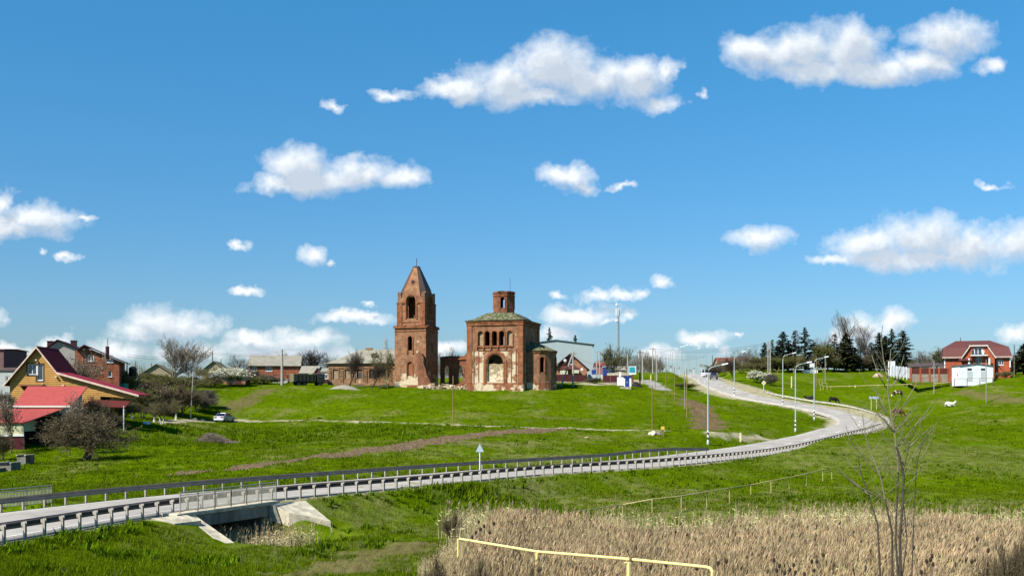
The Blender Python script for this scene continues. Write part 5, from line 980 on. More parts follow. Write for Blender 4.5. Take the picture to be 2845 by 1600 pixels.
def conifer_tpl(key, seed, H, W_, mtl, whorls=26, per=9, gap=.12, dens=16, bareb=.08):
    rnd = random.Random(seed); rng = np.random.default_rng(seed); tk = [((0, 0, -.3), (0, 0, H*.5), .22, .13), ((0, 0, H*.5), (0, 0, H), .13, .02)]; br = []; C = []; Sz = []
    for i in range(whorls):
        f = (i+.5)/whorls; z = H*(bareb+(1-bareb)*f); L = W_*(1-f)**.72*rnd.uniform(.75, 1.15)+.22
        for j in range(max(4, int(per*(1-f*.45)))):
            a = rnd.uniform(0, 6.283); l = L*rnd.uniform(.6, 1.15); dr = rnd.uniform(.05, .3)*l*(1-f*.6); p1 = Vector((math.cos(a)*l*.6, math.sin(a)*l*.6, z-dr*.8)); p2 = Vector((math.cos(a)*l, math.sin(a)*l, z-dr+.12*l)); br += [((0, 0, z), p1, .03, .02), (p1, p2, .02, .008)]
            n = max(5, int(dens*l/W_*2.2))
            for q in range(n):
                t = rnd.uniform(.12, 1.0); p = Vector((0, 0, z)).lerp(p1, t/.6) if t < .6 else p1.lerp(p2, (t-.6)/.4); wdt = .16*l*(1.1-t); C.append((p.x+rnd.gauss(0, wdt), p.y+rnd.gauss(0, wdt), p.z+rnd.gauss(0, .05)-.04)); Sz.append(rnd.uniform(.14, .27))
    V, Fc = tubes_np(tk, 6); tm = np_mesh(key+'_trunk', V, Fc, True); tm.materials.append(bark); V, Fc = tubes_np(br, 3); n0 = len(V)
    C = np.array(C); n = len(C); rad = C.copy(); rad[:, 2] = 0; rad /= np.linalg.norm(rad, axis=1)[:, None]+1e-6; tg = np.stack([-rad[:, 1], rad[:, 0], rng.normal(size=n)*.35], -1); rad[:, 2] = rng.normal(size=n)*.3-.15; s = np.array(Sz)[:, None]
    V2 = np.stack([C-rad*s*1.3-tg*s*.55, C+rad*s*1.3-tg*s*.35, C+rad*s*1.4+tg*s*.35, C-rad*s*1.3+tg*s*.55], 1).reshape(-1, 3); F2 = np.arange(4*n).reshape(n, 4)+n0
    cm = np_mesh(key+'_crown', np.concatenate([V, V2]), np.concatenate([Fc, F2])); cm.materials.append(mtl); TPL[key] = (tm, cm, None, H, W_)
tree_tpl('tall', 3, barkg, budl, 1200, .05, H=9, tr=.2, spread=.5, levels=5, nch=[4, 3, 2, 2], trunk_frac=.15, upb=.5, twig=.013)
tree_tpl('bare1', 11, bark, H=8, tr=.2, spread=.7, levels=5, nch=[4, 3, 2, 2], trunk_frac=.25, upb=.4)
tree_tpl('bare2', 23, barkg, H=8, tr=.16, spread=.75, levels=5, nch=[3, 3, 2, 2], trunk_frac=.22, upb=.35)
tree_tpl('oak', 31, barkg, H=13, tr=.3, spread=.6, levels=5, nch=[3, 2, 2, 2], trunk_frac=.42, upb=.55, gnarl=.2)
tree_tpl('dense', 41, barkb, barkb, 5200, .05, wide=1.05, H=5, tr=.17, spread=.95, levels=5, nch=[3, 3, 2, 2], trunk_frac=.2, upb=.12, stems=2, gnarl=.28, twig=.014)
tree_tpl('fruit', 43, barkb, budl, 900, .05, H=4, tr=.1, spread=.8, levels=4, nch=[3, 3, 2], trunk_frac=.25, upb=.3, stems=2, white=True)
tree_tpl('fruitp', 47, barkb, pinkb, 1300, .05, H=4, tr=.1, spread=.85, levels=4, nch=[3, 3, 2], trunk_frac=.22, upb=.3)
tree_tpl('shrub', 53, barko, bud, 1500, .05, wide=1.1, H=3, tr=.05, spread=.6, levels=4, nch=[3, 2, 2], trunk_frac=.25, upb=.5, stems=5)
tree_tpl('shrubb', 59, barkb, wide=1.1, H=3, tr=.05, spread=.65, levels=4, nch=[3, 3, 2], trunk_frac=.25, upb=.45, stems=5)
tree_tpl('willow', 61, barko, budl, 2200, .06, H=7, tr=.16, spread=.6, levels=5, nch=[3, 2, 2, 2], trunk_frac=.2, upb=.5, stems=2)
tree_tpl('green', 67, barko, bud, 5200, .09, H=7, tr=.16, spread=.65, levels=4, nch=[3, 3, 3], trunk_frac=.25, upb=.45, stems=2)
tree_tpl('blossom', 71, barkb, blossom, 9000, .095, wide=1.15, H=4, tr=.1, spread=.9, levels=4, nch=[3, 3, 3], trunk_frac=.2, upb=.2, stems=2)
tree_tpl('greyb', 73, barkg, budl, 500, .05, wide=1.1, H=3.5, tr=.06, spread=.7, levels=4, nch=[3, 3, 3], trunk_frac=.2, upb=.35, stems=4)
conifer_tpl('fir1', 81, 10, 2.3, needle); conifer_tpl('fir2', 83, 10, 2.7, needle, whorls=22, per=8, dens=14); conifer_tpl('fir3', 89, 10, 2.6, needleo, whorls=30, per=9, dens=20, bareb=.12); conifer_tpl('larch', 97, 10, 2.0, needleb, whorls=24, per=7, dens=9, bareb=.15)
def plant(kind, name, label, u, v_top, Y, wpx=None, v_base=None, cat='tree', group=None, rot=None, z=None, xyz=None):
    if v_base is not None: p = at(u, v_base)
    else: p = gp(u, Y)
    Y = p.y; tm, cm, lm, H, w = TPL[kind]; h = zat(v_top, Y)-p.z; s = h/H; sx = s if wpx is None else (wpx*px(Y)/2)/w
    sx *= 1.42 if ('fir' in kind or kind == 'larch') else 1; t = thing(name, label, cat, p, random.uniform(0, 6.28) if rot is None else rot, group); t.scale = (sx, sx, s)
    objm('trunk', tm, None, t); c = objm('crown', cm, None, t)
    if lm: objm('blossom' if 'blossom' in kind or kind == 'fruitp' else 'leaves', lm, None, t)
    return t
# left village and orchard
plant('tall', 'bare_tree', 'tall round crowned bare tree rising alone against the low clouds at left', 475, 920, 205, 140)
plant('dense', 'thorn_tree', 'dense dark twiggy fruit tree on the grass in front of the annexe', 238, 1128, None, 172, v_base=1279, rot=.5)
plant('blossom', 'blossom_tree', 'white blossoming tree above the low brick garage', 640, 1018, 217, 84)
plant('blossom', 'blossom_bush', 'white flowering round bush on the verge beside the road, right of the diamond sign', 2098, 1027, None, 40, v_base=1063, cat='bush')
plant('greyb', 'bare_bush', 'small grey leafless bush right of the white flowering bush', 2140, 1034, None, 36, v_base=1070, cat='bush')
for k, (kind, u, vt, Y, w, lab) in enumerate((('bare2', 105, 998, 160, 60, 'bare tree directly behind the left eave of the log house'), ('bare2', 62, 1003, 165, 70, 'bare tree between the plum house and the log house roof'),
  ('fruitp', 238, 968, 152, 95, 'brownish bare tree in front of the red brick house'), ('fruitp', 205, 985, 150, 60, 'smaller brown bare tree beside the grey gable house'), ('shrub', 345, 1025, 168, 70, 'greenish budding tree behind the turquoise shed'),
  ('willow', 560, 1015, 222, 90, 'olive bare tree left of the white blossoming tree'), ('bare2', 520, 1008, 228, 80, 'bare tree right of the tall round bare tree, lower and wider'), ('bare2', 655, 983, 250, 75, 'fan shaped bare tree behind the white blossoming tree'),
  ('bare1', 770, 972, 275, 45, 'bare tree top showing over the slate roof of the brick house'), ('bare1', 870, 962, 272, 80, 'dark bare tree behind the slate garage'), ('bare2', 905, 975, 270, 60, 'thin bare tree right of the slate garage'), ('bare1', 845, 990, 265, 40, 'low bare tree left of the dark bare tree behind the garage'),
  ('bare1', 968, 964, 214, 60, 'dark bare tree with forked trunk in front of the old school'), ('bare1', 1032, 1000, 213, 56, 'small bare tree with whitewashed foot in front of the school windows'), ('willow', 1078, 958, 217, 62, 'olive budding tree squeezed between the school and the bell tower'),
  ('bare2', 1255, 960, 250, 60, 'bare tree seen above the nave wall between tower and church'), ('bare2', 1225, 975, 262, 50, 'faint bare tree further left above the nave wall'), ('willow', 1690, 950, 255, 86, 'round olive tree behind the blue kiosk next to the lattice mast'),
  ('bare2', 1798, 975, 330, 44, 'bare tree behind the pair of utility poles at the street'), ('bare2', 1812, 985, 350, 40, 'bare tree further along the street behind the tall dark pole'), ('bare1', 2039, 985, None, 44, 'black bare tree beside the far bend of the road'),
  ('bare2', 2078, 963, 290, 50, 'thin bare tree against the sky left of the firs'), ('willow', 2060, 1000, 285, 50, 'low olive bush tree on the hill crest left of the firs'), ('willow', 2105, 985, 290, 56, 'olive shrub tree at the left end of the fir row'),
  ('greyb', 1990, 1010, 300, 50, 'grey bush on the road crest behind the parked van'), ('shrub', 2015, 1005, 310, 55, 'bush in front of the rust red bungalow roof'), ('willow', 2592, 962, 285, 70, 'olive bare tree behind the garden wall, left of the villa'),
  ('bare2', 2560, 975, 290, 50, 'pale bare tree left of the olive tree by the villa'), ('bare2', 2640, 955, 290, 50, 'bare treetop over the left roof end of the villa'), ('willow', 2540, 1000, 280, 60, 'low olive tree between the last fir and the garden wall'))):
    if Y is None: plant(kind, 'bare_tree', lab, u, vt, None, w, v_base=1060)
    else: plant(kind, 'bare_tree', lab, u, vt, Y, w)
for k, (kind, u, vt, vb, Y, w, nm, lab) in enumerate((('fruit', 343, 1100, 1182, None, 60, 'fruit_tree', 'fruit tree with whitewashed trunk nearest the log house porch'), ('fruit', 368, 1108, None, 152, 50, 'fruit_tree', 'small fruit tree between the porch and the bare thicket'),
  ('shrub', 395, 1072, None, 156, 66, 'bush', 'yellow green budding bush right of the log house wing'), ('fruit', 428, 1110, 1172, None, 52, 'fruit_tree', 'fruit tree with thin pale stem left of the whitewashed pair'), ('fruit', 448, 1105, 1178, None, 44, 'fruit_tree', 'thin fruit tree beside the little white boulder'),
  ('fruitp', 475, 1062, 1155, None, 80, 'fruit_tree', 'fruit tree with forked white trunk, left one of the pair'), ('fruit', 488, 1100, 1166, None, 42, 'fruit_tree', 'fruit tree with forked white trunk, right one of the pair'), ('shrubb', 440, 1060, None, 170, 90, 'bush', 'brown leafless thicket below the tall round bare tree'),
  ('shrubb', 500, 1055, None, 172, 90, 'bush', 'brown leafless thicket right of the whitewashed pair'), ('shrubb', 405, 1050, None, 182, 80, 'bush', 'dark leafless thicket behind the yellow green bush'), ('shrub', 470, 1040, None, 190, 100, 'bush', 'olive thicket round the foot of the tall bare tree'),
  ('shrub', 530, 1045, None, 196, 70, 'bush', 'olive thicket left of the leaning white pole'), ('greyb', 545, 1080, None, 178, 60, 'bush', 'grey bush at the right end of the orchard slope'), ('greyb', 575, 1075, None, 182, 50, 'bush', 'small grey bush on the slope under the brick garage'),
  ('shrubb', 590, 1040, None, 208, 46, 'fruit_tree', 'thin dark tree standing apart on the slope below the garage'), ('greyb', 690, 1025, None, 232, 76, 'bush', 'grey brown bush left of the slate roof brick house'), ('greyb', 735, 1038, None, 228, 70, 'bush', 'grey green bush in front of the slate roof brick house'), ('shrub', 720, 1044, None, 224, 50, 'bush', 'low green bush beside the pale yard fence'),
  ('greyb', 340, 1045, None, 178, 60, 'bush', 'pale bush behind the end of the red wing roof'), ('shrub', 425, 1035, None, 205, 80, 'bush', 'yellowish tall bush in front of the olive roofed house'), ('shrubb', 372, 1030, None, 210, 60, 'bush', 'leafless bush behind the black water tank'),
  ('greyb', 18, 1075, None, 128, 60, 'bush', 'pale blossoming bush at the left edge beside the log house corner'), ('fruitp', 30, 1090, None, 113, 70, 'fruit_tree', 'pinkish tree in front of the coral roof at the left edge'), ('fruitp', 195, 1085, None, 112, 60, 'fruit_tree', 'pinkish bare tree in front of the right end of the coral roof'),
  ('dense', 262, 1090, None, 124, 70, 'fruit_tree', 'small dense tree in front of the log house wing'), ('shrubb', 300, 1130, None, 125, 60, 'bush', 'dark bush in the shade beside the porch'), ('shrub', 1905, 1062, 1082, None, 50, 'bush', 'low dark bush beside the road opposite the scar of bare earth'),
  ('shrubb', 5, 1195, None, 108, 60, 'bush', 'leafless bush in front of the maroon panel at the left edge'), ('greyb', 1655, 1047, None, 232, 34, 'bush', 'low scrub heap at the gate between the maroon fences'), ('shrub', 2790, 1030, None, 231, 46, 'bush', 'dark green low juniper at the right foot of the villa'))):
    plant(kind, nm, lab, u, vt, Y, w, v_base=vb, cat='bush' if nm == 'bush' else 'tree')
FIRG = 'fir trees along the crest'
for kind, u, vt, Y, w, lab in (('fir1', 2124, 952, 296, 32, 'short dark fir at the left end of the row, left of the twin poles'), ('fir2', 2146, 942, 300, 30, 'dark fir directly behind the twin poles'), ('fir1', 2175, 921, 292, 48, 'pointed dark fir behind the leftmost street lamp'),
  ('larch', 2209, 918, 294, 42, 'reddish half bare larch between two dark firs'), ('fir2', 2236, 908, 291, 56, 'tallest ragged fir behind the white monument'), ('larch', 2318, 928, 294, 40, 'brown thin conifer right of the yellow green tree'),
  ('fir3', 2350, 926, 290, 58, 'broad olive fir beside the two tall bare trees'), ('fir1', 2443, 924, 293, 42, 'fir left of the right hand fir group'), ('fir3', 2459, 933, 296, 46, 'olive fir in the middle of the right hand fir group'), ('fir2', 2478, 912, 291, 52, 'tall fir with slim top in the right hand fir group'),
  ('fir1', 2508, 918, 289, 52, 'last dark bluish fir nearest the garden wall'), ('fir2', 1527, 908, 300, 36, 'dark fir rising above the hangar roof beside the church'), ('fir1', 1598, 930, 305, 20, 'top of a fir just above the hangar roof'), ('fir3', 2845, 955, 255, 60, 'fir cut by the right edge of the photo'), ('fir3', 2822, 985, 262, 30, 'small fir behind the post beside the villa')):
    plant(kind, 'fir_tree' if kind != 'larch' else 'larch_tree', lab, u, vt, Y, w, group=FIRG if 2100 < u < 2520 else None)
plant('green', 'leafy_tree', 'yellow green leafy tree in the middle of the fir row', 2290, 950, 288, 48); plant('green', 'leafy_tree', 'low yellow green tree at the left foot of the fir row', 2160, 990, 287, 50); plant('willow', 'bare_tree', 'olive bare tree between the larch and tallest fir', 2205, 975, 286, 50)
plant('oak', 'bare_tree', 'tallest bare tree leaning left above the firs', 2368, 860, 296, 90); plant('oak', 'bare_tree', 'tall slim bare tree right of the tallest bare tree', 2417, 890, 298, 60, rot=2.)
for u, vt, lab in ((2385, 915, 'thin bare tree between the two tall bare trees'), (2400, 940, 'bare sapling just left of the right hand firs'), (2300, 925, 'thin bare tree showing above the yellow green tree'), (2270, 935, 'thin bare tree top right of the tallest fir'), (2330, 945, 'bare sapling behind the broad olive fir'), (2372, 965, 'low bare tree at the feet of the tall bare trees'), (2430, 955, 'low bare tree left edge of the right hand firs')):
    plant('bare2', 'bare_tree', lab, u, vt, 300, 40)
for k, (kind, u, vt, Y, w) in enumerate((('shrub', 2118, 990, 292, 60), ('shrub', 2190, 985, 290, 60), ('larch', 2262, 950, 297, 40), ('fir3', 2300, 958, 299, 40), ('willow', 2325, 975, 290, 60), ('fir2', 2375, 965, 299, 50), ('shrubb', 2395, 985, 294, 60), ('willow', 2425, 980, 296, 50), ('fir2', 2420, 950, 301, 44), ('larch', 2190, 945, 299, 44), ('fir1', 2160, 960, 301, 40), ('shrub', 2090, 1005, 290, 50))):
    plant(kind, {'fir1': 'fir_tree', 'fir2': 'fir_tree', 'fir3': 'fir_tree', 'larch': 'larch_tree'}.get(kind, 'understorey_shrub'), ['olive shrub at the foot of the short fir, left end', 'olive shrub under the reddish larch', 'brown larch filling the gap right of the tallest fir', 'olive fir behind the yellow green tree', 'olive shrub tree left of the broad olive fir', 'dark fir behind the tall bare trees', 'brown leafless shrub below the tall bare trees', 'olive shrub tree just left of the right hand fir group', 'dark fir filling the left flank of the right hand group', 'brown larch between the pointed fir and tallest fir', 'small dark fir behind the twin poles', 'olive shrub on the crest left of the fir row'][k], u, vt, Y, w, group='ridge trees', cat='tree')
# far tree belt on the horizon, one mass
def belt():
    segs = []; C = []
    for i in range(240):
        u = random.choice([random.uniform(-150, 1120), random.uniform(1100, 1300), random.uniform(1640, 1830), random.uniform(1990, 2120), random.uniform(2520, 2960)]); Y = random.uniform(300, 380); p = gp(u, Y); h = random.uniform(3.0, 6.5)
        for j in range(16):
            a = random.uniform(0, 6.28); r = random.uniform(.4, 2.2); z0 = h*random.uniform(.05, .4); q = Vector((p.x+random.uniform(-1.6, 1.6), p.y+random.uniform(-1, 1), p.z+z0)); e = q+Vector((math.cos(a)*r*.6, math.sin(a)*r*.6, h*random.uniform(.3, .75))); segs.append((q, e, .06, .02))
            for k in range(5): m = q.lerp(e, random.uniform(.3, 1)); segs.append((m, m+Vector((random.gauss(0, .6), random.gauss(0, .6), random.uniform(.2, 1.1))), .03, .012))
    V, Fc = tubes_np(segs, 3); tag(objm('far_woodland', np_mesh('far_woodland', V, Fc), mat('far_twigs', (.19, .165, .115), (.11, .10, .07), scale=.08, rough=.95, island=.3)), 'band of leafless trees and scrub along the far skyline', 'trees', kind='stuff')
belt()
# brush pile, gravel heap, stones
p = at(600, 1228); t = thing('brush_pile', 'heap of cut grey branches lying on the green slope below the car', 'brush pile', p); segs = []
for i in range(700):
    x = random.gauss(0, 1.1); a = random.gauss(.2, .5); zz = max(0, 1.25-abs(x+.5)*.55)*random.random(); q = Vector((x, random.gauss(0, .6), zz)); L_ = random.uniform(.5, 1.4); d = Vector((math.cos(a), random.gauss(0, .3), -math.sin(a)*.5)); segs.append((q-d*L_/2, q+d*L_/2, .022, .012))
V, Fc = tubes_np(segs, 3); objm('branches', np_mesh('brush', V, Fc), mat('cut_branches', (.30, .24, .19), (.15, .12, .095), rough=.95, island=.35), t)
def mound(name, label, cat, p, rx, ry, h, m):
    t = thing(name, label, cat, p); mb = MB(); n = 24; vs = []
    for j in range(7):
        f = j/6; r = 1-f
        for k in range(n): a = 6.283*k/n; vs.append((rx*r*math.cos(a)*(1+random.uniform(-.05, .05)), ry*r*math.sin(a)*(1+random.uniform(-.05, .05)), -.3+(h+.3)*(1-(r)**1.7)+random.uniform(-.04, .04)))
    fs = [(j*n+k, j*n+(k+1) % n, (j+1)*n+(k+1) % n, (j+1)*n+k) for j in range(6) for k in range(n)]; mb.add(vs, fs); mb.obj('heap', m, t, smooth=True); return t
grav = mat('grey_gravel', (.36, .33, .28), (.22, .2, .17), scale=5, rough=.95, bump=.06)
mound('gravel_heap', 'flat grey gravel heap on the grass in front of the old school', 'gravel heap', at(955, 1080), 3.4, 1.2, .75, grav)
mound('stone_heap', 'low pale stone heap on the crest below the firs', 'stone heap', at(2440, 1046), 1.8, .8, .9, infill); mound('soil_mound', 'dark heap of soil behind the blue toilet cabin', 'soil heap', gp(1768, 234), 1.5, .9, 1.1, mat('dark_soil', (.02, .018, .015)))
def boulder(label, p, r, m=None):
    t = thing('boulder', label, 'stone', p); mb = MB(); vs = [Vector((random.gauss(0, 1), random.gauss(0, 1), random.gauss(0, 1))).normalized() for _ in range(1)]
    import bmesh as B_; bm = B_.new(); B_.ops.create_icosphere(bm, subdivisions=2, radius=r)
    for v in bm.verts: v.co *= random.uniform(.8, 1.15); v.co.z *= .65
    me = bpy.data.meshes.new('rock'); bm.to_mesh(me); bm.free(); objm('rock', me, m or infill, t)
boulder('whitish boulder on the orchard grass below the whitewashed pair', at(407, 1178), .55, whitem); boulder('small pale stone on the grass beside the far furrow end', at(1630, 1216), .3); boulder('grey boulder left of the parked silver car', at(540, 1166), .5, conc); boulder('flat grey stone right of that boulder and left of the car', at(562, 1168), .4, conc)
boulder('white concrete lump at the foot of the rusty yellow pole', at(1815, 1206), .75, conc); boulder('grey concrete lump beside the white one under the rusty pole', at(1832, 1206), .6, concd)
# ------------------------------------------------------------------ poles, lamps, signs, wires
wood = mat('weathered_pole_wood', (.16, .135, .11), (.09, .075, .06), scale=3, rough=.95); cpole = mat('concrete_pole', (.42, .40, .35), (.32, .3, .26), scale=2, rough=.9); rustp = mat('rusty_yellow_pole', (.30, .21, .085), (.20, .11, .05), scale=3, rough=.8, stretch=(1, 1, .3)); steelp = mat('grey_steel_pole', (.30, .30, .28), (.2, .2, .19), rough=.6)
TOPS = {}
def pole(label, u, vb, vt, Y=None, r=.11, m=None, cross=False, key=None, ut=None, cap=True, name='utility_pole', cat='pole', group=None):
    p = at(u, vb) if Y is None else gp(u, Y); Y = p.y; h = zat(vt, Y)-p.z; dx = 0 if ut is None else (ut-u)*px(Y); t = thing(name, label, cat, p, 0, group)
    MB().tube([(0, 0, -.5), (dx*.5, 0, h*.5), (dx, 0, h)], [r*1.15, r, r*.85], 8).obj('shaft', m or cpole, t)
    if cross:
        MB().box(dx-.75, dx+.75, -.05, .05, h-.5, h-.38).obj('crossarm', wood, t)
        for x in (-.65, -.25, .25, .65): MB().lathe([(.03, h-.38), (.05, h-.3), (.02, h-.22)], 6, (dx+x, 0)).obj('insulator', whitem, t)
    elif cap: MB().lathe([(r*.9, h), (r*.3, h+.1)], 6, (dx, 0)).obj('cap', steelp, t)
    if key: TOPS[key] = p+Vector((dx, 0, h-.25))
    return t
PL = [('thick dark wooden pole beside the blue toilet cabin, tallest of the near pair', 1778, 1074, 972, None, .17, wood, 1, 'a'), ('pale concrete pole just right of the thick dark pole', 1785.5, 1062, 976, None, .15, cpole, 1, 'b'), ('tall pole with dark upper half and pale foot, left of the road', 1813.5, 1045, 965, 285, .15, cpole, 1, 'c'),
 ('slim grey pole standing on the concrete walk', 1820.5, 1084, 973, None, .065, steelp, 0, 'd'), ('concrete pole with pale foot right of the concrete walk', 1825, 1058, 985, None, .13, cpole, 0, 'e'), ('grey pole rising behind the cabins beside the billboard', 1744, 1052, 985, 236, .14, cpole, 0, 'f'),
 ('rusty yellow pole on the slope right of the concrete walk', 1850, 1096, 990, None, .07, rustp, 0, None), ('rusty yellow pole between the walk and the dark roadside bush', 1874, 1116, 1020, None, .065, rustp, 0, None), ('grey pole at the upper end of the bare earth scar', 1902, 1136, 1033, None, .08, steelp, 0, None),
 ('rusty thin pole at the left side of the bare earth scar', 1908, 1162, 1024, None, .08, rustp, 0, None), ('rusty yellow pole with white concrete foot near the yellow box sign', 1812, 1203, 1070, None, .065, rustp, 0, None), ('lone slim yellowish pole in the middle of the green field', 1259, 1171, 1046, None, .08, rustp, 0, None),
 ('concrete post in front of the slate roof brick house', 783.5, 1066, 971, 222, .26, cpole, 0, 'g'), ('dark post just beside the garden behind the red wing roof', 353, 1060, 1006, 172, .1, wood, 0, 'h'), ('pale post beside the black water tank', 386, 1078, 1015, 168, .09, cpole, 0, None), ('dark distant post between the tank and the round bare tree', 421, 1045, 1009, 250, .12, wood, 0, None),
 ('dark distant post left of the pale post by the tank', 377, 1045, 1003, 260, .13, wood, 0, None), ('tall thin post left of the white blossoming tree', 590, 1045, 976, 240, .12, wood, 0, 'i'), ('short dark post right of the tall thin post', 614, 1045, 997, 245, .11, wood, 0, None), ('post between the olive bush and round bare tree', 546, 1040, 1015, 262, .1, wood, 0, None),
 ('rusty steel post on the pasture left of the street lamp trio', 2268, 1076, 993, None, .09, rustp, 0, None), ('grey steel post on the pasture behind the yellow gas pipe bend', 2293, 1062, 984, None, .1, steelp, 0, None), ('brown post on the pasture in front of the brick garden wall', 2595, 1092, 1002, None, .07, cpole, 0, None), ('grey post on the pasture in front of the utility building', 2740, 1119, 1000, None, .075, steelp, 0, 'k'),
 ('brown post right of the villa', 2818, 1042, 957, 228, .12, wood, 0, None), ('left one of the concrete twin poles before the firs', 2134, 1028, 949, 278, .13, cpole, 0, None), ('right one of the concrete twin poles before the firs', 2140, 1028, 946, 276, .14, cpole, 0, 'j'), ('dark pole with a short arm at the crest behind the van', 1979, 1040, 987, 345, .14, wood, 0, None)]
for lab, u, vb, vt, Y, r, m, cr, key in PL: pole(lab, u, vb, vt, Y, r, m, bool(cr), key)
pole('leaning white pole on the orchard slope below the garage', 529, 1165, 1033, None, .08, cpole, ut=537)
# A-frame and H-frame
t = pole('concrete pole with slanted brace in front of the maroon fence beside the apse', 1592, 1073, 976, None, .17, cpole, True, 'l'); h = zat(984, t.location.y)-t.location.z; kk = px(t.location.y); MB().tube([(-37*kk, -.6, -.6), (-1*kk, 0, h)], .15, 8).obj('brace', cpole, t)
p = gp(1658, 246); kk = px(246); t = thing('h_frame_pole', 'wooden H shaped double pole standing in front of the pink building', 'pole', p); h = zat(976, 246)-p.z
for x in (0, 8.5*kk): MB().tube([(x, 0, -.5), (x, 0, h)], .13, 8).obj('shaft', cpole, t)
for z in (zat(1008, 246)-p.z, h-.1): MB().box(-.5, 8.5*kk+.5, -.07, .07, z-.07, z+.07).obj('crossbeam', cpole, t)
# row of faint poles and street lamps over the crest
lampw = mat('lamp_grey_white', (.45, .52, .52), (.36, .43, .43), rough=.5); headw = mat('lamp_head_white', (.75, .8, .82), rough=.4); stripe = mat('black_white_bands', (.8, .8, .8), (.7, .7, .7), rough=.6, band=('DIAGONAL', 1.0, (.02, .02, .02), .9))
for n_ in stripe.node_tree.nodes:
    if n_.type == 'MAP_RANGE' and n_.inputs[2].default_value > .89 and n_.inputs[1].default_value == 0: n_.inputs[1].default_value = .48; n_.inputs[2].default_value = .52
def lamp(label, p, h, arm=2.2, rz=0., band=True, group=None, r=.095):
    t = thing('street_lamp', label, 'street lamp', p, rz, group)
    MB().tube([(0, 0, -.3), (0, 0, 2.4), (0, 0, h-1.1), (.12, 0, h-.55), (.45, 0, h-.25)], [r*1.15, r, r*.8, r*.7, r*.6], 10).obj('pole', lampw, t)
    MB().tube([(.44, 0, h-.255), (arm-.5, 0, h+.08)], [r*.6, r*.5], 8).obj('arm', lampw, t)
    m_ = MB(); M = Matrix.Translation((arm-.5, 0, h+.08)) @ Matrix.Rotation(R(-12), 4, 'Y'); m_.add([(0, -.06, -.03), (.3, -.15, -.07), (.85, -.13, -.06), (.98, 0, -.02), (.85, .13, -.06), (.3, .15, -.07), (0, .06, -.03), (0, -.05, .05), (.3, -.1, .12), (.85, -.08, .1), (.98, 0, .02), (.85, .08, .1), (.3, .1, .12), (0, .05, .05)],
        [(6, 5, 4, 3, 2, 1, 0), (7, 8, 9, 10, 11, 12, 13)]+[(i, (i+1) % 7, 7+(i+1) % 7, 7+i) for i in range(7)], M); m_.obj('lamp_head', headw, t, smooth=False)
    if band: MB().tube([(0, 0, .45), (0, 0, 1.9)], r*1.22, 10).obj('painted_band', stripe, t); MB().lathe([(r*1.9, -.3), (r*1.9, .3), (r*1.3, .45)], 10).obj('base', lampw, t)
    return t
for u, vb, vt, lab in ((1967, 1234, 1011, 'nearest street lamp, standing just behind the far guardrail with long white pole'), (2210, 1199, 1005, 'street lamp in the middle of the grassy island inside the bend'), (2262, 1167, 990, 'right hand street lamp by the inner edge of the bend'), (2175, 1127, 979, 'left lamp of the three at the bend, next to the return road'), (2040, 1102, 975, 'street lamp further up the hill beside the black bare tree')):
    p = at(u, vb); lamp(lab, p, zat(vt+4, p.y)-p.z, arm=(2.3 if u != 2040 else 2.0), rz=R(8))
for i, (uh, vh) in enumerate(((1872, 970), (1883, 965), (1894, 963), (1899, 960), (1914, 960), (1933, 962), (1936, 969), (1956, 964), (1987, 965), (2068, 969))):
    Y = 345+i*6 if i < 9 else 300; h = zat(vh, Y)-G(xat(uh-9, Y), Y); lamp(('tiny distant street lamp over the road crest, number %s from the left' % ['one', 'two', 'three', 'four', 'five', 'six', 'seven', 'eight', 'nine'][i]) if i < 9 else 'distant street lamp above the bushes right of the crest', Vector((xat(uh-9 if i % 2 == 0 else uh-6, Y), Y, G(xat(uh-9, Y), Y))), h, 1.9, band=False, group='distant street lamps over the crest', r=.085)
for i, (u, vt) in enumerate(((1768, 990), (1771, 985), (1790, 990), (1798, 996), (1806, 990), (1841, 996), (1858, 984), (1868, 979), (1877, 978), (1881, 976), (1895, 977), (1912, 982), (1934, 985), (1963, 984))):
    Y = [300, 330, 320, 345, 360, 335, 330, 340, 352, 362, 370, 385, 395, 350][i]; pole('distant utility pole on the skyline, %s in the row along the street' % ['first', 'second', 'third', 'fourth', 'fifth', 'sixth', 'seventh', 'eighth', 'ninth', 'tenth', 'eleventh', 'twelfth', 'thirteenth', 'fourteenth'][i], u, 0, vt, Y, .075, wood if i < 5 else cpole, group='distant utility poles', key='w%d' % i)
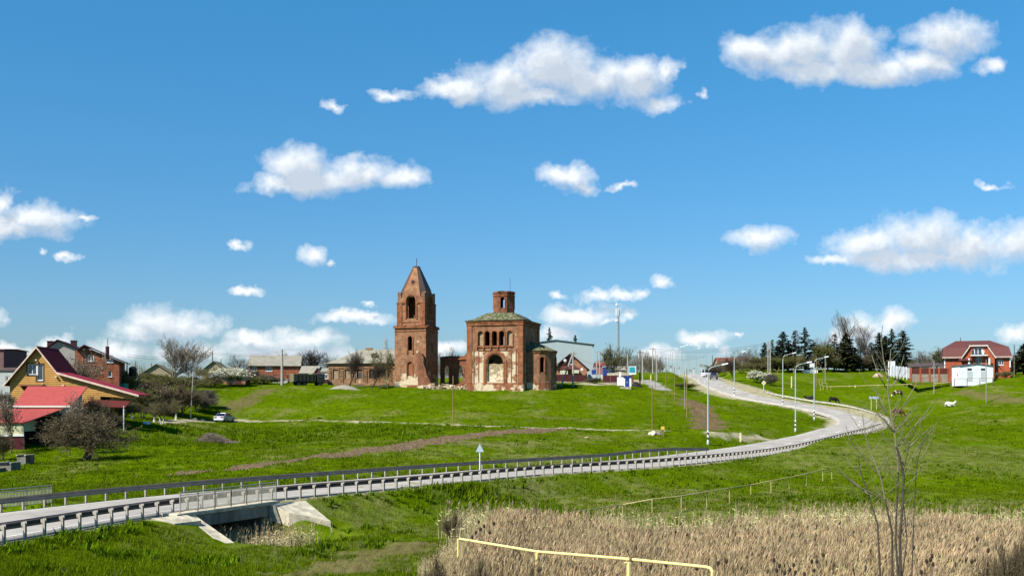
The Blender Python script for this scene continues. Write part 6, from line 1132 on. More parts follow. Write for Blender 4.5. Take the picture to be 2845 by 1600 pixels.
# lattice masts
def mast(label, u, vt, Y, w, n, ants=True):
    p = gp(u, Y); h = zat(vt, Y)-p.z; t = thing('lattice_mast', label, 'mast', p); mb = MB(); mm = mat('mast_steel', (.45, .47, .48), (.3, .32, .33), rough=.5)
    c = [(w*math.cos(a), w*math.sin(a)) for a in (0.3, 2.39, 4.49)]
    for x, y in c: mb.tube([(x, y, -.5), (x*.75, y*.75, h*.93)], .09, 5)
    for i in range(n):
        z0, z1 = h*.93*i/n, h*.93*(i+1)/n; f = 1-.25*i/n
        for k in range(3): a, b = c[k], c[(k+1) % 3]; mb.tube([(a[0]*f, a[1]*f, z0), (b[0]*f, b[1]*f, z1)], .045, 4); mb.tube([(a[0]*f, a[1]*f, z0), (b[0]*f, b[1]*f, z0)], .04, 4)
    mb.obj('lattice', mm, t); MB().tube([(0, 0, h*.9), (0, 0, h+.6)], .06, 5).obj('tip', mm, t)
    if ants:
        for a in (.5, 2.6, 4.7): MB().box(w*1.6*math.cos(a)-.12, w*1.6*math.cos(a)+.12, w*1.6*math.sin(a)-.12, w*1.6*math.sin(a)+.12, h*.83, h*.93).obj('panel_antenna', whitem, t)
        for z in (.76, .985): MB().lathe([(.05, 0), (.38, -.15), (.38, -.05), (.05, .1)], 12, M=Matrix.Translation((-.45, -.4, h*z)) @ Matrix.Rotation(R(80), 4, 'X')).obj('dish_antenna', whitem, t)
mast('tall slim lattice telecom mast behind the round olive tree', 1717, 843, 345, .42, 26); mast('small distant lattice mast left of the bell tower', 1071, 932, 330, .6, 8, False)
# signs
signb = mat('sign_back_grey', (.42, .52, .56), (.35, .44, .48), rough=.5); yel = mat('sign_yellow', (.75, .55, .08), rough=.5); cream_s = mat('sign_cream', (.78, .70, .42), rough=.5)
def sign(label, u, vb, vt, shape, w, h, Y=None, mb_=signb, pm_=None, rz=0, legs=1, name='road_sign', extra=None):
    p = at(u, vb) if Y is None else gp(u, Y); H_ = zat(vt, p.y)-p.z; kk = px(p.y); w *= kk; h *= kk; t = thing(name, label, 'sign', p, rz)
    for x in ([0] if legs == 1 else [-w*.27, w*.27]): MB().tube([(x, .04, -.4), (x, .04, H_-(0 if legs > 1 else h*.1))], .05, 6).obj('post', pm_ or upvc, t)
    o_ = {'tri': [(-w/2, H_-h), (w/2, H_-h), (0, H_)], 'dia': [(0, H_-h), (w/2, H_-h/2), (0, H_), (-w/2, H_-h/2)], 'sq': [(-w/2, H_-h), (w/2, H_-h), (w/2, H_), (-w/2, H_)]}[shape]
    MB().panel(o_, [], -.04, .03).obj('plate', mb_, t)
    if extra: c = H_-h/2; MB().panel([(a*extra[0], c+(b-c)*extra[0]) for a, b in o_], [], -.048, .006).obj('face', extra[1], t)
sign('grey backed triangular road sign on a white post behind the far guardrail', 1333, 1302, 1231, 'tri', 23, 24, Y=94)
sign('yellow and white diamond priority sign beside the road entrance', 2122, 1083, 1057, 'dia', 13, 13, mb_=upvc, extra=(.62, yel))
sign('wide grey back of a place name board on two posts beside the bend', 2428, 1138, 1101, 'sq', 27, 7, legs=2, pm_=cream_s)
sign('small yellow gas marker plate on two thin legs near the rusty pole', 1841, 1211, 1184, 'sq', 10, 9, mb_=yel, legs=2, pm_=rustp, name='marker_sign')
for u, vb, vt, sh, w, lab in ((1864, 1040, 1015, 'sq', 7, 'dark square sign back over the crest, left of the diamond one'), (1887, 1042, 1019, 'dia', 7, 'dark diamond sign back over the crest'), (1918, 1044, 1026, 'sq', 6, 'low dark square sign beside the road crest'), (1928, 1044, 1020, 'dia', 6, 'small diamond sign right of the low square sign'), (1948, 1046, 1011, 'sq', 8, 'square sign high above the road crest near the van'), (1853, 1040, 1027, 'sq', 6, 'little brown square sign left of the crest')):
    sign(lab, u, vb, vt, sh, w, w, Y=310, mb_=steelp)
for u, vb, vt, lab in ((2057, 1227, 1203, 'white marker post behind the sloping end of the far guardrail'), (2199, 1077, 1046, 'yellow marker post on the pasture left of the yellow gas pipe'), (1808, 1055, 1042, 'short yellow post beside the concrete walk'), (2376, 1076, 1071, 'tiny yellow marker stake below the gas pipe')):
    p = at(u, vb); t = thing('marker_post', lab, 'post', p); h = zat(vt, p.y)-p.z; MB().box(-.11, .11, -.08, .08, -.3, h).obj('shaft', cream_s, t); MB().box(-.12, .12, -.09, .09, h+.001, h+.06).obj('cap', upvc, t)
sign('triangular warning sign at the roadside just above the dark bush', 1957, 1068, 1048, 'tri', 8, 8, Y=252); sign('road sign seen edge on beside the road left of the parked van', 1941, 1060, 1041, 'sq', 6, 8, Y=265)
def wire(name, label, a, b, sag=.8, r=.02, n=14, parts=3):
    t = thing(name, label, 'power line', a)
    for j in range(parts):
        o_ = Vector((0, 0, -j*.35)); pts = [Vector(a).lerp(Vector(b), i/n)+o_-Vector((0, 0, sag*4*(i/n)*(1-i/n)))-Vector(a) for i in range(n+1)]; MB().tube(pts, r, 4).obj('wire', mat('dark_wire', (.03, .03, .03)) if 'dark_wire' not in bpy.data.materials else bpy.data.materials['dark_wire'], t)
wire('power_line', 'sagging wires from the tall dark pole over the road to the twin poles', TOPS['c'], TOPS['j'], 1.3); wire('power_line', 'wires between the hangar side and the thick dark pole', P3(1700, 1010, 240), TOPS['a'], .6, parts=2); wire('power_line', 'wires from the braced pole to the right edge of the hangar', TOPS['l'], P3(1650, 1010, 255), .6, parts=1)
wire('power_line', 'wires from the left post to the tall thin post across the round tree', TOPS['h']+Vector((0, 0, 1.5)), TOPS['i'], .8, parts=2); wire('power_line', 'wires from the tall thin post to the concrete post by the brick house', TOPS['i'], TOPS['g'], .6, parts=2); wire('power_line', 'low wires from the slim grey pole across the crest', TOPS['d'], TOPS['w12'], .6, parts=2); wire('power_line', 'wires following the distant poles along the street', TOPS['e'], TOPS['w13'], 1.0, parts=2)
wire('power_line', 'thin wires from the twin poles to the villa roof', TOPS['j'], P3(2700, 975, 245), 1.2, parts=2)
# ------------------------------------------------------------------ gas pipes
gasy = mat('yellow_gas_pipe', (.80, .68, .33), (.70, .57, .25), scale=4, rough=.55); gasd = mat('dull_yellow_pipe', (.50, .43, .21), (.38, .32, .14), scale=3, rough=.6)
t = thing('gas_pipe', 'thick pale yellow gas pipe on posts crossing the reeds in the foreground', 'pipe', P3(1277, 1496, 43)); o = t.location
pts = [P3(1277, 1496, 43), P3(1490, 1532, 39), P3(1650, 1553, 37), P3(1755, 1551, 36.6), P3(1955, 1575, 33.5), P3(1972, 1577, 33.2), P3(1978, 1586, 33.1), P3(1979, 1640, 33.1)]; pts[3] = P3(1750, 1554, 36)
pts = [P3(1277, 1496, 43), P3(1490, 1531, 39.5), P3(1755, 1553, 36), P3(1962, 1574, 33.6), P3(1975, 1578, 33.4), P3(1979, 1587, 33.35), P3(1979, 1680, 33.35)]
MB().tube([q-o for q in pts], .05, 10).obj('pipe', gasy, t)
for u, Y, vt, r in ((1273, 43, 1496, .045), (1492, 39.4, 1536, .055), (1747, 36.1, 1560, .075)): a = P3(u, vt, Y)-o; MB().tube([(a.x, a.y, G(*(P3(u, vt, Y)[:2]))-o.z-.3), a], r, 8).obj('support_post', gasy, t)
a = P3(1747, 1558, 36.1)-o; MB().box(a.x-.16, a.x+.16, a.y-.06, a.y+.06, a.z-.06, a.z-.03).obj('saddle', gasy, t); MB().tube([P3(1752, 1552.6, 36.04)-o, P3(1758, 1553.3, 35.96)-o], .075, 10).obj('flange', mat('rust_flange', (.2, .09, .05)), t)
MB().tube([P3(1277, 1496, 43)-o, P3(1280, 1470, 43)-o, P3(1287, 1452, 43)-o, P3(1297, 1440, 43)-o], .03, 6).obj('vent_pipe', gasd, t)
t = thing('gas_pipe', 'long thin yellow gas pipe on posts climbing right above the reeds', 'pipe', at(1964, 1412)); o = t.location; tops = []
for u, vt, vb in ((1590, 1423, 1450), (1730, 1402, 1430), (1812, 1387, 1432), (1893, 1378, 1424), (1964, 1366, 1412), (2027, 1356, 1400), (2086, 1347, 1375), (2142, 1336, 1370), (2193, 1326, 1360), (2240, 1316, 1350), (2286, 1305, 1338)):
    q = at(u, vb); tp = Vector((q.x, q.y, zat(vt, q.y))); tops.append(tp)
    MB().tube([q-o-Vector((0, 0, .3)), tp-o], .04, 6).obj('support_post', gasd, t)
e = at(2311, 1331); e1 = Vector((e.x, e.y, zat(1308, e.y))); MB().tube([x-o+Vector((0, 0, .03)) for x in tops]+[e1-o, e1-o-Vector((0, 0, .1)), e-o-Vector((0, 0, .3))], .035, 8).obj('pipe', gasd, t)
t = thing('gas_pipe', 'low yellow gas pipe with two bends running across the pasture to the utility building', 'pipe', at(2310, 1078)); o = t.location; pts = []
for u, v in ((2300, 1074), (2400, 1071), (2500, 1068), (2580, 1065), (2650, 1062)): Y = 243-(u-2300)*.05; pts.append(P3(u, v, Y)-o)
MB().tube(pts, .07, 6).obj('pipe', gasd, t)
def P4(u, v, Y=243): return P3(u, v, Y)-o
MB().tube([P4(2300, 1074), P4(2278, 1070), P4(2275, 1056), P4(2279, 1053), P4(2284, 1056), P4(2284, 1070)], .07, 6).tube([P4(2284, 1071), P4(2284, 1064), P4(2297, 1064), P4(2298, 1074)], .07, 6).obj('bend', gasd, t)
for u in (2279, 2287, 2298, 2308): MB().tube([P4(u, 1072), P4(u, 1085)], .06, 6).obj('support_post', gasd, t)
for u in (2360, 2440, 2520, 2600): MB().tube([P3(u, 1071-(u-2300)*.028, 243-(u-2300)*.05)-o, P3(u, 1078-(u-2300)*.025, 243-(u-2300)*.05)-o], .06, 6).obj('support_post', gasd, t)
# ------------------------------------------------------------------ vehicles
tyrem = mat('tyre_rubber', (.02, .02, .02)); rimm = mat('alloy_rim', (.4, .4, .42), rough=.4, metal=.6)
def car(name, label, cat, p, rz, L_, Wd, Hh, prof, cab, paint, tail=True, wheel=.33):
    t = thing(name, label, cat, p, rz); x2 = Wd/2
    mb = MB(); n = len(prof); V = []
    for y, sx in ((-x2, 0), (-x2*.92, 1), (x2*.92, 1), (x2, 0)):
        for x, z in prof: zc = .62; V.append((x*(1 if sx else .985), y, z if not sx else z+.02*(z > .5)))
    fs = [tuple(range(n))[::-1]]+[tuple(3*n+i for i in range(n))]+[(j*n+i, j*n+(i+1) % n, (j+1)*n+(i+1) % n, (j+1)*n+i) for j in range(3) for i in range(n)]; mb.add(V, fs); mb.obj('body', paint, t, bevel=.05)
    def cabin(sc, dz, nm, m, par, off=0.):
        mb = MB(); k = len(cab); V = []
        for s_ in (-1, 1):
            for x, z in cab: f = 1-(z-cab[0][1])/(Hh-cab[0][1])*.2; V.append((x*sc[0]+off, s_*x2*.93*f*sc[1], z+dz))
        mb.add(V, [tuple(range(k))[::-1], tuple(k+i for i in range(k))]+[(i, (i+1) % k, k+(i+1) % k, k+i) for i in range(k)]); return mb.obj(nm, m, par, bevel=.04)
    cabin((1, 1), 0, 'windows', glass(name+'_glass', (.015, .02, .03)), t); zt = max(z for x, z in cab); xs = [x for x, z in cab if z > zt-.08]; mb = MB(); mb.box(min(xs)-.05, max(xs)+.05, -x2*.74, x2*.74, zt-.02, zt+.04); mb.obj('roof', paint, t, bevel=.03)
    for x in xs:
        for s_ in (-1, 1): pass
    for i, (xa, za) in enumerate(cab):
        if za > zt-.08: continue
        xb = min(xs, key=lambda q: abs(q-xa))
        for s_ in (-1, 1): MB().tube([(xa, s_*x2*.93, za), (xb, s_*x2*.745, zt)], .05, 4).obj('pillar', paint, t)
    for x in (-L_*.3, L_*.31):
        for s_ in (-1, 1):
            M = Matrix.Translation((x, s_*(x2-.1), wheel)) @ Matrix.Rotation(R(90), 4, 'X'); w = MB(); w.lathe([(wheel*.6, -.11), (wheel, -.1), (wheel, .1), (wheel*.6, .11)], 18, M=M); w = w.obj('wheel', tyrem, t); MB().lathe([(wheel*.58, -.125), (wheel*.58, .125)], 12, M=M).obj('rim', rimm, w)
    for s_ in (-1, 1): MB().box(-L_/2-.02, -L_/2+.1, s_*x2*.62-.17, s_*x2*.62+.17, .72, .9).obj('tail_light', mat('tail_red', (.3, .01, .01), rough=.3) if 'tail_red' not in bpy.data.materials else bpy.data.materials['tail_red'], t)
    MB().box(-L_/2-.03, -L_/2-.005, -.26, .26, .52, .64).obj('number_plate', upvc, t); MB().box(-L_/2-.06, -L_/2+.2, -x2*.95, x2*.95, .3, .5).obj('bumper', paint, t, bevel=.04)
    return t
silver = mat('silver_car_paint', (.40, .43, .48), (.35, .38, .43), rough=.3, metal=.3, spec=.5); greyp = mat('dark_grey_car_paint', (.10, .10, .11), rough=.35, metal=.2); whp = mat('white_car_paint', (.75, .77, .8), rough=.35)
sed = [(-2.2, .35), (2.15, .35), (2.2, .6), (2.1, .78), (1.1, .92), (-1.5, .95), (-2.15, .92), (-2.22, .6)]; sedc = [(-1.75, .93), (1.05, .92), (.35, 1.4), (-.95, 1.42)]
p = at(624, 1172); car('parked_car', 'silver sedan parked on the grass track, seen from behind', 'car', p, R(80), 4.4, 1.75, 1.42, sed, sedc, silver)
suv = [(-2.2, .4), (2.15, .4), (2.2, .75), (2.1, .98), (1.2, 1.08), (-2.15, 1.08), (-2.25, .7)]; suvc = [(-2.1, 1.06), (1.1, 1.06), (.5, 1.66), (-1.75, 1.68)]
s = s_at(272); p = road_pt(s, .22, .01); d = road_pt(s+2, .22)-p; car('grey_suv', 'dark grey estate car driving uphill away on the road near the crest', 'car', p, math.atan2(d.y, d.x), 4.4, 1.85, 1.68, suv, suvc, greyp, wheel=.36)
p = gp(1972, 300); car('white_van', 'white van parked off the road just beyond the grey car', 'van', Vector((p.x, p.y, p.z+.05)), R(20), 4.6, 1.9, 2.0, [(-2.2, .4), (2.15, .4), (2.2, .75), (2.0, 1.0), (1.4, 1.15), (-2.15, 1.2), (-2.25, .7)], [(-2.1, 1.18), (1.5, 1.1), (.8, 1.95), (-1.95, 2.0)], whp)
p = gp(541, 210); car('white_car', 'white car half hidden in the scrub left of the white blossoming tree', 'car', Vector((p.x, p.y, p.z+.35)), R(5), 4.3, 1.75, 1.42, sed, sedc, whp)
# army dump truck
khaki = mat('khaki_truck', (.25, .24, .15), (.19, .185, .115), rough=.7); kkd = mat('dark_green_truck', (.045, .05, .035), (.035, .04, .028), rough=.7)
p = gp(820, 219); t = thing('dump_truck', 'khaki dump truck standing with its ribbed tailgate towards the field', 'truck', Vector((p.x, p.y, zat(1071, 219)-.1)), R(30))
rz_ = R(30); MB().box(-.2, 4.4, 0, 2.4, 1.0, 2.45).obj('dump_body', kkd, t, bevel=.03); tg = MB().box(-.35, -.203, 0, 2.4, .95, 2.5).obj('tailgate', khaki, t)
for y in (.35, 1.0, 1.65, 2.2): MB().box(-.43, -.353, y-.05, y+.05, 1.1, 2.4).obj('rib', khaki, tg)
for x in (.5, 1.3, 2.1, 2.9, 3.7): MB().box(x-.05, x+.05, -.07, -.003, 1.1, 2.4).obj('rib', kkd, t)
MB().box(0, 6.4, .6, 1.8, .65, .95).obj('chassis', kkd, t); MB().box(4.7, 6.4, .05, 2.35, .8, 2.6).obj('cab', kkd, t, bevel=.08); MB().box(4.95, 5.9, .02, .045, 1.7, 2.35).obj('cab_window', glassm, t); MB().box(3.6, 4.65, .1, 2.3, 2.46, 2.7).obj('tarpaulin', khaki, t)
for x in (.9, 2.1, 5.4):
    for y in (.25, 2.15): M = Matrix.Translation((x, y, .5)) @ Matrix.Rotation(R(90), 4, 'X'); w = MB().lathe([(.3, -.16), (.5, -.14), (.5, .14), (.3, .16)], 18, M=M).obj('wheel', tyrem, t); MB().lathe([(.26, -.17), (.26, .17)], 10, M=M).obj('rim', kkd, w)
# benches by the school
for u, vb, lab in ((1000, 1080, 'dark wooden bench under the bare tree by the school'), (1066, 1080, 'dark wooden bench nearest the bell tower')):
    p = at(u, vb); t = thing('bench', lab, 'bench', p, R(5)); MB().box(-.9, .9, -.2, .2, .42, .47).obj('seat', wood, t); MB().box(-.9, .9, .2, .24, .6, .85).obj('backrest', wood, t)
    for x in (-.75, .75): MB().box(x-.05, x+.05, -.18, .22, -.2, .42).obj('leg', wood, t)
# ------------------------------------------------------------------ cows
def hide(name, c1, c2, s, lo=.47, hi=.5): return mat(name, c1, c2, scale=s, rough=.9, detail=2, lo=lo, hi=hi)
def cow(name, label, p, rz, m, lying=False, grazing=True):
    t = thing(name, label, 'cow', p, rz); V = []; E = []; Rr = []
    def add(x, y, z, r, par=None):
        V.append((x, y, z)); Rr.append(r); i = len(V)-1
        if par is not None: E.append((par, i))
        return i
    zb_ = .55 if lying else 1.0; a = add(-.15, 0, zb_-.02, (.36, .42)); b = add(-.6, 0, zb_+.04, (.30, .36), a); r_ = add(-.92, 0, zb_+.06, (.22, .26), b); c = add(.35, 0, zb_, (.31, .38), a); s_ = add(.68, 0, zb_+.04, (.22, .30), c)
    if grazing and not lying: n1 = add(1.0, .03, zb_-.2, (.14, .2), s_); n2 = add(1.22, .06, .5, (.12, .15), n1); h1 = add(1.32, .06, .3, (.12, .13), n2); h2 = add(1.42, .06, .08, (.08, .09), h1)
    else: n1 = add(.95, .05, zb_+.25, (.14, .2), s_); h1 = add(1.15, .08, zb_+.42, (.12, .13), n1); h2 = add(1.42, .1, zb_+.3, (.08, .09), h1)
    ear = [add(V[h1][0]-.05, V[h1][1]+q*.2, V[h1][2]+.08, (.03, .04), h1) for q in (-1, 1)]
    tl_ = add(-1.02, 0, zb_-.25, (.03, .03), r_); add(-1.04, 0, zb_-.6 if not lying else .08, (.05, .05), tl_)
    for y in (-.18, .18):
        if lying:
            k1 = add(.6, y*1.5, .25, (.1, .11), c); add(.95, y*1.3, .1, (.06, .06), k1); k2 = add(-.45, y*2.1, .22, (.15, .16), b); add(-.05, y*2.3, .08, (.07, .07), k2)
        else:
            k1 = add(.55, y, .6, (.1, .12), s_ if y < 0 else c); k2 = add(.57, y, .33, (.06, .06), k1); add(.56, y, .02, (.055, .055), k2)
            k1 = add(-.72, y*1.1, .66, (.13, .15), r_ if y < 0 else b); k2 = add(-.88, y, .38, (.06, .07), k1); add(-.8, y, .02, (.055, .055), k2)
    me = bpy.data.meshes.new('cow_body'); me.from_pydata(V, E, []); o_ = bpy.data.objects.new('body', me); COL.objects.link(o_); o_.parent = t; me.materials.append(m)
    sk = o_.modifiers.new('skin', 'SKIN'); sk.use_smooth_shade = True
    for i, q in enumerate(Rr): me.skin_vertices[0].data[i].radius = q
    me.skin_vertices[0].data[0].use_root = True; o_.modifiers.new('sub', 'SUBSURF').levels = 2; o_.modifiers['sub'].render_levels = 2
    hp = Vector(V[h1])
    for q in (-1, 1): MB().tube([hp+Vector((-.04, q*.1, .1)), hp+Vector((-.02, q*.24, .2)), hp+Vector((.05, q*.28, .32))], [.03, .022, .008], 6).obj('horn', cream_s, t)
    return t
cow('cow', 'black and white cow lying just behind the upper guardrail', at(2250, 1112), R(170), hide('black_white_hide', (.015, .013, .012), (.6, .6, .58), 1.2, .56, .6), lying=True)
cow('cow', 'black cow grazing behind the guardrail between two street lamps', at(2316, 1121), R(10), hide('black_hide', (.012, .011, .01), (.02, .018, .016), 2)); cow('cow', 'dark brown cow with a white back, behind the bare sapling top', at(2494, 1102), R(185), hide('brown_white_hide', (.06, .025, .015), (.7, .66, .6), 1.0, .53, .56))
cow('cow', 'reddish brown cow standing behind the bare sapling', at(2496, 1157), R(5), hide('red_brown_hide', (.17, .06, .03), (.10, .035, .02), 1.5)); cow('cow', 'white cow lying stretched out on the pasture', at(2640, 1130), R(8), hide('white_hide', (.75, .72, .66), (.6, .55, .5), 2), lying=True)
# ------------------------------------------------------------------ grass, weeds, reeds
def scatter(name, tv, tf, pos, yaw, sc, zs, mi=None):
    tv = np.asarray(tv, float); n = len(pos); c, s_ = np.cos(yaw)[:, None], np.sin(yaw)[:, None]
    x = (tv[None, :, 0]*c-tv[None, :, 1]*s_)*sc[:, None]; y = (tv[None, :, 0]*s_+tv[None, :, 1]*c)*sc[:, None]; z = tv[None, :, 2]*zs[:, None]
    V = np.stack([x+pos[:, None, 0], y+pos[:, None, 1], z+pos[:, None, 2]], -1).reshape(-1, 3); Fc = (np.asarray(tf)[None]+(np.arange(n)*len(tv))[:, None, None]).reshape(-1, 3)
    me = np_mesh(name, V, Fc)
    if mi is not None: me.polygons.foreach_set('material_index', np.tile(np.asarray(mi, np.int32), n))
    return me
def tuft(nb, rad, w, rng, droop=.5):
    V = []; Fs = []
    for i in range(nb):
        a = rng.random()*6.28; r = rad*rng.random(); b = rng.random()*6.28; l = droop*rng.random(); h = .55+.45*rng.random(); x, y = r*math.cos(a), r*math.sin(a); k = len(V)
        V += [(x-w*math.sin(b), y+w*math.cos(b), -.1), (x+w*math.sin(b), y-w*math.cos(b), -.1), (x+l*math.cos(b), y+l*math.sin(b), h)]; Fs.append((k, k+1, k+2))
    return V, Fs
def gpos(n, y0, y1, umin=-120, umax=2965, pw=1.):
    t = RNG.random(n); Y = (y0**-pw+(y1**-pw-y0**-pw)*t)**(-1/pw); u = RNG.uniform(umin, umax, n); X = (u-CU)/F*Y; return X, Y
def grass():
    obs = []
    for k, (n, y0, y1, h0, h1, nb, w, rad) in enumerate(((52000, 38, 82, .10, .26, 9, .05, .7), (60000, 78, 265, .12, .32, 8, .09, .9))):
        X, Y = gpos(n, y0, y1, pw=1.2 if k == 0 else .6); dirt, sand, conc_, dry, lush, D = masks(X, Y)
        p = (X-BC[0])*BT[0]+(Y-BC[1])*BT[1]; q = (X-BC[0])*BN[0]+(Y-BC[1])*BN[1]; bridge = (np.abs(p) < 7) & (q > -13) & (q < 2.2) | ((p > 3) & (p < 7.2) & (q > 0) & (q < 5.5)) | ((np.abs(p) < 2.6) & (q < 7.)) | ((p < -3) & (p > -6) & (q > 0) & (q < 6))
        keep = (D > .35+RNG.random(n)*.5) & (dirt < .35) & (sand < .4) & (conc_ < .4) & ~bridge & (RNG.random(n) > dry*.5); X, Y, lush = X[keep], Y[keep], lush[keep]; Z = ground(X, Y); cl = fbm(X*.5, Y*.5, 3)*2
        H_ = (h0+(h1-h0)*RNG.random(len(X))*cl)*(1+lush*1.3); tv, tf = tuft(nb, rad, w, RNG); obs.append((tv, tf, np.stack([X, Y, Z], -1), RNG.random(len(X))*6.28, H_*1.2+.06, H_))
    gm = leafmat('grass_blades', (.148, .21, .006), (.092, .145, .004), .35, .25, .4)
    for i, (tv, tf, pos, yaw, sc, zs) in enumerate(obs):
        tag(objm('grass' if i == 0 else 'meadow_grass', scatter('grass', tv, tf, pos, yaw, sc, zs), gm), 'short bright green grass on the near embankment and valley floor' if i == 0 else 'bright green meadow grass on the slopes beyond the road', 'grass', kind='stuff')
    # lush weeds: larger darker clumps
    X, Y = gpos(26000, 40, 170, pw=.6); dirt, sand, conc_, dry, lush, D = masks(X, Y); n1 = fbm(X*.3+3, Y*.3, 3); keep = ((lush > .35) | ((n1 > .58) & (RNG.random(len(X)) < .35)) | ((D < 2.2) & (D > .3) & (RNG.random(len(X)) < .5))) & (D > .45) & (dirt < .3) & (sand < .3); p = (X-BC[0])*BT[0]+(Y-BC[1])*BT[1]; q = (X-BC[0])*BN[0]+(Y-BC[1])*BN[1]; keep &= ~((np.abs(p) < 7.5) & (q > -13) & (q < 6)); X, Y = X[keep], Y[keep]; Z = ground(X, Y); tv, tf = tuft(12, .8, .16, RNG, .9)
    H_ = RNG.uniform(.15, .5, len(X)); tag(objm('broadleaf_weeds', scatter('weeds', tv, tf, np.stack([X, Y, Z], -1), RNG.random(len(X))*6.28, H_*1.1, H_), leafmat('weed_leaves', (.125, .205, .006), (.065, .13, .003), .3, .5, .45)), 'dark green clumps of tall weeds on banks and road verge', 'weeds', kind='stuff')
    # dry stalks
    X, Y = gpos(14000, 40, 170, pw=.8); dirt, sand, conc_, dry, lush, D = masks(X, Y); keep = (RNG.random(len(X)) < dry*.9+.03) & (D > .5) & (dirt < .3); X, Y = X[keep], Y[keep]; Z = ground(X, Y); tv, tf = tuft(7, .6, .02, RNG, .5); H_ = RNG.uniform(.2, .6, len(X))
    tag(objm('dry_grass', scatter('dry', tv, tf, np.stack([X, Y, Z], -1), RNG.random(len(X))*6.28, H_, H_), leafmat('dry_stalks', (.30, .27, .14), (.20, .17, .09), .3, .5, .35)), 'faded dry grass stalks scattered over the slopes', 'grass', kind='stuff')
    # clods on the ploughed strips
    X, Y = gpos(160000, 70, 150, 350, 2050, pw=.6); dirt = masks(X, Y)[0]; keep = dirt > .55; X, Y = X[keep][:9000], Y[keep][:9000]; Z = ground(X, Y)
    tv = [(-.5, -.4, -.2), (.5, -.5, -.2), (.4, .5, -.2), (-.5, .4, -.2), (0, .05, .55)]; tf = [(0, 1, 4), (1, 2, 4), (2, 3, 4), (3, 0, 4)]; s_ = RNG.uniform(.12, .42, len(X))
    tag(objm('soil_clods', scatter('clods', tv, tf, np.stack([X, Y, Z], -1), RNG.random(len(X))*6.28, s_, s_*RNG.uniform(.5, 1.1, len(X))), mat('ploughed_clods', (.185, .13, .078), (.085, .06, .036), scale=1.5, rough=.98, island=.3)), 'brown clods of soil in the ploughed strips', 'soil', kind='stuff')
grass()
def reeds():
    rng = np.random.default_rng(5); V = []; Fs = []; mi = []
    def tri(a, b, c, m): k = len(V); V.extend([a, b, c]); Fs.append((k, k+1, k+2)); mi.append(m)
    for s in range(5):
        x0, y0 = rng.normal(0, .14), rng.normal(0, .14); h = rng.uniform(.78, 1.05); lx, ly = rng.normal(.02, .05), rng.normal(0, .05); w = .011; b = rng.random()*3.14; cx, cy = w*math.cos(b), w*math.sin(b); tx, ty = x0+lx*h, y0+ly*h
        tri((x0-cx, y0-cy, -.05), (x0+cx, y0+cy, -.05), (tx, ty, h*.9), 0); tri((x0-cy, y0+cx, -.05), (x0+cy, y0-cx, -.05), (tx, ty, h*.9), 0)
        for l in range(3): z = rng.uniform(.15, .7)*h; f = z/h; a = rng.random()*6.28; L_ = rng.uniform(.03, .10); px_, py_ = x0+lx*z, y0+ly*z; tri((px_, py_, z-.02), (px_, py_, z+.02), (px_+L_*math.cos(a), py_+L_*math.sin(a), z+rng.uniform(-.02, .12)), 0)
        if rng.random() < .75:
            for a in (b, b+1.57): ex, ey = .011*math.cos(a), .011*math.sin(a); m0 = (tx, ty, h*.84); tri(m0, (tx+lx*.1+ex, ty+ey, h*.92), (tx+lx*.3+.015, ty+ly*.2, h*1.0), 1); tri(m0, (tx+lx*.3+.015, ty+ly*.2, h*1.0), (tx+lx*.1-ex, ty-ey, h*.92), 1)
    n = 15000; Y = RNG.uniform(29.5, 59.5, n); u = RNG.uniform(1100, 3150, n); X = (u-CU)/F*Y; e = fbm(X*.35, Y*.35, 3)-.44
    left = np.interp(Y, [30, 38, 46, 52, 60], [1130, 1165, 1190, 1235, 1330]); back = np.interp(u, [1200, 1350, 1550, 1800, 3000], [53, 58.5, 58.5, 54.5, 53.5])
    keep = (u > left+e*160) & (Y < back+e*9) & (RNG.random(n) < .95); X, Y, u = X[keep], Y[keep], u[keep]; ed = np.clip((u-np.interp(Y, [30, 60], [1130, 1300]))/120, .45, 1)
    # sparse outliers behind, and the clump under the bridge
    n2 = 700; Y2 = RNG.uniform(52, 66, n2); u2 = RNG.uniform(1250, 3000, n2); X2 = (u2-CU)/F*Y2; n3 = 110; pp = RNG.uniform(-1.6, 2.9, n3); qq = RNG.uniform(-1, 5.2, n3); X3 = BC[0]+BT[0]*pp+BN[0]*qq; Y3 = BC[1]+BT[1]*pp+BN[1]*qq
    X = np.concatenate([X, X2, X3]); Y = np.concatenate([Y, Y2, Y3]); H_ = np.concatenate([RNG.uniform(1.5, 2.35, len(ed))*ed, RNG.uniform(1.0, 2.0, n2), RNG.uniform(1.2, 1.9, n3)]); H_ *= .9+.25*fbm(X*.5, Y*.5, 2); Z = ground(X, Y); lim = -4.9-Z; H_ = np.where(Y < 37, np.minimum(H_, 1.75), H_)
    me = scatter('reeds', V, Fs, np.stack([X, Y, Z], -1), RNG.normal(0, .5, len(X)), np.full(len(X), 1.5)*H_, H_, mi)
    o_ = objm('reeds', me, None); me.materials.append(leafmat('reed_stalks', (.74, .65, .40), (.54, .46, .28), .25, .35, .3)); me.materials.append(leafmat('reed_plumes', (.64, .54, .34), (.40, .32, .19), .25, .5, .4)); tag(o_, 'dense bed of dry tan reeds with brown plumes along the valley floor', 'reeds', kind='stuff')
reeds()
tm_ = mat('teasel_brown', (.05, .032, .022), (.03, .02, .014), rough=.95); tst = mat('dry_stem', (.2, .15, .1), rough=.95); TE = None
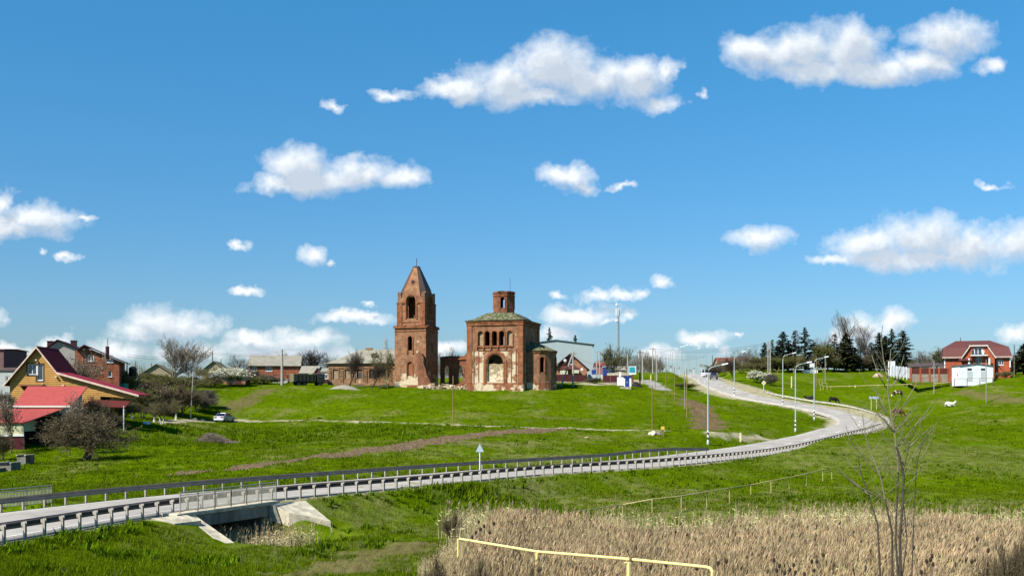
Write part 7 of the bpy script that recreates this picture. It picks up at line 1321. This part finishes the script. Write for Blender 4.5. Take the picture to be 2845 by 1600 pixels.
CL = (('teasel plant with two heads beside the elbow of the near gas pipe', ((1995, 1565), (2018, 1560))), ('tall teasel plant left in the cluster between gas pipe and sapling', ((2150, 1556), (2165, 1572), (2158, 1585), (2180, 1592))), ('bushy teasel plant in the middle between gas pipe and sapling', ((2195, 1583), (2205, 1570), (2210, 1590), (2235, 1595))),
 ('teasel plant with four heads nearest the left sapling stem', ((2255, 1560), (2262, 1585), (2270, 1560), (2287, 1542))), ('teasel plant with clustered heads right of the sapling stems', ((2575, 1560), (2585, 1555), (2592, 1568), (2590, 1545), (2560, 1590))), ('tall teasel plant near the bottom right corner', ((2715, 1498), (2745, 1530), (2700, 1560))),
 ('teasel plant behind the left end of the near gas pipe', ((1335, 1470), (1322, 1480), (1345, 1462), (1312, 1492), (1330, 1450), (1372, 1455), (1360, 1480))), ('teasel plant under the middle of the near gas pipe', ((1850, 1570), (1935, 1580))))
for i, (lab, pts) in enumerate(CL):
    Y = 35.0+(i % 4)*.9 if i != 6 else 44.; uc = sum(u for u, v in pts)/len(pts); x = xat(uc, Y); g = G(x, Y); t = thing('teasel_plant', 'dry brown '+lab, 'plant', (x, Y, g), 0, 'teasel plants')
    for u, v in pts:
        h = zat(v, Y)-g; dx = xat(u, Y)-x; MB().tube([(0, 0, -.1), (dx*.5, 0, h*.55), (dx, 0, h)], .012, 4).obj('stem', tst, t); MB().lathe([(.02, h-.06), (.05, h-.02), (.055, h+.04), (.03, h+.09)], 8, (dx, 0)).obj('seed_head', tm_, t)
# foreground sapling with several stems
YS = 29.; base_ = Vector((xat(2490, YS), YS, G(xat(2490, YS), YS))); t = thing('sapling', 'tall multi stemmed leafless sapling in the right foreground', 'tree', base_)
stems = [[(2502, 1610), (2500, 1497), (2507, 1414), (2511, 1323), (2500, 1270), (2490, 1240), (2486, 1199), (2476, 1157), (2466, 1083), (2470, 1040), (2475, 970)], [(2496, 1610), (2488, 1497), (2492, 1393), (2496, 1310), (2490, 1232), (2478, 1175), (2455, 1130), (2440, 1090)], [(2480, 1610), (2478, 1476), (2459, 1385), (2446, 1323), (2420, 1257), (2402, 1200), (2396, 1150)],
 [(2446, 1610), (2438, 1455), (2413, 1373), (2389, 1306), (2384, 1265)], [(2533, 1610), (2540, 1414), (2546, 1290), (2560, 1240), (2579, 1207)], [(2505, 1610), (2520, 1500), (2511, 1400), (2511, 1300), (2530, 1220), (2555, 1170)]]
sm = mat('sapling_bark', (.085, .065, .05), (.05, .04, .03), scale=6, rough=.9); sl_ = mat('pale_twig_bark', (.26, .235, .15), (.17, .145, .095), scale=4, rough=.85); tw = []
for i, st in enumerate(stems):
    dep = random.uniform(-.5, .5); pts = [base_*0+Vector((.05*(i-2.5), dep*.15, -.3))]; n = len(st)
    for j, (u, v) in enumerate(st): Yj = YS+dep*(j/n); pts.append(P3(u, v, Yj)-base_)
    r0 = [.055, .045, .045, .045, .028, .03][i]; cut = max(3, int(n*.55)); rs = [r0*(1-.85*(j/len(pts))**.6) for j in range(len(pts))]
    MB().tube(pts[:cut+1], rs[:cut+1], 8).obj('stem', sm, t); MB().tube(pts[cut:], rs[cut:], 7).obj('upper_stem', sl_ if i < 3 else sm, t)
    for j in range(3, len(pts)):
        for k in range(4 if i < 2 else 3):
            a = pts[j-1].lerp(pts[j], random.random()); side = random.choice((-1, 1)); L_ = random.uniform(.4, 1.3)*(1.15-.5*j/len(pts)); d = Vector((side*random.uniform(.5, 1.0), random.uniform(-.5, .5), random.uniform(.3, .8))).normalized(); q = a; r = .0085
            for s in range(5):
                d = (d+Vector((0, 0, .16))+Vector((random.gauss(0, .06), random.gauss(0, .06), 0))).normalized(); q2 = q+d*L_/5; tw.append((q, q2, r, r*.82)); r *= .82
                if s in (1, 2, 3): d2 = (d+Vector((random.gauss(0, .6), random.gauss(0, .4), .1))).normalized(); tw.append((q2, q2+d2*L_*.22, r*.8, r*.4))
                q = q2
ARMS = [[(2466, 1083), (2440, 1040), (2422, 985)], [(2466, 1083), (2495, 1050), (2512, 985)], [(2468, 1060), (2455, 1000), (2448, 940), (2452, 905)], [(2480, 1170), (2520, 1110), (2550, 1060)], [(2484, 1195), (2440, 1150), (2400, 1130)], [(2495, 1240), (2560, 1160), (2585, 1130)], [(2500, 1265), (2570, 1200), (2595, 1180)], [(2446, 1323), (2400, 1270), (2360, 1225), (2350, 1180)], [(2459, 1385), (2380, 1350), (2330, 1310), (2318, 1270)], [(2505, 1330), (2545, 1250), (2590, 1190)], [(2413, 1373), (2360, 1330), (2330, 1300)]]
for A_ in ARMS:
    q = [P3(u, v, YS+random.uniform(-.3, .3))-base_ for u, v in A_]
    for a, b, r in zip(q[:-1], q[1:], (.017, .013, .009)): tw.append((a, b, r, r*.75))
V, Fc = tubes_np(tw, 4); objm('twigs', np_mesh('sapling_twigs', V, Fc), sl_, t)
for k, (u, vt, lab) in enumerate(((2790, 1478, 'dark dead thistle bush in the bottom right corner'), (2840, 1440, 'dark dead bush cut by the bottom right edge'), (2740, 1530, 'small dead bush left of the corner bush'), (1262, 1412, 'dry brushy weed clump at the left back corner of the reeds'), (1330, 1530, 'grey dead weed clump below the left end of the near pipe'), (1480, 1560, 'grey dead weed clump below the middle of the near pipe'), (1215, 1520, 'grey dead weeds at the left edge of the reed bed'))):
    plant('shrubb', 'dead_bush', lab, u, vt, 36 if k not in (3,) else 56, 60 if k < 3 else 50, cat='bush')
